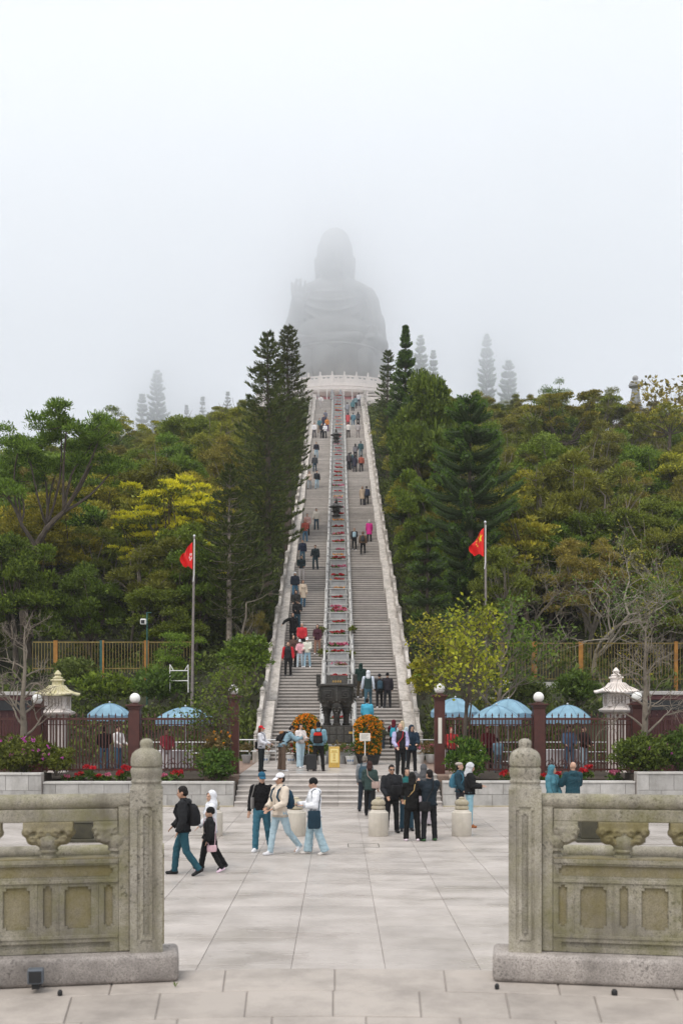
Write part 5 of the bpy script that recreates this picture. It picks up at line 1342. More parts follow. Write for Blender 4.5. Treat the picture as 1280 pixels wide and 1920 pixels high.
yellow_tree(340, 1000, 64, 200, 170, 61, 'bright yellow blossoming tree behind the left flagpole', 'yellow', [(345, 912, 70), (320, 935, 120), (365, 945, 70), (300, 960, 130), (370, 965, 70), (280, 985, 120), (350, 985, 90), (255, 1010, 90), (330, 1010, 60), (245, 1032, 60), (260, 1055, 50), (375, 1028, 40), (350, 1060, 50), (395, 1080, 50)])
yellow_tree(255, 975, 70, 80, 60, 62, 'duller yellow tree behind the bright yellow blossoming tree', 'yellowg', [(245, 950, 60), (230, 965, 70), (262, 975, 60)])
yellow_tree(265, 800, 132, 100, 40, 63, 'hazy yellow tree below the left skyline conifers', 'yellowg', [(265, 792, 80), (240, 805, 70), (280, 812, 80), (250, 822, 60)])
yellow_tree(985, 1010, 62, 160, 120, 64, 'olive-yellow layered tree right of the right flag', 'yellowg', [(985, 985, 60), (960, 1005, 70), (1010, 1002, 60), (980, 1030, 100), (955, 1050, 60), (1000, 1065, 80), (975, 1090, 90), (1030, 1100, 60), (960, 930, 60)])
yellow_tree(1060, 780, 98, 160, 60, 65, 'layered yellow-green tree high on the right slope', 'yellowg', [(1070, 748, 90), (1040, 765, 90), (1100, 772, 70), (1080, 790, 120), (1030, 795, 60), (1110, 805, 80)])
yellow_tree(1255, 775, 100, 90, 40, 66, 'layered green-yellow tree at the right edge of the ridge', 'yellowg', [(1260, 765, 80), (1230, 785, 80), (1270, 790, 60)])
# ---- forest on both slopes
def sky_limit(px):
    xs_ = [-300, 0, 100, 165, 240, 300, 380, 430, 470, 560, 700, 800, 880, 960, 1020, 1100, 1150, 1200, 1280, 1600]; ys_ = [850, 836, 826, 812, 806, 800, 772, 756, 750, 745, 760, 720, 738, 745, 722, 738, 730, 762, 757, 760]
    return float(np.interp(px, xs_, ys_))
KINDS = {}
for kind, seeds in (('dense', (71, 72, 73)), ('olive', (74, 75, 76)), ('brown', (77, 78)), ('yellowg', (79,)), ('layered', (80, 81))):
    KINDS[kind] = [make_broad(s, kind, 30000 if kind in ('dense', 'olive') else 23000) for s in seeds]
LAB = {'dense': 'dense dark green tree', 'olive': 'feathery olive tree', 'brown': 'thin brownish tree', 'yellowg': 'yellow-green tree', 'layered': 'flat-layered tree'}
rr = random.Random(21); spots = []
keep = [(X(340, 64), 64, 3), (X(62, 60), 60, 2.5), (X(880, 61), 61, 3.6), (X(985, 62), 62, 2)]
tries = 0
D_ = 50.5
cand = []
while D_ < 150:
    step = 2.6 + (D_ - 50) * .03
    hw = .345 * D_ + 4
    x_ = -hw + rr.uniform(0, step)
    while x_ < hw:
        cand.append((x_ + rr.uniform(-.7, .7), D_ + rr.uniform(-1, 1))); x_ += step * rr.uniform(.85, 1.25)
    D_ += step * (1.0 if D_ < 90 else 1.25)
nt_ = 0
for (x_, y_) in cand:
    ax = abs(x_)
    if ax < 5.6 + (y_ - 50) * .012: continue
    if any((x_ - a) ** 2 + (y_ - b) ** 2 < c * c for a, b, c in keep): continue
    if y_ < 56.5 and ax > 4: continue
    sg = -1 if x_ < 0 else 1
    kind = rr.choices(['dense', 'olive', 'brown', 'yellowg', 'layered'], [5, 3, 1.6, .7, 1.2] if sg < 0 else [2.6, 4.2, 3, .9, 1.3])[0]
    H_ = rr.uniform(5.2, 9.5) * (1 if y_ > 62 else .8); zb = ground(x_, y_) - .3; px = CX + x_ * F / y_
    lim = CZ + (HY - sky_limit(px) - rr.uniform(0, 14)) * y_ / F
    H_ = min(H_, lim - zb)
    if H_ < 2.6: continue
    tm, cm, H0 = rr.choice(KINDS[kind])
    band = 'low on the slope' if y_ < 72 else ('halfway up the slope' if y_ < 100 else 'near the ridge')
    zone = ('close to the stairs' if ax < 5.6 + .09 * y_ else 'far out from the stairs' if ax > .235 * y_ else 'midway out') + (' on the left' if sg < 0 else ' on the right')
    lab = LAB[kind] + ' ' + band + ' ' + zone
    r = empty('hillside_tree', (x_, y_, zb), rr.uniform(0, 6.28), lab, 'tree', lab.replace(' tree', ' trees', 1))
    s = H_ / 8 ; wv = max(s, .62) * rr.uniform(.85, 1.15); r.scale = (wv, wv, s * 1.02)
    meshobj('trunk', tm, r); meshobj('crown', cm, r); nt_ += 1
print('hillside trees', nt_)
# ---- undergrowth: one mass
rng = np.random.default_rng(8); cs, rs = [], []
while len(cs) < 3200:
    y_ = 46.3 + rng.random() ** 1.6 * 75; hw = .34 * y_ + 3; x_ = rng.uniform(-hw, hw)
    if len(cs) > 2300: y_ = rng.uniform(47, 141); x_ = rng.choice((-1, 1)) * rng.uniform(4.05, 7.5)
    if abs(x_) < 4.0: continue
    r_ = rng.uniform(.35, .95) * (1 + (y_ - 46) * .008)
    cs.append((x_, y_, hill(x_, y_) + r_ * .25)); rs.append(r_)
V = blob_leaves(rng, cs, rs, .8, 42, .24, .12, .5, .45)
tag(meshobj('undergrowth', leaf_obj_mesh('undergrowth', [(V, L['under'])])), 'low mixed undergrowth covering the slopes', 'undergrowth', kind='stuff')
# ---- bushes
def bush(px, py_c, D, wpx, hpx, leaf, label, seed, n=2600, l=.12, w_=.06, flowers=None, name='bush', zb=None, cat='bush', depth=None, group=None):
    rng = np.random.default_rng(seed); k = D / F; x = X(px, D); z_b = (Z(py_c, D) - hpx * k / 2) if zb is None else zb
    root = empty(name, (x, D, z_b), 0, label, cat, group); hw, hh = wpx * k / 2, hpx * k; dp = depth or min(hw, .8)
    K = max(10, int(wpx * hpx / 90)); cs = []
    for _ in range(K):
        d = nrm(rng.normal(size=(1, 3)))[0]; r = rng.random() ** .4
        cs.append((d[0] * hw * r * .88, d[1] * dp * r, hh * .45 + d[2] * hh * .42 * r))
    rs = rng.uniform(.16, .32, K) * min(1.3, hw * .9 + .3)
    mb = MB()
    for c in cs[:10]: limb(mb, (rng.normal() * .1, rng.normal() * .1, -.05), c, .018, .006, rng, .05, 4)
    meshobj('stem', mb.mesh('stem', M['bark'], True), root)
    V = blob_leaves(rng, cs, rs, .8, max(8, n // K), l, w_, .5, .4)
    meshobj('foliage', leaf_obj_mesh('foliage', [(V, L[leaf])]), root)
    if flowers:
        for (mat, cnt, size) in flowers:
            for _ in range(cnt):
                d = nrm(rng.normal(size=(1, 3)))[0]; d[1] = -abs(d[1]); d[2] = abs(d[2]) * .9
                c = np.array([[d[0] * hw * .98, d[1] * dp * 1.02, hh * .45 + d[2] * hh * .55]])
                m_ = 9; A = rng.normal(size=(m_, 3)) + d * .8
                V = leaf_mesh(rng, np.repeat(c, m_, 0) + rng.normal(size=(m_, 3)) * size * .15, A, size * .7, size * .5)
                meshobj('flower', leaf_obj_mesh('flower', [(V, L[mat])]), root)
    return root
bush(40, 1412, 36.1, 130, 82, 'azalea', 'big azalea bush with magenta flowers at the left edge on the taller wall', 81, 6000, flowers=[('pink', 15, .1)])
bush(106, 1420, 36.0, 60, 62, 'azalea', 'smaller azalea bush with a few magenta flowers next to the left fence', 82, 2500, flowers=[('pink', 5, .09)])
bush(1200, 1414, 36.0, 120, 74, 'azalea', 'wide yellow-green bush on the taller wall at the right', 83, 5600, flowers=[('pink', 4, .08)])
bush(1275, 1405, 36.2, 90, 92, 'shrub', 'dark green bush at the right edge on the taller wall', 84, 3600)
bush(872, 1420, 36.2, 76, 88, 'fresh', 'leafy green bush below the yellow-leaved tree right of the gate', 85, 3600)
bush(404, 1432, 36.2, 72, 66, 'shrub', 'dark green round bush left of the platform steps', 86, 3600)
bush(410, 1395, 36.6, 60, 60, 'dry', 'loose bush with orange specks behind the dark round bush', 87, 1400, flowers=[('orange', 9, .07)])
bush(300, 1285, 49.5, 120, 60, 'shrub', 'dark bush on the slope above the left umbrellas', 88, 3000, .18, .09)
bush(200, 1290, 49.8, 130, 64, 'dense', 'dark bush between the left rusty fence and the umbrella', 89, 3000, .18, .09)
bush(1080, 1290, 49.5, 90, 64, 'shrub', 'dark bush on the slope beside the right stone lantern', 90, 3000, .18, .09)
bush(460, 1225, 50, 110, 90, 'fresh', 'bright green bush on the slope next to the left balustrade', 91, 3600, .17, .09)
bush(792, 1265, 47.5, 60, 90, 'gold_leaf', 'golden-leaved bush right of the lower balustrade', 92, 1900, .14, .08)
bush(980, 1300, 48.6, 130, 50, 'under', 'low dark bush behind the right blue umbrellas', 93, 2600, .16, .08)
bush(140, 1260, 51, 90, 60, 'under', 'low bush under the left rusty fence', 94, 2400, .17, .09)
# small flowers in the planting beds
for k, (px, py, mat, s, lb) in enumerate([(126, 1457, 'rose', .9, 'pink-white flower cushion nearest the taller left wall'), (150, 1453, 'red', .8, 'red flower cushion beside the pink-white one at the left'), (168, 1440, 'red', 1.0, 'bright red poinsettia at the fence foot left of centre'), (183, 1457, 'red', .8, 'low dark red flowers on the left wall edge'), (199, 1455, 'rose', .9, 'pink flower cushion in the middle of the left bed'), (226, 1452, 'red', .9, 'red flower cushion left of the left stone finial'), (237, 1441, 'red', 1.0, 'red poinsettia at the foot of the left globe post'), (307, 1456, 'rose', .7, 'small whitish flower cushion right of the left stone finial'), (330, 1451, 'red', 1.5, 'largest red flower clump in the left bed'), (948, 1452, 'red', 1.3, 'large red flower clump left of the right stone finial'), (1017, 1455, 'red', .8, 'red flowers behind the teal-hooded woman'), (1046, 1453, 'red', .8, 'red flowers between the two teal-clad people'), (1090, 1447, 'red', .9, 'red flowers right of the bald man'), (1103, 1440, 'red', .8, 'dark red flowers at the right fence foot'), (1151, 1450, 'rose', 1.4, 'pink flower clump near the taller right wall')]):
    D = 36.0; rng = np.random.default_rng(300 + k); x = X(px, D); r = .16 * s
    root = empty('flower_clump', (x, D, .72 if Z(py, D) < 1.0 else .72), 0, lb, 'flowers'); h = max(.18, Z(py, D) - .72)
    V = blob_leaves(rng, [(0, 0, h * .45)], [r * 1.05], .9, 130, .11, .06, .3, .4); meshobj('leaves', leaf_obj_mesh('leaves', [(V, L['shrub'])]), root)
    V = blob_leaves(rng, [(rng.uniform(-1, 1) * r * .8, rng.uniform(-1, 1) * r * .6, h + rng.uniform(-.2, .3) * r) for _ in range(7)], [r * .4] * 7, .7, 20, .08, .06, .6, .5); meshobj('blossom', leaf_obj_mesh('blossom', [(V, L[mat])]), root)
# marigold columns
for px, ytop, hw, lb, sd in ((574, 1341, .52, 'left marigold column thick with orange flowers beside the burner', 1), (690, 1343, .54, 'right marigold column thick with orange flowers behind the white notice', 2)):
    D = 43.0; rng = np.random.default_rng(sd); H_ = Z(ytop, D) - PZ
    root = empty('marigold_column', (X(px, D), D, PZ), 0, lb, 'flower column')
    mb = MB(); mb.lathe([(.3, 0), (.4, .02), (.48, .34), (.52, .36), (.52, .42), (.46, .42), (.44, .36)], (0, 0, 0), 20); mb.obj('tub', M['dark'], root)
    n = 3800; z_ = .4 + (H_ - .4) * rng.random(n); th = rng.random(n) * 6.28
    prof = lambda z: hw * np.where(z > H_ - .5, np.sqrt(np.maximum(.02, 1 - ((z - H_ + .5) / .5) ** 2)), .8 + .2 * (z / H_))
    r_ = prof(z_) * rng.random(n) ** .25; C = np.stack([r_ * np.cos(th), r_ * np.sin(th), z_], 1); A = np.stack([np.cos(th), np.sin(th), np.full(n, .3)], 1) + rng.normal(size=(n, 3)) * .6
    meshobj('foliage', leaf_obj_mesh('foliage', [(leaf_mesh(rng, C, A, .13, .06), L['shrub'])]), root)
    n = 900; u = rng.random(n); z_ = H_ - (H_ - .45) * u ** 2.6; th = rng.random(n) * 6.28; r_ = prof(z_) * rng.uniform(.9, 1.06, n); C = np.stack([r_ * np.cos(th), r_ * np.sin(th), z_], 1)
    nb_ = 9; C9 = np.repeat(C, nb_, 0) + rng.normal(size=(n * nb_, 3)) * .018; A9 = rng.normal(size=(n * nb_, 3)) + np.repeat(np.stack([np.cos(th), np.sin(th), np.full(n, .3)], 1), nb_, 0)
    tag(meshobj('marigold', leaf_obj_mesh('marigold', [(leaf_mesh(rng, C9, A9, .06, .045), L['orange'])]), root), kind='stuff')
# pots with plants along the burner plinth
for k, (px, D, leaf, fl, lb) in enumerate([(497, 43.8, 'dry', 'rose', 'white pot with pink plant behind the woman in the red cap'), (546, 43.6, 'dry', 'red', 'white pot with reddish plant behind the bending person'), (603, 43.0, 'shrub', None, 'white pot with green plant just left of the gold sign'), (657, 42.9, 'shrub', 'rose', 'white and blue pot with leafy plant right of the gold sign'), (640, 43.4, 'dry', None, 'dark-leaved pot plant behind the gold sign'), (786, 44.0, 'dry', 'rose', 'grey pot with dry flowering plant right of the stair foot'), (462, 44.0, 'dry', None, 'pot with dry plant at the left gate post'), (670, 43.8, 'shrub', None, 'low green pot plant between burner and right marigold column'), (806, 44.3, 'dry', 'rose', 'pot with straggly flowers beside the right gate post')]):
    rng = np.random.default_rng(500 + k); root = empty('flower_pot', (X(px, D), D, PZ), 0, lb, 'potted plant')
    mb = MB(); mb.lathe([(.13, 0), (.15, .02), (.2, .3), (.215, .31), (.215, .35), (.19, .35), (.18, .3)], (0, 0, 0), 18); pt_ = mb.obj('pot', M['potwhite'] if k not in (4, 6) else M['trough'], root, smooth=True)
    if k in (1, 3, 0):
        for a in (-.6, -.1, .45):
            mb = MB(); t = -math.pi / 2 + a; mb.sphere((.178 * math.cos(t), .178 * math.sin(t), .17), (.035, .02, .05), 8, 6); mb.obj('painted_flower', M['potblue'], pt_)
    V = blob_leaves(rng, [(rng.normal() * .12, rng.normal() * .1, .42 + .3 * rng.random()) for _ in range(8)], [.2] * 8, .9, 34, .12, .05, .4, .5); meshobj('plant', leaf_obj_mesh('plant', [(V, L[leaf])]), root)
    if fl: V = blob_leaves(rng, [(rng.normal() * .16, -.1 + rng.normal() * .1, .5 + .3 * rng.random()) for _ in range(9)], [.05] * 9, .9, 10, .06, .045, .4, .5); meshobj('blossom', leaf_obj_mesh('blossom', [(V, L[fl])]), root)
# flowers in the troughs of the stairs
def bouquet(mat, seed, green=False):
    rng = np.random.default_rng(seed); w_ = rng.uniform(.24, .36)
    V = blob_leaves(rng, [(rng.uniform(-w_, w_), rng.normal() * .06, .1) for _ in range(5)], [.16] * 5, .7, 26, .13, .06, .4, .5); lv = leaf_obj_mesh('leaves', [(V, L['shrub' if not green else 'dry'])])
    V = blob_leaves(rng, [(rng.uniform(-w_, w_), rng.normal() * .06, .2 + .05 * rng.random()) for _ in range(9)], [.1] * 9, .7, 18 if not green else 4, .09, .07, .7, .5); return lv, leaf_obj_mesh('blossom', [(V, L[mat])])
BQ = {'red': [bouquet('red', 1), bouquet('red', 2), bouquet('red', 3)], 'rose': [bouquet('rose', 4), bouquet('rose', 5)], 'dry': [bouquet('rose', 6, True), bouquet('orange', 7, True)]}
BL = {'red': 'cushion of red flowers in a trough between the stair flights', 'rose': 'cushion of pink flowers in a trough between the stair flights', 'dry': 'faded flower clump in a trough between the stair flights'}
for k, (yy, zz_) in enumerate(TR):
    if rr.random() < .12 and k > 2: continue
    kd = 'red' if k % 2 == 0 else rr.choice(['rose', 'dry', 'red', 'dry']); lv, bl = rr.choice(BQ[kd])
    root = empty('flower_cushion', (rr.uniform(-.06, .06), yy + .35, zz_ + .12), rr.choice((0, math.pi)), BL[kd], 'flowers', BL[kd].replace('cushion', 'cushions').replace('clump', 'clumps')); s = rr.uniform(.85, 1.25); root.scale = (s, s, s)
    meshobj('leaves', lv, root); meshobj('blossom', bl, root)
# hanging greenery over the rails at the fourth and the upper trough
for px, py, D in ((602, 1183, 58.4), (661, 1180, 58.4), (605, 1224, 55.4), (655, 1226, 55.4)):
    bush(px, py, D, 16, 12, 'olive', 'trailing green plant hanging over the side rail of the trough strip', int(px + py), 260, .12, .06, name='trailing_plant', cat='plant', group='trailing plants on the trough strip')
# ---- bare and half-bare trees
def bare_tree(px, py_base, py_top, D, seed, label, bark='bark_pale', depth=5, r0=.16, ln=1.1, spread=.75, lean=(0, 0), leaves=None, zb=None, fork=3, up=.1, leafn=0, lsize=(.13, .07), trunk_to=None, bend=.16, name='bare_tree', cat='bare tree'):
    rng = np.random.default_rng(seed); x = X(px, D); z_b = Z(py_base, D) if zb is None else zb; H_ = Z(py_top, D) - z_b
    root = tree_root(name, x, D, z_b, label, cat, rz=0); mb = MB(); ends = []
    tt = trunk_to or .35; p = np.array([0, 0, -.4]); f = np.array([lean[0] * .4, 0, H_ * tt])
    limb(mb, p, f, r0, r0 * .75, rng, 0, 9)
    for k in range(4):
        z_ = H_ * (tt * .6 + tt * .4 * (k + 1) / 4); q = f * (z_ / f[2]); a = rng.random() * 6.28
        branchy(rng, mb, q, (math.cos(a) * spread + lean[0] * .3, math.sin(a) * spread, .7), ln * rng.uniform(.8, 1.1), r0 * .42, depth - 2, ends, spread, up, fork, bend=bend)
    branchy(rng, mb, f, (lean[0], lean[1], 1.0), ln * 1.1, r0 * .72, depth - 1, ends, spread, up, fork, bend=bend)
    E = np.array([e[0] for e in ends]); sc_ = (H_ / E[:, 2].max())
    me = mb.mesh('trunk', M[bark], True); o = meshobj('trunk', me, root); o.scale = (sc_, sc_, sc_)
    if leaves:
        n = leafn; idx = rng.integers(len(E), size=n); C = E[idx] + rng.normal(size=(n, 3)) * .13; A = np.array([e[1] for e in ends])[idx] + rng.normal(size=(n, 3)) * .7 - np.array([0, 0, .2])
        V = leaf_mesh(rng, C * sc_, A, lsize[0] * rng.uniform(.7, 1.3, n), lsize[1]); meshobj('crown', leaf_obj_mesh('crown', [(V, L[q]) for q in [leaves]]), root)
    return root
def mono_tree(px, py_base, py_top, D, seed, label, reach, zb):
    """leafless tree with one straight stem and long twiggy side branches"""
    rng = np.random.default_rng(seed); x = X(px, D); H_ = Z(py_top, D) - zb; root = tree_root('bare_tree', x, D, zb, label, 'bare tree', rz=0); mb = MB(); e = []
    st = [np.array([rng.normal() * .04 * (k > 0), rng.normal() * .04 * (k > 0), -.4 + (H_ + .3) * k / 8]) for k in range(9)]; mb.tube(st, [.16 - .14 * k / 8 for k in range(9)], 10)
    for k in range(15):
        t_ = .3 + .66 * k / 14; f = t_ * 8; j = min(7, int(f)); q = st[j] + (st[j + 1] - st[j]) * (f - j); a = k * 2.4 + rng.normal() * .3
        d = np.array([math.cos(a), math.sin(a) * .7, .55 + .5 * t_]); branchy(rng, mb, q, d, reach * (1.15 - .75 * t_) * rng.uniform(.7, 1.05), .05 * (1.2 - t_ * .8), 3, e, .75, .03, 3, 5, .15)
    meshobj('trunk', mb.mesh('trunk', M['bark_pale'], True), root)
mono_tree(46, 1452, 1168, 37.0, 41, 'leafless grey tree with spreading twigs rising from the azaleas at the left', 1.3, 1.0)
mono_tree(1208, 1440, 1168, 37.0, 42, 'leafless grey tree with spreading twigs beside the right stone lantern', 1.25, 1.0)
bare_tree(1108, 1300, 1000, 54.6, 43, 'tall pale half-bare tree with long curved limbs behind the right rusty fence', 'bark_white2', 6, .19, 3.0, .85, (.75, 0), zb=ground(X(1108, 54.6), 54.6), leaves='fresh', leafn=900, lsize=(.15, .08), bend=.2, fork=3, trunk_to=.2)
bare_tree(1232, 1300, 985, 56.5, 44, 'second pale half-bare tree leaning toward the right edge', 'bark_white2', 6, .17, 2.8, .85, (-.4, 0), zb=ground(X(1232, 56), 56), leaves='yellowg', leafn=1100, lsize=(.15, .08), bend=.24, fork=3, trunk_to=.25)
bare_tree(875, 1440, 1118, 36.6, 45, 'slender yellow-leaved tree just right of the right gate post', 'bark', 6, .075, 1.0, .55, zb=.72, leaves='gold_leaf', leafn=1300, lsize=(.15, .1), fork=3, up=.2, trunk_to=.4, name='yellow_leaved_tree', cat='young tree')
bare_tree(935, 1320, 1115, 46.5, 46, 'yellow-green tree in front of the right flagpole', 'bark_pale', 6, .1, 1.3, .6, zb=.9, leaves='fresh', leafn=1500, lsize=(.17, .11), fork=3, up=.2, name='yellow_leaved_tree', cat='young tree')
bare_tree(822, 1330, 1160, 46.8, 47, 'golden young tree behind the right gate post', 'bark', 6, .07, 1.0, .65, zb=.9, leaves='gold_leaf', leafn=1500, lsize=(.16, .1), fork=3, up=.15, name='yellow_leaved_tree', cat='young tree')
bare_tree(432, 1440, 1243, 36.7, 48, 'young green tree with spreading crown left of the left gate post', 'bark', 6, .055, .8, .7, zb=.72, leaves='fresh', leafn=1500, lsize=(.12, .075), fork=3, up=.1, name='young_tree', cat='young tree')
bare_tree(457, 1235, 1120, 55, 49, 'thin pale forked tree behind the lower left balustrade', 'bark_pale', 5, .07, 1.0, .5, (.1, 0), zb=ground(X(457, 55), 55), fork=2, bend=.06)
bare_tree(1252, 790, 700, 112, 50, 'sparse dark tree on the skyline at the right edge', 'bark', 5, .12, 2.0, .6, zb=ground(X(1252, 112), 112), leaves='brown', leafn=700, lsize=(.5, .3), fork=3)
bare_tree(1000, 1180, 1050, 57, 52, 'tangled bare brown tree under the olive-yellow tree', 'bark_pale', 5, .08, 1.4, .8, zb=ground(X(1000, 57), 57), fork=3, bend=.25)
for k, (px, yb, yt, D, w0, lb) in enumerate([(455, 1240, 1130, 56, .07, 'slim pale trunk behind the bright green bush left of the stairs'), (247, 1190, 1050, 60, .07, 'slim pale trunk in the wood behind the camera mast'), (1132, 1180, 930, 66, .1, 'pale bent trunk in the wood right of the stairs'), (1070, 960, 880, 84, .1, 'pale bare trunk higher in the wood right of the stairs')]):
    rng = np.random.default_rng(900 + k); x = X(px, D); zb = ground(x, D) - .3; H_ = Z(yt, D) - zb; root = tree_root('pale_trunk', x, D, zb, lb, 'tree trunk', rz=0)
    mb = MB(); pts = [(rng.normal() * .12 * (t > 0), rng.normal() * .12 * (t > 0), H_ * t) for t in np.linspace(0, 1, 7)]; mb.tube(pts, [w0 * (1.25 - .7 * t) for t in np.linspace(0, 1, 7)], 8); e = []
    for _ in range(3): branchy(rng, mb, pts[-1 - rng.integers(3)], (rng.normal(), rng.normal(), .8), 1.2, w0 * .4, 2, e, .7, .1, 2)
    meshobj('trunk', mb.mesh('trunk', M['bark_pale'], True), root)
# ------------------------------------------------------------------ people
def dirv(side, sw, ab): return Vector((side * math.sin(ab), -math.sin(sw) * math.cos(ab), -math.cos(sw) * math.cos(ab)))
def skeleton(p):
    """joints of a figure facing -y; angles in degrees"""
    s = p.get('h', 1.7) / 1.72; fem = p.get('fem', False); J = {}
    lean = R(p.get('lean', 0)); hip = Vector((0, 0, .93 * s))
    def up(v):   # torso leaning forward about the hips
        y, z = v[1], v[2]; return hip + Vector((v[0], y * math.cos(lean) - z * math.sin(lean), y * math.sin(lean) + z * math.cos(lean)))
    J['hip'] = hip; J['waist'] = up((0, 0, .13 * s)); J['chest'] = up((0, 0, .36 * s)); J['neck'] = up((0, .01, .53 * s)); J['up'] = up
    sw_ = (.165 if fem else .19) * s; yaw, pit = R(p.get('head', (0, 0))[0]), R(p.get('head', (0, 0))[1])
    nb = J['neck']; J['head'] = nb + Vector((0, -math.sin(lean * .7 + pit) * .13 * s, math.cos(lean * .7 + pit) * .155 * s)); J['hrot'] = Matrix.Rotation(yaw, 3, 'Z') @ Matrix.Rotation(lean * .6 + pit, 3, 'X')
    for i, sd in enumerate((-1, 1)):
        a, k, ab = [R(q) for q in p.get('legs', ((0, 0, 4), (0, 0, 4)))[i]]
        hj = hip + Vector((sd * .095 * s, 0, -.02 * s)); kn = hj + dirv(sd, a, ab) * .43 * s; an = kn + dirv(sd, a - k, ab * .6) * .42 * s
        ft = p.get('feet', (None, None))[i]; sa = a - k
        pt = R(ft) if ft is not None else (max(0, -sa - .12) * .9 if k > .1 or sa < -.2 else 0)
        fd = Vector((sd * .12, -math.cos(pt), -math.sin(pt))).normalized(); J['leg', i] = (hj, kn, an, fd)
        A = p.get('arms', ((4, 10, 12, 0), (4, 10, 12, 0)))[i]; asw, aab, el, inn = [R(q) for q in A]
        sh = up((sd * sw_, 0, .47 * s)); d1 = dirv(sd, asw + lean * .5, aab); eb = sh + d1 * .285 * s; t = asw + el + lean * .5
        d2 = Vector((sd * math.sin(aab) * .5 - sd * math.sin(inn), -math.sin(t), -math.cos(t))).normalized(); wr = eb + d2 * .245 * s
        J['arm', i] = (sh, eb, wr, d2)
    mz = min(min(an.z - .075 * s, (an + fd * .17 * s).z - .03 * s, (an - fd * .06 * s).z - .05 * s) for hj, kn, an, fd in (J['leg', 0], J['leg', 1]))
    J['drop'] = mz; J['s'] = s; return J
def part_mesh(mb, name, mat, vox, dz, smooth=2):
    me = remesh_obj(mb, name, mat, vox, smooth)
    if name in ('jacket', 'trousers', 'sleeves', 'hood') and vox < .02:      # cloth folds
        n = len(me.vertices); co = np.empty(n * 3, dtype=np.float32); me.vertices.foreach_get('co', co); no = np.empty(n * 3, dtype=np.float32); me.vertices.foreach_get('normal', no); co = co.reshape(-1, 3); no = no.reshape(-1, 3)
        sd_ = float(len(mb.v) % 17); am = .011 if name != 'trousers' else .009
        h = np.array([noise.noise(Vector((p[0] * 9 + sd_, p[1] * 9, p[2] * 17 + p[0] * 6))) + .5 * noise.noise(Vector((p[0] * 22, p[1] * 22 + sd_, p[2] * 34))) for p in co])
        co = co + no * (h * am)[:, None].astype(np.float32); me.vertices.foreach_set('co', co.ravel())
    me.transform(Matrix.Translation((0, 0, -dz))); me.update(); return me
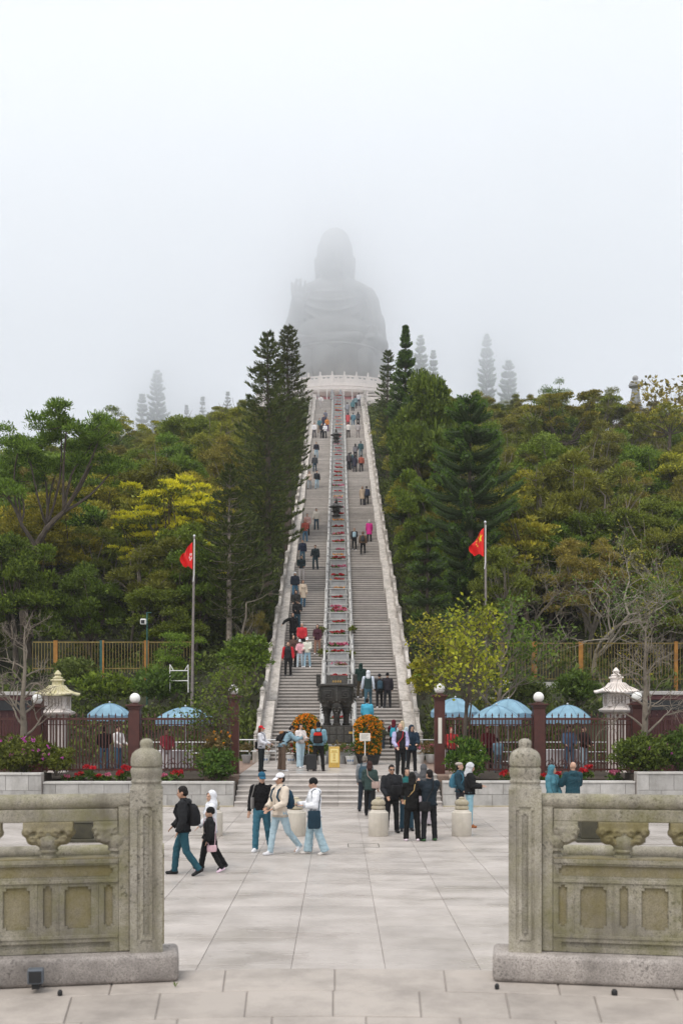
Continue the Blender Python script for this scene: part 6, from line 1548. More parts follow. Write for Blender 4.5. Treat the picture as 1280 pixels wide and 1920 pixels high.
def figure_meshes(p, vox=.013):
    J = skeleton(p); s = J['s']; dz = J['drop']; up = J['up']; out = {}; fem = p.get('fem', False); bulk = p.get('bulk', 1.0) * 1.05; near = vox < .018
    # continuous body
    mb = MB(); H_ = J['head']; Rm = J['hrot']
    hs = s if not p.get('child') else s * 1.18
    def hp(x, y, z): return H_ + Rm @ Vector((x, y, z)) * hs
    def hell(c, r): 
        b0 = len(mb.v); mb.sphere((0, 0, 0), [q * hs for q in r], 14, 10)
        for i in range(b0, len(mb.v)): mb.v[i] = tuple(Rm @ Vector(mb.v[i]) + H_ + Rm @ Vector(c) * hs)
    hell((0, .008, .035), (.074, .094, .095)); hell((0, -.02, -.03), (.062, .075, .085)); hell((0, -.055, -.085), (.035, .035, .03))
    cap(mb, hp(0, -.088, .015), hp(0, -.108, -.022), .011 * hs, .017 * hs); hell((0, -.09, -.06), (.026, .014, .008)); hell((0, -.083, .03), (.05, .018, .01))
    for sd in (-1, 1): hell((sd * .075, .01, -.005), (.013, .024, .034))
    cap(mb, J['neck'] - Vector((0, 0, .06 * s)), H_ + Rm @ Vector((0, .012, -.07)) * hs, .058 * s, .05 * s)
    cap(mb, J['hip'] + Vector((0, 0, .0)), J['chest'], .125 * s, .13 * s, 1.15, .78); cap(mb, J['chest'], up((0, 0, .46 * s)), .13 * s, .1 * s, 1.2, .75)
    cap(mb, J['arm', 0][0], J['arm', 1][0], .055 * s, .055 * s)
    for i, sd in enumerate((-1, 1)):
        hj, kn, an, fd = J['leg', i]; cap(mb, hj, kn, .082 * s, .056 * s); cap(mb, kn, an, .055 * s, .036 * s); cap(mb, an - Vector((0, 0, .035 * s)) - fd * .03 * s, an + fd * .14 * s - Vector((0, 0, .045 * s)), .034 * s, .026 * s)
        sh, eb, wr, d2 = J['arm', i]; cap(mb, sh, eb, .047 * s, .038 * s); cap(mb, eb, wr, .038 * s, .026 * s)
        side = d2.cross(Vector((0, 1, 0)) if abs(d2.y) < .8 else Vector((0, 0, 1))).normalized(); nrm_ = d2.cross(side)
        if near:
            cap(mb, wr, wr + d2 * .075 * s, .026 * s, .03 * s, 1.25, .6, uref=side)
            for k, (o, ln) in enumerate(((-.03, .07), (-.0105, .082), (.0095, .078), (.029, .06))):
                b0 = wr + d2 * .085 * s + side * o * s; m_ = b0 + d2 * ln * .55 * s; cap(mb, b0, m_, .0095 * s, .009 * s, seg=8); cap(mb, m_, m_ + (d2 * .75 + nrm_ * .55 * (1 if sd > 0 else -1) * .6) * ln * .5 * s, .009 * s, .008 * s, seg=8)
            tb = wr + d2 * .03 * s + side * .028 * s * (-1 if sd > 0 else 1); cap(mb, tb, tb + (d2 * .7 + side * .75 * (-1 if sd > 0 else 1)).normalized() * .055 * s, .0115 * s, .0095 * s, seg=8)
        else: cap(mb, wr, wr + d2 * .13 * s, .028 * s, .022 * s, 1.2, .7)
    out['body'] = part_mesh(mb, 'person', M['skin2'] if p.get('tan') else M['skin'], min(vox, .0125) if near else vox, dz, 1)
    # trousers
    lw = p.get('leg_w', 1.0) * 1.05; mb = MB(); lt = p.get('leg_to', 1.0)
    cap(mb, J['hip'] + Vector((0, 0, .1 * s)), J['hip'] - Vector((0, 0, .07 * s)), .128 * s * bulk, .135 * s * max(1, bulk * .97), 1.15, .88)
    for i in (0, 1):
        hj, kn, an, fd = J['leg', i]; cap(mb, hj, kn, .098 * s * max(1, lw * .95), .071 * s * lw)
        e = kn + (an - kn) * lt; e = e + (an - kn).normalized() * (.02 * s if lt >= 1 else 0); cap(mb, kn, e, .07 * s * lw, (.06 if lw < 1.15 else .078) * s * lw, 1, 1, ends=(1, 0))
    out['trousers'] = part_mesh(mb, 'trousers', M['fabric'], vox * 1.15, dz)
    # shoes
    mb = MB()
    for i in (0, 1):
        hj, kn, an, fd = J['leg', i]; sd = fd.cross(Vector((0, 0, 1))).normalized(); dn = sd.cross(fd).normalized(); dn = dn if dn.z < 0 else -dn
        h0, t0 = an - fd * .045 * s + dn * .035 * s, an + fd * .155 * s + dn * .045 * s
        sub = MB(); cap(sub, h0, t0, .042 * s, .038 * s, 1.0, .85, uref=sd); cap(sub, an + dn * -.02 * s, an + fd * .05 * s + dn * .03 * s, .045 * s, .045 * s)
        cap(sub, h0 + dn * .022 * s, t0 + dn * .018 * s, .043 * s, .042 * s, 1.06, .35, uref=sd)
        if p.get('boots'): cap(sub, an + (kn - an) * .28, an, .062 * s, .05 * s)
        out['shoe%d' % i] = part_mesh(sub, 'shoe', M['leather'], vox * 1.0, dz)
    # upper garment
    hem = p.get('hem', .0); puff = p.get('puff', 1.0); tb = (.018 + .014 * puff) * s; mb = MB()
    w0 = J['hip'] + Vector((0, 0, .04 * s)); lo = up((0, 0, -hem * s))
    cap(mb, lo, J['waist'], (.134 + .012 * puff + max(0, hem) * .12) * s * bulk, .128 * s * bulk + tb * .5, 1.18, .88, ends=(0, 1))
    cap(mb, J['waist'], J['chest'], .128 * s * bulk + tb * .5, .135 * s * (1 if not fem else .95) * bulk + tb, 1.18, .86); cap(mb, J['chest'], up((0, .005, .455 * s)), .135 * s + tb, .1 * s + tb, 1.2, .82)
    cap(mb, J['arm', 0][0] - Vector((0, 0, .005)), J['arm', 1][0] - Vector((0, 0, .005)), .06 * s + tb * .6, .06 * s + tb * .6)
    if p.get('bust', fem): 
        for sd in (-1, 1): mb.sphere(up((sd * .07 * s, -.1 * s, .33 * s)), .07 * s, 10, 8)
    sleeve_mb = mb if not p.get('sleeve_split') else MB()
    sl = p.get('sleeve', 1.0)
    for i in (0, 1):
        sh, eb, wr, d2 = J['arm', i]; cap(sleeve_mb, sh, eb, .056 * s + tb, .044 * s + tb)
        if sl > .5: cap(sleeve_mb, eb, eb + (wr - eb) * sl, .044 * s + tb, .034 * s + tb * .7, ends=(1, 0))
    if p.get('collar', True): cap(mb, J['neck'] - Vector((0, 0, .03 * s)), J['neck'] + (J['head'] - J['neck']) * .42, .078 * s, .068 * s, ends=(1, 0))
    if p.get('hood_down'): mb.sphere(up((0, .1 * s, .5 * s)), (.12 * s, .07 * s, .075 * s), 12, 8); cap(mb, up((-.08 * s, .02 * s, .53 * s)), up((.08 * s, .02 * s, .53 * s)), .05 * s, .05 * s)
    out['top'] = part_mesh(mb, p.get('top_name', 'jacket'), M['knit'] if p.get('knit') else M['fabric'], vox * 1.15, dz)
    if near and puff >= .8:
        q = MB(); a_ = lo; wv = (.134 + .012 * puff + max(0, hem) * .12) * s * bulk
        n_ = 24; rg = []
        for dz_, f_ in ((-.012, 1.0), (-.008, 1.05), (.03, 1.05), (.036, 1.0)):
            rg.append([a_ + Vector((math.cos(2 * math.pi * k / n_) * wv * 1.18 * f_, math.sin(2 * math.pi * k / n_) * wv * .88 * f_, dz_ * s - dz)) for k in range(n_)])
        q.add(*ring_solid(rg)); out['hem'] = q.mesh('hem_band', M['knit'], True)
        q = MB(); q.tube([up((0, -(.128 * bulk * s + tb * .5) * .88 - .006 * s, .02 * s)) - Vector((0, 0, dz)), up((0, -(.128 * s * bulk + tb * .5) * .88 - .004 * s, .13 * s)) - Vector((0, 0, dz)), up((0, -(.135 * s * bulk + tb) * .87 - .006 * s, .36 * s)) - Vector((0, 0, dz)), up((0, -(.1 * s + tb) * .86, .47 * s)) - Vector((0, 0, dz))], .007 * s, 5); out['zip'] = q.mesh('zip', M['leather'], True)
        q = MB()
        for sd in (-1, 1): q.tube([up((sd * .085 * s, -(.13 * bulk * s + tb) * .8, .04 * s)) - Vector((0, 0, dz)), up((sd * .125 * s, -(.13 * bulk * s + tb) * .62, .15 * s)) - Vector((0, 0, dz))], .008 * s, 5)
        out['pocket'] = q.mesh('pocket', M['leather'], True)
        for i, sd in enumerate((-1, 1)):
            sh, eb, wr, d2 = J['arm', i]; q = MB(); e_ = eb + (wr - eb) * (sl - .03); cap(q, e_ - d2 * .012 * s - Vector((0, 0, dz)), e_ + d2 * .03 * s - Vector((0, 0, dz)), .036 * s + tb * .75, .034 * s + tb * .7, ends=(0, 0)); out['cuff%d' % i] = q.mesh('cuff', M['knit'], True)
    if p.get('sleeve_split'): out['sleeve'] = part_mesh(sleeve_mb, 'sleeves', M['fabric'], vox * 1.15, dz)
    # head cover
    hr = p.get('hair', 'short'); mb = MB()
    def he(m, c, r):
        b0 = len(m.v); m.sphere((0, 0, 0), [q * hs for q in r], 14, 10)
        for i in range(b0, len(m.v)): m.v[i] = tuple(Rm @ Vector(m.v[i]) + H_ + Rm @ Vector(c) * hs)
    def cut(me_, fn):   # keep only faces for which fn(local head point) holds
        bm = bmesh.new(); bm.from_mesh(me_); Ri = Rm.inverted(); org = H_ - Vector((0, 0, dz))
        bmesh.ops.delete(bm, geom=[f for f in bm.faces if not fn((Ri @ (f.calc_center_median() - org)) / hs)], context='FACES'); bm.to_mesh(me_); bm.free(); return me_
    vh = min(vox, .013) if near else vox
    if hr in ('short', 'long', 'cap', 'ponytail', 'bob', 'grey'):
        he(mb, (0, .016, .048), (.083, .1, .094)); he(mb, (0, .045, -.005), (.078, .072, .075))
        if hr in ('long', 'bob'):
            ln = .36 if hr == 'long' else .16
            b0 = len(mb.v); cap(mb, hp(0, .05, .02), hp(0, .075, -ln * .5), .082 * hs, .085 * hs, 1.1, .7); cap(mb, hp(0, .075, -ln * .5), hp(0, .07, -ln), .085 * hs, .06 * hs, 1.1, .5)
            for sd in (-1, 1): cap(mb, hp(sd * .07, .0, .02), hp(sd * .075, -.005, -ln * .55), .026 * hs, .022 * hs)
        if hr == 'ponytail': cap(mb, hp(0, .1, .04), hp(0, .12, -.1), .035 * hs, .022 * hs)
        me_ = part_mesh(mb, 'hair', M['hair'], vh, dz); cut(me_, lambda q: q.y > -.045 - .0 or q.z > .085 or abs(q.x) > .066); out['hair'] = me_
    if hr == 'cap' or p.get('cap'):
        mb = MB(); he(mb, (0, .01, .06), (.086, .103, .085)); b0 = len(mb.v)
        cap(mb, hp(-.04, -.105, .052), hp(.04, -.105, .052), .058 * hs, .058 * hs, 1, .16) if False else None
        me_ = part_mesh(mb, 'cap', M['fabric'], vh, dz); cut(me_, lambda q: q.z > .045)
        mb2 = MB(); yb = p.get('cap_yaw', 0); bmx = Matrix.Rotation(R(yb), 3, 'Z'); n = 9; vs = []
        for j, rr_ in enumerate((.085, .12, .155)):
            for i in range(n):
                t = -1.0 + 2.0 * i / (n - 1); q = bmx @ Vector((math.sin(t) * .082, -.02 - math.cos(t * .9) * rr_, .05 - .018 * j - .01 * t * t)); vs.append(H_ + Rm @ q * hs - Vector((0, 0, dz)))
        top = [tuple(v) for v in vs]; bot = [tuple(v - Vector((0, 0, .008))) for v in vs]
        mb2.add(top + bot, [(j * n + i, j * n + i + 1, (j + 1) * n + i + 1, (j + 1) * n + i) for j in range(2) for i in range(n - 1)] + [(3 * n + j * n + i, 3 * n + (j + 1) * n + i, 3 * n + (j + 1) * n + i + 1, 3 * n + j * n + i + 1) for j in range(2) for i in range(n - 1)] + [(2 * n + i, 2 * n + i + 1, 5 * n + i + 1, 5 * n + i) for i in range(n - 1)])
        out['cap'] = me_; out['brim'] = mb2.mesh('brim', M['fabric'], True)
    if hr == 'beanie':
        mb = MB(); he(mb, (0, .012, .052), (.09, .106, .1)); he(mb, (0, .02, .02), (.091, .1, .05)); me_ = part_mesh(mb, 'beanie', M['knit'], vh, dz); cut(me_, lambda q: q.z > .012 or q.y > .03); out['cap'] = me_
        if p.get('pom'): mb = MB(); he(mb, (0, .02, .16), (.03, .03, .03)); out['pom'] = part_mesh(mb, 'bobble', M['knit'], vh, dz)
    if hr == 'beret': mb = MB(); he(mb, (0, .03, .075), (.11, .12, .055)); out['cap'] = part_mesh(mb, 'beret', M['knit'], vh, dz); mb = MB(); he(mb, (0, .045, -.01), (.08, .07, .09)); out['hair'] = part_mesh(mb, 'hair', M['hair'], vh, dz)
    if hr == 'hood':
        mb = MB(); he(mb, (0, .02, .03), (.105, .12, .125)); cap(mb, hp(0, .03, -.05), up((0, .04 * s, .5 * s)), .1 * hs, .12 * s); me_ = part_mesh(mb, 'hood', M['fabric'], vh, dz)
        cut(me_, lambda q: q.y > -.052 or (q.x ** 2 / .0056 + (q.z + .0) ** 2 / .0105) > 1 ); out['hood'] = me_
        mb = MB(); he(mb, (0, .012, .05), (.081, .092, .09)); me_ = part_mesh(mb, 'hair', M['hair'], vh, dz); cut(me_, lambda q: q.y > -.05 or q.z > .09); out['hair'] = me_
    if near:
        mb = MB()
        for sd in (-1, 1):
            mb2 = MB(); mb2.sphere(hp(sd * .031, -.0885, .012) - Vector((0, 0, dz)), (.0105 * hs, .006 * hs, .0065 * hs), 8, 6); out['eye%d' % (sd > 0)] = mb2.mesh('eye', M['dark'], True)
        if p.get('shades'):
            mb2 = MB()
            for sd in (-1, 1): mb2.sphere(hp(sd * .033, -.1, .012) - Vector((0, 0, dz)), (.03 * hs, .012 * hs, .022 * hs), 10, 6)
            mb2.tube([hp(-.08, 0, .02) - Vector((0, 0, dz)), hp(-.07, -.085, .02) - Vector((0, 0, dz)), hp(.07, -.085, .02) - Vector((0, 0, dz)), hp(.08, 0, .02) - Vector((0, 0, dz))], .004, 5); out['shades'] = mb2.mesh('sunglasses', M['glass'], True)
        mb2 = MB(); mb2.sphere(hp(0, -.1, -.058) - Vector((0, 0, dz)), (.02 * hs, .006 * hs, .0045 * hs), 8, 5); out['mouth'] = mb2.mesh('mouth', M['mouth'], True)
    return out, J
M['mouth'] = plain('lips', (.36, .17, .13), .5, .05)
ORDER = {'top': 'top', 'sleeve': 'sleeve', 'trousers': 'trousers', 'shoe0': 'shoes', 'shoe1': 'shoes', 'hair': 'hair', 'cap': 'cap', 'brim': 'cap', 'pom': 'cap', 'hood': 'hood', 'hem': 'dk', 'zip': 'dk', 'pocket': 'dk', 'cuff0': 'dk', 'cuff1': 'dk', 'eye0': None, 'eye1': None, 'shades': None, 'mouth': None}
def dress(ms, loc, rz, cols, label, group=None, hx=(1, 1, 1)):
    b = meshobj('person', ms['body'], None, loc, (0, 0, rz)); tag(b, label, 'person', group); b.scale = hx
    par = {}
    for k, me in ms.items():
        if k == 'body': continue
        par_ = par.get('cap') if k in ('brim', 'pom') else b
        c = cols.get(ORDER[k]) if ORDER[k] else None
        if ORDER[k] == 'dk': c = tuple(v * .62 for v in (cols.get('sleeve') or cols['top'] if k.startswith('cuff') else cols['top']))
        if k == 'sleeve' and c is None: c = cols['top']
        if k == 'hood' and c is None: c = cols['top']
        if k == 'brim' and 'brim' in cols: c = cols['brim']
        o = meshobj(me.name.split('.')[0], me, par_ or b, color=c or (.05, .04, .035)); par[k] = o
    return b
BLACK, INK, NAVY, TEAL, GREY, WHITE, CREAM = (.012, .012, .013), (.02, .021, .025), (.014, .024, .05), (.03, .1, .13), (.2, .2, .21), (.78, .78, .8), (.62, .52, .41)
JEAN, DJEAN, LJEAN, BROWN, RED, TAN, KHAKI, OLIVE, MAROON = (.07, .16, .25), (.025, .06, .085), (.34, .46, .53), (.12, .08, .055), (.55, .03, .035), (.42, .3, .19), (.2, .15, .1), (.05, .06, .03), (.12, .012, .022)
DHAIR = (.012, .009, .008)
def ground_D(py, z=0.0): return (CZ - z) * F / (py - HY)
def fig(px, fy, p, cols, face, label, zl=0.0, D=None, z=None, vox=.013):
    D = D or ground_D(fy, zl); z = zl if z is None else z
    ms, J = figure_meshes(p, vox); rz = R(face)
    b = dress(ms, (X(px, D), D, z + .003), rz, cols, label); return b, J
def held(name, me_builder, mat, b, color, label, cat, bevel=0, smooth=True, extra=()):
    """a bag or other carried thing: a thing of its own in the bearer's place"""
    mb = MB(); me_builder(mb); o = mb.obj(name, mat, None, smooth, bevel, 2, tuple(b.location), tuple(b.rotation_euler), color); tag(o, label, cat)
    for nm, f, mt, c in extra: q = MB(); f(q); q.obj(nm, mt, o, True, color=c)
    return o
def backpack(b, J, color, label, sc=1.0, straps=True, patch=None):
    up = J['up']; s = J['s']; dz = Vector((0, 0, J['drop']))
    def body(mb):
        sub = [(up((0, .2 * s, .05 * s)), .14 * sc, .1 * sc), (up((0, .21 * s, .15 * s)), .16 * sc, .12 * sc), (up((0, .21 * s, .3 * s)), .155 * sc, .115 * sc), (up((0, .19 * s, .42 * s)), .13 * sc, .085 * sc), (up((0, .17 * s, .47 * s)), .07 * sc, .05 * sc)]
        loft(mb, [(c - dz, a * s, b_ * s) for c, a, b_ in sub], 16)
    ex = []
    def pocket(mb): loft(mb, [(up((0, .3 * s, z_ * s)) - dz, a * s * sc, .035 * s) for z_, a in ((.08, .09), (.1, .11), (.22, .11), (.25, .09))], 12)
    ex.append(('pocket', pocket, M['fabric'], tuple(c * 1.25 + .004 for c in color)))
    if patch: ex.append(('bright_panel', lambda mb: loft(mb, [(up((0, .27 * s, z_ * s)) - dz, a * s * sc, .07 * s) for z_, a in ((.33, .13), (.36, .145), (.42, .125), (.44, .1))], 12), M['fabric'], patch))
    if straps:
        for sd in (-1, 1):
            def st(mb, sd=sd): mb.tube([up((sd * .09 * s, .13 * s, .46 * s)) - dz, up((sd * .11 * s, .03 * s, .56 * s)) - dz, up((sd * .115 * s, -.12 * s, .46 * s)) - dz, up((sd * .12 * s, -.165 * s, .32 * s)) - dz, up((sd * .16 * s, -.08 * s, .16 * s)) - dz, up((sd * .15 * s, .12 * s, .1 * s)) - dz], .02 * s, 6)
            ex.append(('strap', st, M['fabric'], color))
    return held('backpack', body, M['fabric'], b, color, label, 'backpack', extra=ex)
def sidebag(b, J, color, label, side, z, w_, h_, y=0.0, strap=None, strap_col=None, name='shoulder_bag', cat='bag', out=.2, cross=True, thick=.05):
    up = J['up']; s = J['s']; dz = Vector((0, 0, J['drop'])); c = up((side * out * s, y * s, 0)) - dz; c.z = z * s
    def body(mb):
        n = 18; sts = [(h_ / 2, .86), (h_ * .46, .96), (0, 1), (-h_ * .4, .98), (-h_ / 2, .85)]
        rings = [[c + Vector((math.cos(2 * math.pi * k / n) * thick * f_ * (1 if abs(y) < .1 else 2.6), math.sin(2 * math.pi * k / n) * w_ / 2 * f_ * (1 if abs(y) < .1 else .45), zz_)) for k in range(n)] for zz_, f_ in reversed(sts)]
        mb.add(*ring_solid(rings))
    def st(mb):
        top = up(((-side if cross else side) * .1 * s, 0, .57 * s)) - dz
        for e in (-1, 1):
            q = up(((-side if cross else side) * .04 * s + side * .0, e * .165 * s, .36 * s)) - dz if cross else up((side * .17 * s, e * .1 * s, .4 * s)) - dz
            mb.tube([top, top * .35 + q * .65 + Vector((0, e * .03, .06)), q, (q + c) / 2 + Vector((side * .03, e * .03, 0)), c + Vector((0, e * w_ * .3, h_ * .45))], .011 * s, 5)
    return held(name, body, M['leather'], b, color, label, cat, extra=[('strap', st, M['leather'], strap_col or color)])

# ---- people on the plaza
WALK = ((16, 6, 3), (-10, 20, 3)); WALK2 = ((-16, 24, 3), (20, 5, 3)); STAND = ((2, 3, 4), (-2, 3, 4))
b, J = fig(344, 1641, dict(h=1.74, legs=((20, 14, 2), (-10, 26, 2)), arms=((10, 8, 35, 15), (-6, 8, 30, 10)), head=(-5, 12), hair='short', puff=1.2, hood_down=True, hem=.06, tan=True), dict(top=(.018, .019, .021), trousers=(.02, .075, .1), shoes=BLACK, hair=DHAIR), -90, 'man in black patterned hooded jacket and dark teal jeans walking left')
backpack(b, J, (.012, .012, .014), 'plain black backpack on the man in the patterned jacket', 1.0)
b, J = fig(395, 1630, dict(h=1.58, fem=True, legs=WALK, arms=((8, 8, 40, 10), (0, 8, 20, 5)), head=(25, 0), hair='hood', puff=1.2, hem=.1), dict(top=(.72, .73, .76), trousers=BLACK, shoes=(.03, .028, .03), hair=DHAIR), -75, 'person in white fluffy hood walking behind the child')
b, J = fig(393, 1635, dict(h=1.27, child=True, legs=((20, 10, 3), (-16, 14, 3)), arms=((6, 12, 20, 0), (0, 12, 20, 0)), hair='beanie', puff=1.7, hem=.08, bulk=1.05), dict(top=(.014, .014, .015), trousers=BLACK, shoes=(.8, .6, .72), cap=(.012, .012, .012)), -80, 'child in black puffer and black hat with pink shoes walking left')
sidebag(b, J, (.72, .48, .52), 'small pink bag at the hip of the walking child', 1, .66, .2, .13, .05, out=.19)
b, J = fig(491, 1596, dict(h=1.78, legs=((14, 12, 2), (-10, 18, 2)), arms=((-4, 14, 8, 0), (6, 10, 40, 20)), head=(25, 6), hair='cap', puff=.3, hem=.02, knit=True, leg_w=1.05), dict(top=(.008, .008, .009), trousers=(.04, .13, .18), shoes=WHITE, hair=(.1, .06, .035), cap=(.02, .1, .17)), -10, 'man in black turtleneck and blue cap walking beside the beige jacket')
sidebag(b, J, (.22, .21, .2), 'grey soft bag slung on the man in the black turtleneck', -1, 1.06, .24, .26, -.02, cross=False, out=.2)
b, J = fig(525, 1603, dict(h=1.8, legs=((14, 5, 2), (-18, 24, 2)), arms=((12, 8, 50, 32), (12, 8, 50, 32)), head=(-10, 5), hair='cap', puff=1.1, hem=.1, tan=True), dict(top=(.66, .57, .47), trousers=(.38, .5, .56), shoes=(.7, .7, .72), hair=DHAIR, cap=(.8, .8, .83)), -52, 'man in beige jacket, white cap and light jeans with hands clasped')
backpack(b, J, (.015, .045, .075), 'navy backpack with dark straps on the man in the beige jacket', .95)
b, J = fig(589, 1602, dict(h=1.68, legs=((10, 4, 3), (-10, 10, 3)), arms=((20, 8, 70, 10), (8, 10, 85, 12)), head=(-20, 14), hair='beanie', puff=1.5, hem=.08, hood_down=True, bulk=1.12, leg_w=1.25, fem=True, bust=False), dict(top=(.78, .79, .82), trousers=(.36, .49, .55), shoes=(.66, .62, .58), cap=(.012, .013, .014)), -75, 'person in white hooded jacket and black beanie looking at a phone')
sidebag(b, J, (.012, .035, .055), 'large navy tote bag hanging from the arm of the person in white', 1, .82, .3, .4, -.06, cross=False, name='tote_bag', out=.24, thick=.04)
b, J = fig(683, 1521, dict(h=1.72, legs=((24, 30, 3), (-6, 6, 3)), arms=((-8, 10, 20, 0), (8, 10, 20, 0)), hair='short', puff=.9, lean=6), dict(top=(.22, .23, .24), trousers=(.018, .025, .035), shoes=BLACK, hair=(.2, .17, .14)), 165, 'grey-jacketed man with teal backpack starting up the plaza steps')
backpack(b, J, (.03, .06, .08), 'dark teal backpack on the man starting up the steps', 1.0)
b, J = fig(693, 1530, dict(h=1.62, fem=True, legs=((-18, 26, 3), (10, 6, 3)), arms=((4, 10, 20, 0), (10, 10, 30, 10)), hair='bob', puff=.9, hem=.1), dict(top=(.035, .06, .055), trousers=BLACK, shoes=BLACK, hair=(.05, .02, .015)), 170, 'woman in dark green plaid jacket and black trousers before the steps')
sidebag(b, J, (.42, .31, .27), 'taupe shoulder bag of the woman in the plaid jacket', -1, 1.0, .3, .2, .1, strap_col=(.4, .3, .26), out=.2)
b, J = fig(734, 1562, dict(h=1.74, legs=STAND, arms=((6, 9, 40, 22), (4, 9, 15, 0)), hair='short', shades=True, puff=1.2, hem=.07, hood_down=True, head=(0, 3), tan=True), dict(top=(.02, .021, .024), trousers=(.013, .014, .016), shoes=BLACK, hair=DHAIR), 8, 'man in black jacket and sunglasses facing the altar beside a bollard')
sidebag(b, J, (.01, .01, .011), 'black sling bag across the chest of the man in sunglasses', 1, 1.12, .2, .24, -.2, out=.06, thick=.05)
b, J = fig(762, 1558, dict(h=1.64, fem=True, legs=STAND, arms=((4, 14, 14, 0), (4, 10, 14, 0)), hair='long', puff=1.0, hem=.1, head=(10, 0), sleeve_split=True), dict(top=(.02, .13, .13), sleeve=(.45, .3, .16), trousers=(.03, .07, .1), shoes=INK, hair=DHAIR), 5, 'smiling woman in teal and tan jacket half hidden by the woman in black')
b, J = fig(772, 1577, dict(h=1.66, fem=True, legs=((0, 2, 5), (0, 2, 5)), arms=((40, 14, 70, 25), (40, 10, 75, 25)), hair='long', puff=.8, hem=.12, leg_w=1.05, bulk=1.03), dict(top=(.008, .008, .008), trousers=(.008, .008, .008), shoes=(.78, .66, .72), hair=(.008, .007, .006)), 180, 'woman in all black with long black hair seen from behind taking a photo')
sidebag(b, J, (.45, .3, .14), 'thin tan crossbody strap and pouch of the woman in all black', 1, .98, .1, .12, -.02, strap_col=(.5, .34, .15), out=.17, thick=.03)
b, J = fig(804, 1577, dict(h=1.72, legs=((2, 2, 5), (-1, 2, 5)), arms=((55, 12, 85, 28), (50, 10, 90, 28)), hair='short', puff=1.1, hem=.06, head=(15, 0), bulk=1.05), dict(top=(.014, .022, .03), trousers=(.012, .013, .015), shoes=(.03, .09, .03), hair=DHAIR), 195, 'man in navy jacket seen from behind holding up a phone, green shoes')
sidebag(b, J, (.01, .01, .011), 'black shoulder bag hanging at the back of the navy-jacketed man', 1, .86, .34, .24, .1, out=.14, thick=.06)
b, J = fig(794, 1548, dict(h=1.66, legs=STAND, arms=((4, 10, 14, 0),) * 2, hair='hood', puff=1.1, leg_w=1.3, hem=.04), dict(top=(.1, .1, .105), trousers=(.42, .37, .4), shoes=(.05, .05, .05), hair=(.25, .25, .26)), 170, 'person in grey hood and baggy lilac-grey trousers behind the photographers')
b, J = fig(880, 1551, dict(h=1.72, legs=STAND, arms=((12, 8, 75, 5), (12, 8, 75, 5)), hair='hood', puff=1.7, hem=.03, head=(0, 14), boots=True), dict(top=(.012, .012, .013), hood=(.55, .56, .57), trousers=(.24, .41, .48), shoes=(.3, .1, .03), hair=DHAIR), 85, 'person in black puffer with grey hood, light jeans and brown boots')
b, J = fig(862, 1540, dict(h=1.66, fem=True, legs=STAND, arms=((6, 8, 30, 10),) * 2, hair='beret', puff=1.0, hem=.06), dict(top=(.02, .05, .07), trousers=(.03, .03, .035), shoes=BLACK, hair=DHAIR, cap=(.42, .37, .33)), 60, 'person in grey beret half hidden behind the grey-hooded phone user')
backpack(b, J, (.05, .16, .23), 'blue and beige backpack on the person in the beret', 1.0, patch=(.4, .34, .28))
b, J = fig(1034, 1552, dict(h=1.66, fem=True, legs=STAND, arms=((8, 8, 20, 5),) * 2, hair='hood', puff=1.2, hem=.16, head=(30, 8)), dict(top=(.07, .2, .25), trousers=INK, shoes=BLACK, hair=DHAIR), 40, 'woman in teal hooded coat behind the right balustrade rail')
b, J = fig(1073, 1553, dict(h=1.76, legs=STAND, arms=((25, 14, 85, 25),) * 2, hair='bald', puff=1.3, hem=.1, hood_down=True, bulk=1.08), dict(top=(.018, .06, .08), trousers=INK, shoes=BLACK), 195, 'balding man in dark teal jacket seen from behind beyond the right rail')
# ---- people on the platform
q = dict(zl=PZ, vox=.015)
b, J = fig(490, 1447, dict(h=1.62, fem=True, legs=STAND, arms=((14, 8, 60, 10), (14, 8, 60, 10)), hair='long', cap=True, puff=.8, hem=.04), dict(top=(.7, .7, .74), trousers=(.02, .025, .028), shoes=BLACK, hair=(.14, .05, .025), cap=(.6, .02, .03)), 70, 'woman in red cap, white top and black trousers on the platform', **q)
sidebag(b, J, (.012, .012, .014), 'black bag on the back of the woman in the red cap', 1, 1.0, .3, .26, .2, out=.05)
b, J = fig(529, 1446, dict(h=1.72, legs=STAND, arms=((30, 10, 60, 10),) * 2, lean=32, head=(0, 20), hair='short', puff=1.0, hem=.05, leg_w=1.12), dict(top=(.25, .38, .45), trousers=(.13, .09, .065), shoes=WHITE, hair=DHAIR), 110, 'bending person in pale denim jacket and brown trousers', **q)
backpack(b, J, (.014, .013, .014), 'black and brown backpack on the bending person', 1.0, patch=(.25, .12, .05))
b, J = fig(563, 1440, dict(h=1.66, fem=True, legs=((8, 4, 4), (-8, 6, 4)), arms=((16, 8, 80, 25), (16, 8, 80, 25)), head=(-15, 10), hair='long', puff=.8, hem=-.03, leg_w=1.2), dict(top=(.72, .66, .64), trousers=(.42, .56, .64), shoes=WHITE, hair=DHAIR), 40, 'woman in short cream jacket and pale wide jeans looking down', **q)
b, J = fig(597, 1446, dict(h=1.76, legs=((1, 2, 6), (-1, 2, 6)), arms=((12, 10, 50, 15), (12, 10, 50, 15)), hair='short', puff=1.0, hem=.02, tan=True), dict(top=(.2, .36, .44), trousers=(.012, .011, .011), shoes=(.03, .02, .022), hair=DHAIR), 175, 'man in pale blue jacket seen from behind with a suitcase', **q)
backpack(b, J, (.016, .014, .015), 'black backpack with red panels on the man in pale blue', 1.05, patch=(.55, .03, .02))
D = ground_D(1446, PZ); root = empty('suitcase', (X(584, D), D, PZ), .1, 'black upright suitcase standing next to the man in pale blue', 'suitcase')
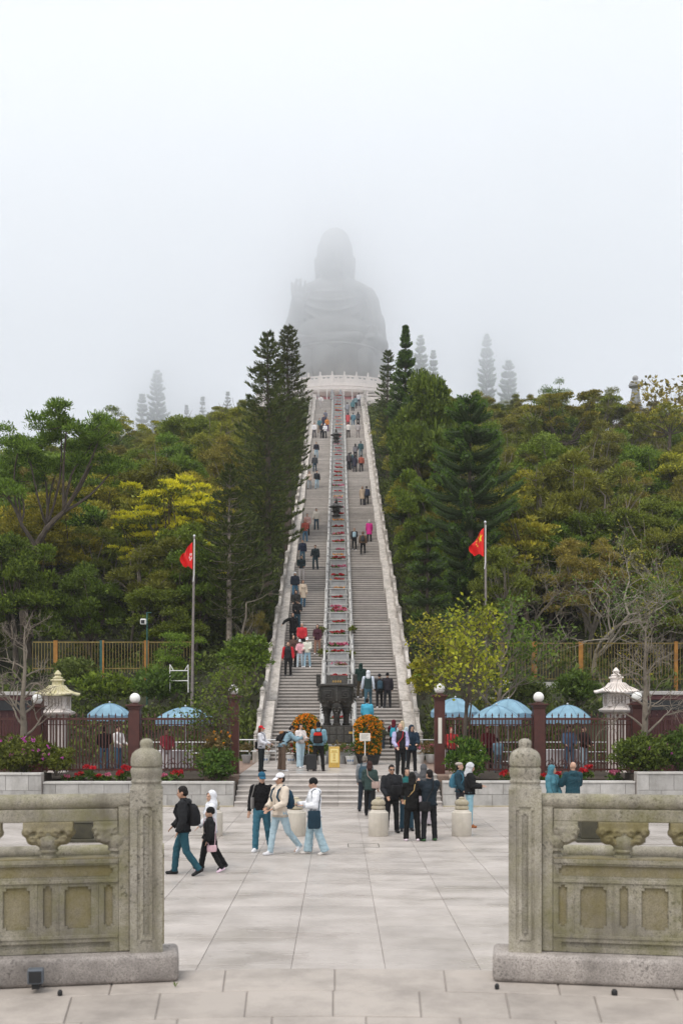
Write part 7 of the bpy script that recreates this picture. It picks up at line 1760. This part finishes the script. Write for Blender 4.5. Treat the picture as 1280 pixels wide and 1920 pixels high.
mb = MB(); mb.box(-.19, .19, -.12, .12, .06, .62); mb.obj('shell', M['dark'], root, bevel=.04, bseg=3)
for x_ in (-.14, .14):
    for y_ in (-.08, .08): mb = MB(); mb.lathe([(.028, -.012), (.028, .012)], (0, 0, 0), 10); mb.obj('wheel', M['dark'], root, loc=(x_, y_, .03), rot=(R(90), 0, 0))
mb = MB(); mb.tube([(-.1, .1, .62), (-.1, .1, .95), (.1, .1, .95), (.1, .1, .62)], .012, 6); mb.obj('handle', M['steel'], root)
b, J = fig(750, 1454, dict(h=1.74, legs=((14, 10, 3), (-6, 10, 3)), arms=((10, 10, 40, 20), (10, 10, 40, 20)), hair='bald', puff=1.0, hem=.04, sleeve_split=True, head=(0, 10)), dict(top=(.025, .022, .026), sleeve=(.42, .4, .6), trousers=BLACK, shoes=BLACK), 10, 'grey-haired man in dark vest and lilac sleeves coming down from the burner', **q)
sidebag(b, J, (.5, .02, .03), 'red sash strap and bag of the man in the dark vest', -1, 1.0, .14, .2, -.12, out=.14, thick=.03)
b, J = fig(771, 1450, dict(h=1.66, legs=STAND, arms=((14, 8, 60, 25),) * 2, hair='hood', puff=1.5, hem=.1, head=(15, 12)), dict(top=(.015, .03, .05), trousers=(.014, .014, .016), shoes=GREY, hair=DHAIR), 5, 'person in navy hooded jacket beside the man with the red sash', **q)
b, J = fig(738, 1424, dict(h=1.7, legs=STAND, arms=((60, 12, 90, 20), (60, 12, 90, 20)), hair='hood', puff=1.2, hem=.06), dict(top=MAROON, trousers=INK, shoes=BLACK, hair=DHAIR), 165, 'person in maroon hood holding up a phone at the stair foot', **q)
backpack(b, J, (.03, .28, .38), 'bright blue backpack on the person in the maroon hood', .85)
b, J = fig(754, 1430, dict(h=1.7, fem=True, legs=STAND, arms=((10, 8, 40, 10),) * 2, hair='long', puff=1.0, hem=.05), dict(top=(.5, .6, .66), trousers=(.05, .08, .1), shoes=WHITE, hair=(.62, .5, .33)), 170, 'long-haired blonde woman at the stair foot', **q)
b, J = fig(716, 1424, dict(h=1.7, legs=STAND, arms=((20, 8, 70, 10),) * 2, hair='short', puff=1.1, hem=.06), dict(top=(.05, .055, .035), trousers=(.03, .045, .06), shoes=(.4, .42, .45), hair=DHAIR), 100, 'person in olive jacket standing behind the right marigold column', **q)
# ---- people behind the fence
for px, D, h_, cols, face, lb in ((222, 41.2, 1.7, dict(top=(.7, .68, .66), trousers=JEAN, shoes=BLACK, hair=DHAIR), 60, 'person in white top behind the fence left of the left globe post'), (196, 41.6, 1.66, dict(top=BLACK, trousers=JEAN, shoes=BLACK, hair=DHAIR), 200, 'person in black behind the fence under the left umbrella'), (313, 40.6, 1.6, dict(top=(.3, .04, .06), trousers=(.6, .58, .6), shoes=BLACK, hair=DHAIR), 20, 'person in dark red top behind the fence left of the gate'), (846, 40.7, 1.66, dict(top=(.35, .03, .03), trousers=BLACK, shoes=BLACK, hair=(.3, .03, .03)), 10, 'person in red top behind the fence next to the right gate post'), (914, 41.9, 1.66, dict(top=(.2, .02, .03), trousers=BLACK, shoes=BLACK, hair=(.5, .02, .02)), 0, 'person in dark red under the overlapping blue umbrellas'), (1066, 41.4, 1.7, dict(top=(.06, .12, .2), trousers=JEAN, shoes=BLACK, hair=DHAIR), 0, 'person in blue behind the fence under the right umbrella'), (1094, 41.0, 1.7, dict(top=BLACK, trousers=LJEAN, shoes=BLACK, hair=DHAIR), 40, 'person in black behind the fence beside the right stone lantern'), (933, 39.8, 1.3, dict(top=(.16, .28, .36), trousers=(.1, .16, .2), shoes=BLACK, hair=DHAIR), 180, 'short person in pale blue close behind the right fence')):
    fig(px, 0, dict(h=h_, legs=STAND, arms=((14, 8, 50, 15),) * 2, hair='short', puff=1.0, hem=.05, child=h_ < 1.4), cols, face, lb, zl=.78, D=D, vox=.022)
# ---- people on the great stairs: figure types shared, each dressed in its own colours
V_ = .022
TYPES = {
 'stand': figure_meshes(dict(h=1.7, legs=((6, 4, 4), (-4, 8, 4)), arms=((8, 9, 30, 12),) * 2, hair='short', puff=1.1, hem=.06), V_),
 'down': figure_meshes(dict(h=1.7, legs=((16, 30, 3), (-8, 14, 3)), arms=((14, 10, 20, 0), (-8, 10, 14, 0)), hair='short', puff=1.0, hem=.05, head=(0, 14)), V_),
 'up': figure_meshes(dict(h=1.7, legs=((38, 46, 3), (-8, 8, 3)), arms=((-10, 10, 20, 0), (14, 10, 24, 0)), hair='short', puff=1.1, hem=.06, lean=8), V_),
 'hood': figure_meshes(dict(h=1.68, legs=((10, 12, 4), (-6, 10, 4)), arms=((8, 9, 40, 20),) * 2, hair='hood', puff=1.3, hem=.09), V_),
 'long': figure_meshes(dict(h=1.62, fem=True, legs=((12, 16, 3), (-6, 10, 3)), arms=((10, 9, 50, 20), (6, 9, 20, 5)), hair='long', puff=.9, hem=.1), V_),
 'coat': figure_meshes(dict(h=1.66, fem=True, legs=((8, 10, 3), (-6, 8, 3)), arms=((8, 10, 20, 5),) * 2, hair='bob', puff=1.2, hem=.34), V_),
 'cap': figure_meshes(dict(h=1.66, legs=((10, 10, 4), (-4, 8, 4)), arms=((10, 9, 60, 25),) * 2, hair='cap', puff=1.2, hem=.08, head=(0, 10)), V_),
 'beanie': figure_meshes(dict(h=1.66, legs=((12, 14, 3), (-6, 8, 3)), arms=((6, 9, 24, 5),) * 2, hair='beanie', puff=1.2, hem=.07), V_),
 'reach': figure_meshes(dict(h=1.7, legs=((10, 12, 3), (-6, 8, 3)), arms=((8, 62, 20, -10), (6, 9, 20, 5)), hair='bob', puff=1.3, hem=.3), V_),
 'vest': figure_meshes(dict(h=1.74, legs=((16, 26, 3), (-4, 4, 3)), arms=((-4, 12, 12, 0), (6, 12, 12, 0)), hair='short', puff=1.2, hem=.04, sleeve_split=True), V_),
 'vesthood': figure_meshes(dict(h=1.76, legs=((26, 34, 3), (-4, 4, 3)), arms=((-4, 12, 12, 0), (6, 12, 12, 0)), hair='hood', puff=1.2, hem=.04, sleeve_split=True), V_),
}
def on_stair(px, fy, typ, face, top, tr, label, hair=DHAIR, capc=None, hood=None, sleeve=None, shoes=None, h=1.0, pack=None, packlab=None):
    D, z_ = foot_on_stair(fy); ms, J = TYPES[typ]
    b = dress(ms, (X(px, D), D, z_ + .003), R(face), dict(top=top, trousers=tr, hair=hair, cap=capc or top, hood=hood or top, sleeve=sleeve or top, shoes=shoes or (.05, .05, .055)), label, None, (h, h, h))
    if pack: o = backpack(b, J, pack, packlab, .95, False); o.scale = (h, h, h)
    return b
ON = on_stair
ON(540, 1267, 'vest', 0, (.02, .02, .022), BLACK, 'man in black vest with red sleeves on the lowest left landing', sleeve=(.5, .02, .03))
ON(550, 1250, 'coat', 20, (.09, .05, .04), INK, 'person in brown coat behind the red-sleeved man')
ON(562, 1250, 'cap', 0, (.68, .36, .4), (.5, .6, .66), 'child in pink striped top and white cap on the left stairs', capc=WHITE, shoes=WHITE, h=.86)
ON(576, 1250, 'cap', -10, (.64, .63, .54), (.32, .48, .58), 'woman in cream jacket, white cap and light jeans on the left stairs', capc=WHITE, shoes=WHITE, h=.92)
ON(566, 1228, 'stand', 0, (.5, .03, .04), INK, 'grey-haired person in red jacket above the striped child', hair=(.45, .42, .4))
ON(595, 1228, 'long', -10, (.06, .02, .03), (.3, .17, .12), 'woman in dark floral top with bare legs next to the trough rail', shoes=WHITE)
ON(549, 1207, 'reach', 0, (.008, .008, .009), BLACK, 'person in long black coat reaching for the left balustrade')
ON(557, 1178, 'cap', 10, (.015, .016, .018), DJEAN, 'person in black jacket holding a phone above the black coat', capc=BLACK)
ON(555, 1160, 'hood', 0, (.03, .03, .028), INK, 'dark-hooded person just behind the black-jacketed phone holder')
ON(568, 1140, 'coat', 20, (.55, .45, .35), JEAN, 'woman in beige patterned coat and jeans on the left stairs', hair=(.06, .035, .025))
ON(553, 1125, 'beanie', 0, (.02, .026, .04), JEAN, 'man in navy jacket with white knit cap by the left balustrade', capc=WHITE)
ON(565, 1090, 'hood', 0, (.016, .03, .035), (.68, .62, .6), 'hooded person in dark teal jacket and white trousers')
ON(567, 1058, 'down', 0, (.015, .022, .045), (.05, .1, .14), 'man in navy sweater with pale chest band on the left stairs')
ON(591, 1068, 'down', -10, (.018, .028, .032), (.025, .05, .06), 'man in dark teal jacket walking down mid left stairs')
ON(572, 1018, 'hood', 0, (.32, .07, .05), JEAN, 'person in rust red hooded jacket by the left balustrade')
ON(576, 1006, 'stand', 10, (.5, .3, .26), INK, 'person in salmon top behind the rust red jacket')
ON(593, 993, 'down', 0, (.6, .54, .46), DJEAN, 'man in beige jacket and black cap walking down halfway')
ON(594, 917, 'down', 10, (.022, .024, .027), LJEAN, 'person in black jacket and light jeans on the upper left stairs')
ON(580, 917, 'long', 0, (.5, .4, .33), (.3, .34, .36), 'person in beige top behind the pine branches on the left stairs')
ON(590, 885, 'up', 180, (.04, .045, .05), DJEAN, 'dark-jacketed person climbing the upper left stairs')
ON(593, 860, 'down', 0, (.02, .02, .03), LJEAN, 'person in navy top and pale jeans high on the left stairs')
ON(589, 821, 'stand', 0, (.68, .66, .66), (.08, .08, .09), 'person in white top and dark shorts at the upper left edge', hair=(.05, .04, .04))
ON(599, 813, 'stand', 0, (.07, .15, .17), KHAKI, 'person in teal jacket in the upper left cluster')
ON(603, 823, 'stand', 20, (.03, .03, .035), INK, 'person in black in front of the upper left cluster')
ON(609, 823, 'cap', -10, (.7, .7, .72), INK, 'person in white hooded top in front of the upper left cluster', capc=WHITE)
ON(613, 810, 'long', 0, (.5, .2, .06), (.1, .04, .12), 'person in orange top and purple skirt in the upper left cluster')
ON(607, 805, 'coat', 0, (.05, .045, .07), INK, 'person in dark violet coat in the upper left cluster')
ON(602, 766, 'stand', 0, (.6, .55, .53), (.5, .45, .43), 'pale-clad person near the top of the left stairs')
ON(610, 795, 'long', 0, (.15, .15, .18), INK, 'grey-clad person at the back of the upper left cluster')
ON(688, 1385, 'stand', 170, (.08, .42, .6), INK, 'person in bright cyan top behind the right marigold column')
ON(676, 1311, 'hood', 180, (.015, .035, .03), (.05, .04, .025), 'person in dark green hood on the lowest right landing', shoes=WHITE)
ON(690, 1325, 'vesthood', 180, (.03, .055, .055), (.06, .13, .17), 'man in padded grey-green vest and white hood climbing the right stairs', sleeve=(.6, .65, .74), hood=(.72, .74, .78), shoes=(.5, .4, .34))
ON(711, 1326, 'beanie', 185, (.02, .022, .026), BLACK, 'person in black with blue backpack on the lowest right landing', pack=(.03, .06, .085), packlab='dark blue backpack on the beanie wearer on the lowest right landing', shoes=WHITE, h=.97)
ON(726, 1326, 'beanie', 175, (.026, .022, .028), INK, 'person in dark plum jacket by the right balustrade foot', capc=BLACK)
ON(664, 1031, 'long', 180, (.03, .03, .033), BLACK, 'woman in black with pale blue pack halfway up the right stairs', hair=(.3, .2, .14), pack=(.3, .42, .48), packlab='pale blue small pack on the woman in black halfway up', shoes=WHITE)
ON(680, 1042, 'up', 175, (.16, .1, .06), BLACK, 'man in brown jacket climbing halfway up the right stairs', hair=(.15, .08, .05), pack=(.03, .03, .033), packlab='black backpack on the man in the brown jacket', shoes=GREY)
ON(692, 1018, 'coat', 180, (.62, .03, .25), INK, 'person in magenta top beside the right balustrade halfway up', hair=(.5, .45, .42))
ON(679, 949, 'coat', 180, (.48, .37, .27), (.03, .03, .035), 'person in tan coat and black skirt on the right stairs', hair=(.25, .16, .1))
ON(687, 948, 'up', 180, (.03, .04, .07), INK, 'navy-clad person next to the tan coat on the right stairs')
ON(654, 882, 'hood', 180, (.07, .06, .07), INK, 'person in dark hood beside the trough rail high on the right', h=1.0)
ON(665, 886, 'coat', 180, (.04, .04, .06), INK, 'person in dark blue coat high on the right stairs')
ON(677, 886, 'up', 180, (.32, .08, .05), INK, 'person in rust top and black trousers high on the right stairs')
ON(657, 880, 'up', 175, (.06, .12, .15), DJEAN, 'person with dark teal jacket left of the dark blue coat', pack=(.14, .17, .05), packlab='olive backpack on the dark teal jacket high on the right')
ON(666, 862, 'long', 180, (.2, .19, .2), INK, 'grey-clad person above the dark blue coat')
ON(676, 858, 'up', 180, (.04, .09, .1), (.1, .16, .19), 'person in teal jacket by the upper right balustrade')
ON(653, 822, 'stand', 180, (.66, .62, .58), (.06, .05, .05), 'person in white top high beside the trough rail')
ON(671, 821, 'stand', 180, (.4, .36, .35), (.25, .22, .21), 'person in pale grey by the high right balustrade')
ON(652, 801, 'coat', 180, (.5, .08, .09), (.3, .1, .1), 'person in red coat near the top of the right stairs')
ON(662, 801, 'up', 180, (.1, .2, .25), (.12, .2, .26), 'person in blue-green jacket near the top of the right stairs')
ON(671, 798, 'long', 180, (.12, .12, .13), INK, 'person in charcoal near the top of the right stairs')
ON(651, 781, 'stand', 180, (.3, .3, .32), GREY, 'light grey person close to the stair top on the right')
ON(661, 776, 'hood', 180, (.1, .2, .22), INK, 'person in sea-green hood close to the stair top')
ON(666, 768, 'up', 180, (.18, .26, .28), INK, 'person in pale teal jacket at the stair top')
ON(672, 762, 'stand', 180, (.6, .58, .6), (.03, .04, .08), 'person in white and navy at the stair top right corner')
# ------------------------------------------------------------------ air: light haze everywhere, and the low cloud that hangs in front of the statue
def volmat(name, dens, g):
    m = bpy.data.materials.new(name); m.use_nodes = True; t = m.node_tree; t.nodes.clear()
    o = t.nodes.new('ShaderNodeOutputMaterial'); v = t.nodes.new('ShaderNodeVolumePrincipled')
    v.inputs['Color'].default_value = (.993, .997, 1, 1); v.inputs['Density'].default_value = dens; v.inputs['Anisotropy'].default_value = g
    t.links.new(v.outputs[0], o.inputs['Volume']); return m
mb = MB(); mb.box(-240, 240, -50, 340, -1.7, 122); o = mb.obj('haze', volmat('thin_haze', .0003, .4)); tag(o, kind='stuff'); o.visible_shadow = True
zs_ = [42.5, 45, 47, 50.6, 54, 57.4, 62, 66, 69.4, 72, 76, 84, 104]; ts_ = [.05, 1.8, 4.5, 9, 13, 17, 22, 33, 42, 44, 38, 22, .1]
xs_ = np.linspace(-190, 190, 96); YB = TCY - TR_R - 1.0
V = []; nz, nx_ = len(zs_), len(xs_)
def cth(x, i):
    t = ts_[i]; side = 1 + .15 * min(1, max(0, (abs(x + .5) - 10) / 12))
    return max(.03, t * side * (1 + .22 * noise.noise(Vector((x * .05, zs_[i] * .08, 1.3)))))
def zlow(x, i):
    u = min(1, max(0, (abs(x) - 9) / 12)); return zs_[i] - (12 if x < 0 else 6) * u * u * (3 - 2 * u) * (1 - i / nz)
for x in xs_:
    for i in range(nz): V.append((x, YB - cth(x, i), zlow(x, i)))
nf = len(V)
for x in xs_:
    for i in range(nz): V.append((x, YB, zlow(x, i)))
Fq = []
for a in range(nx_ - 1):
    for i in range(nz - 1):
        q = [a * nz + i, a * nz + i + 1, (a + 1) * nz + i + 1, (a + 1) * nz + i]; Fq.append(q[::-1]); Fq.append([nf + k for k in q])
    Fq.append([a * nz, (a + 1) * nz, nf + (a + 1) * nz, nf + a * nz]); Fq.append([a * nz + nz - 1, nf + a * nz + nz - 1, nf + (a + 1) * nz + nz - 1, (a + 1) * nz + nz - 1])
for i in range(nz - 1):
    Fq.append([i, nf + i, nf + i + 1, i + 1]); b0 = (nx_ - 1) * nz; Fq.append([b0 + i, b0 + i + 1, nf + b0 + i + 1, nf + b0 + i])
me = np_mesh('low_cloud', V, Fq)
bm = bmesh.new(); bm.from_mesh(me); bmesh.ops.recalc_face_normals(bm, faces=bm.faces); bm.to_mesh(me); bm.free()
me.materials.append(volmat('cloud', .105, .84)); tag(meshobj('low_cloud', me), 'bank of low cloud hanging over the hilltop and the statue', 'cloud', kind='stuff')
bpy.data.scenes.remove(TMP)
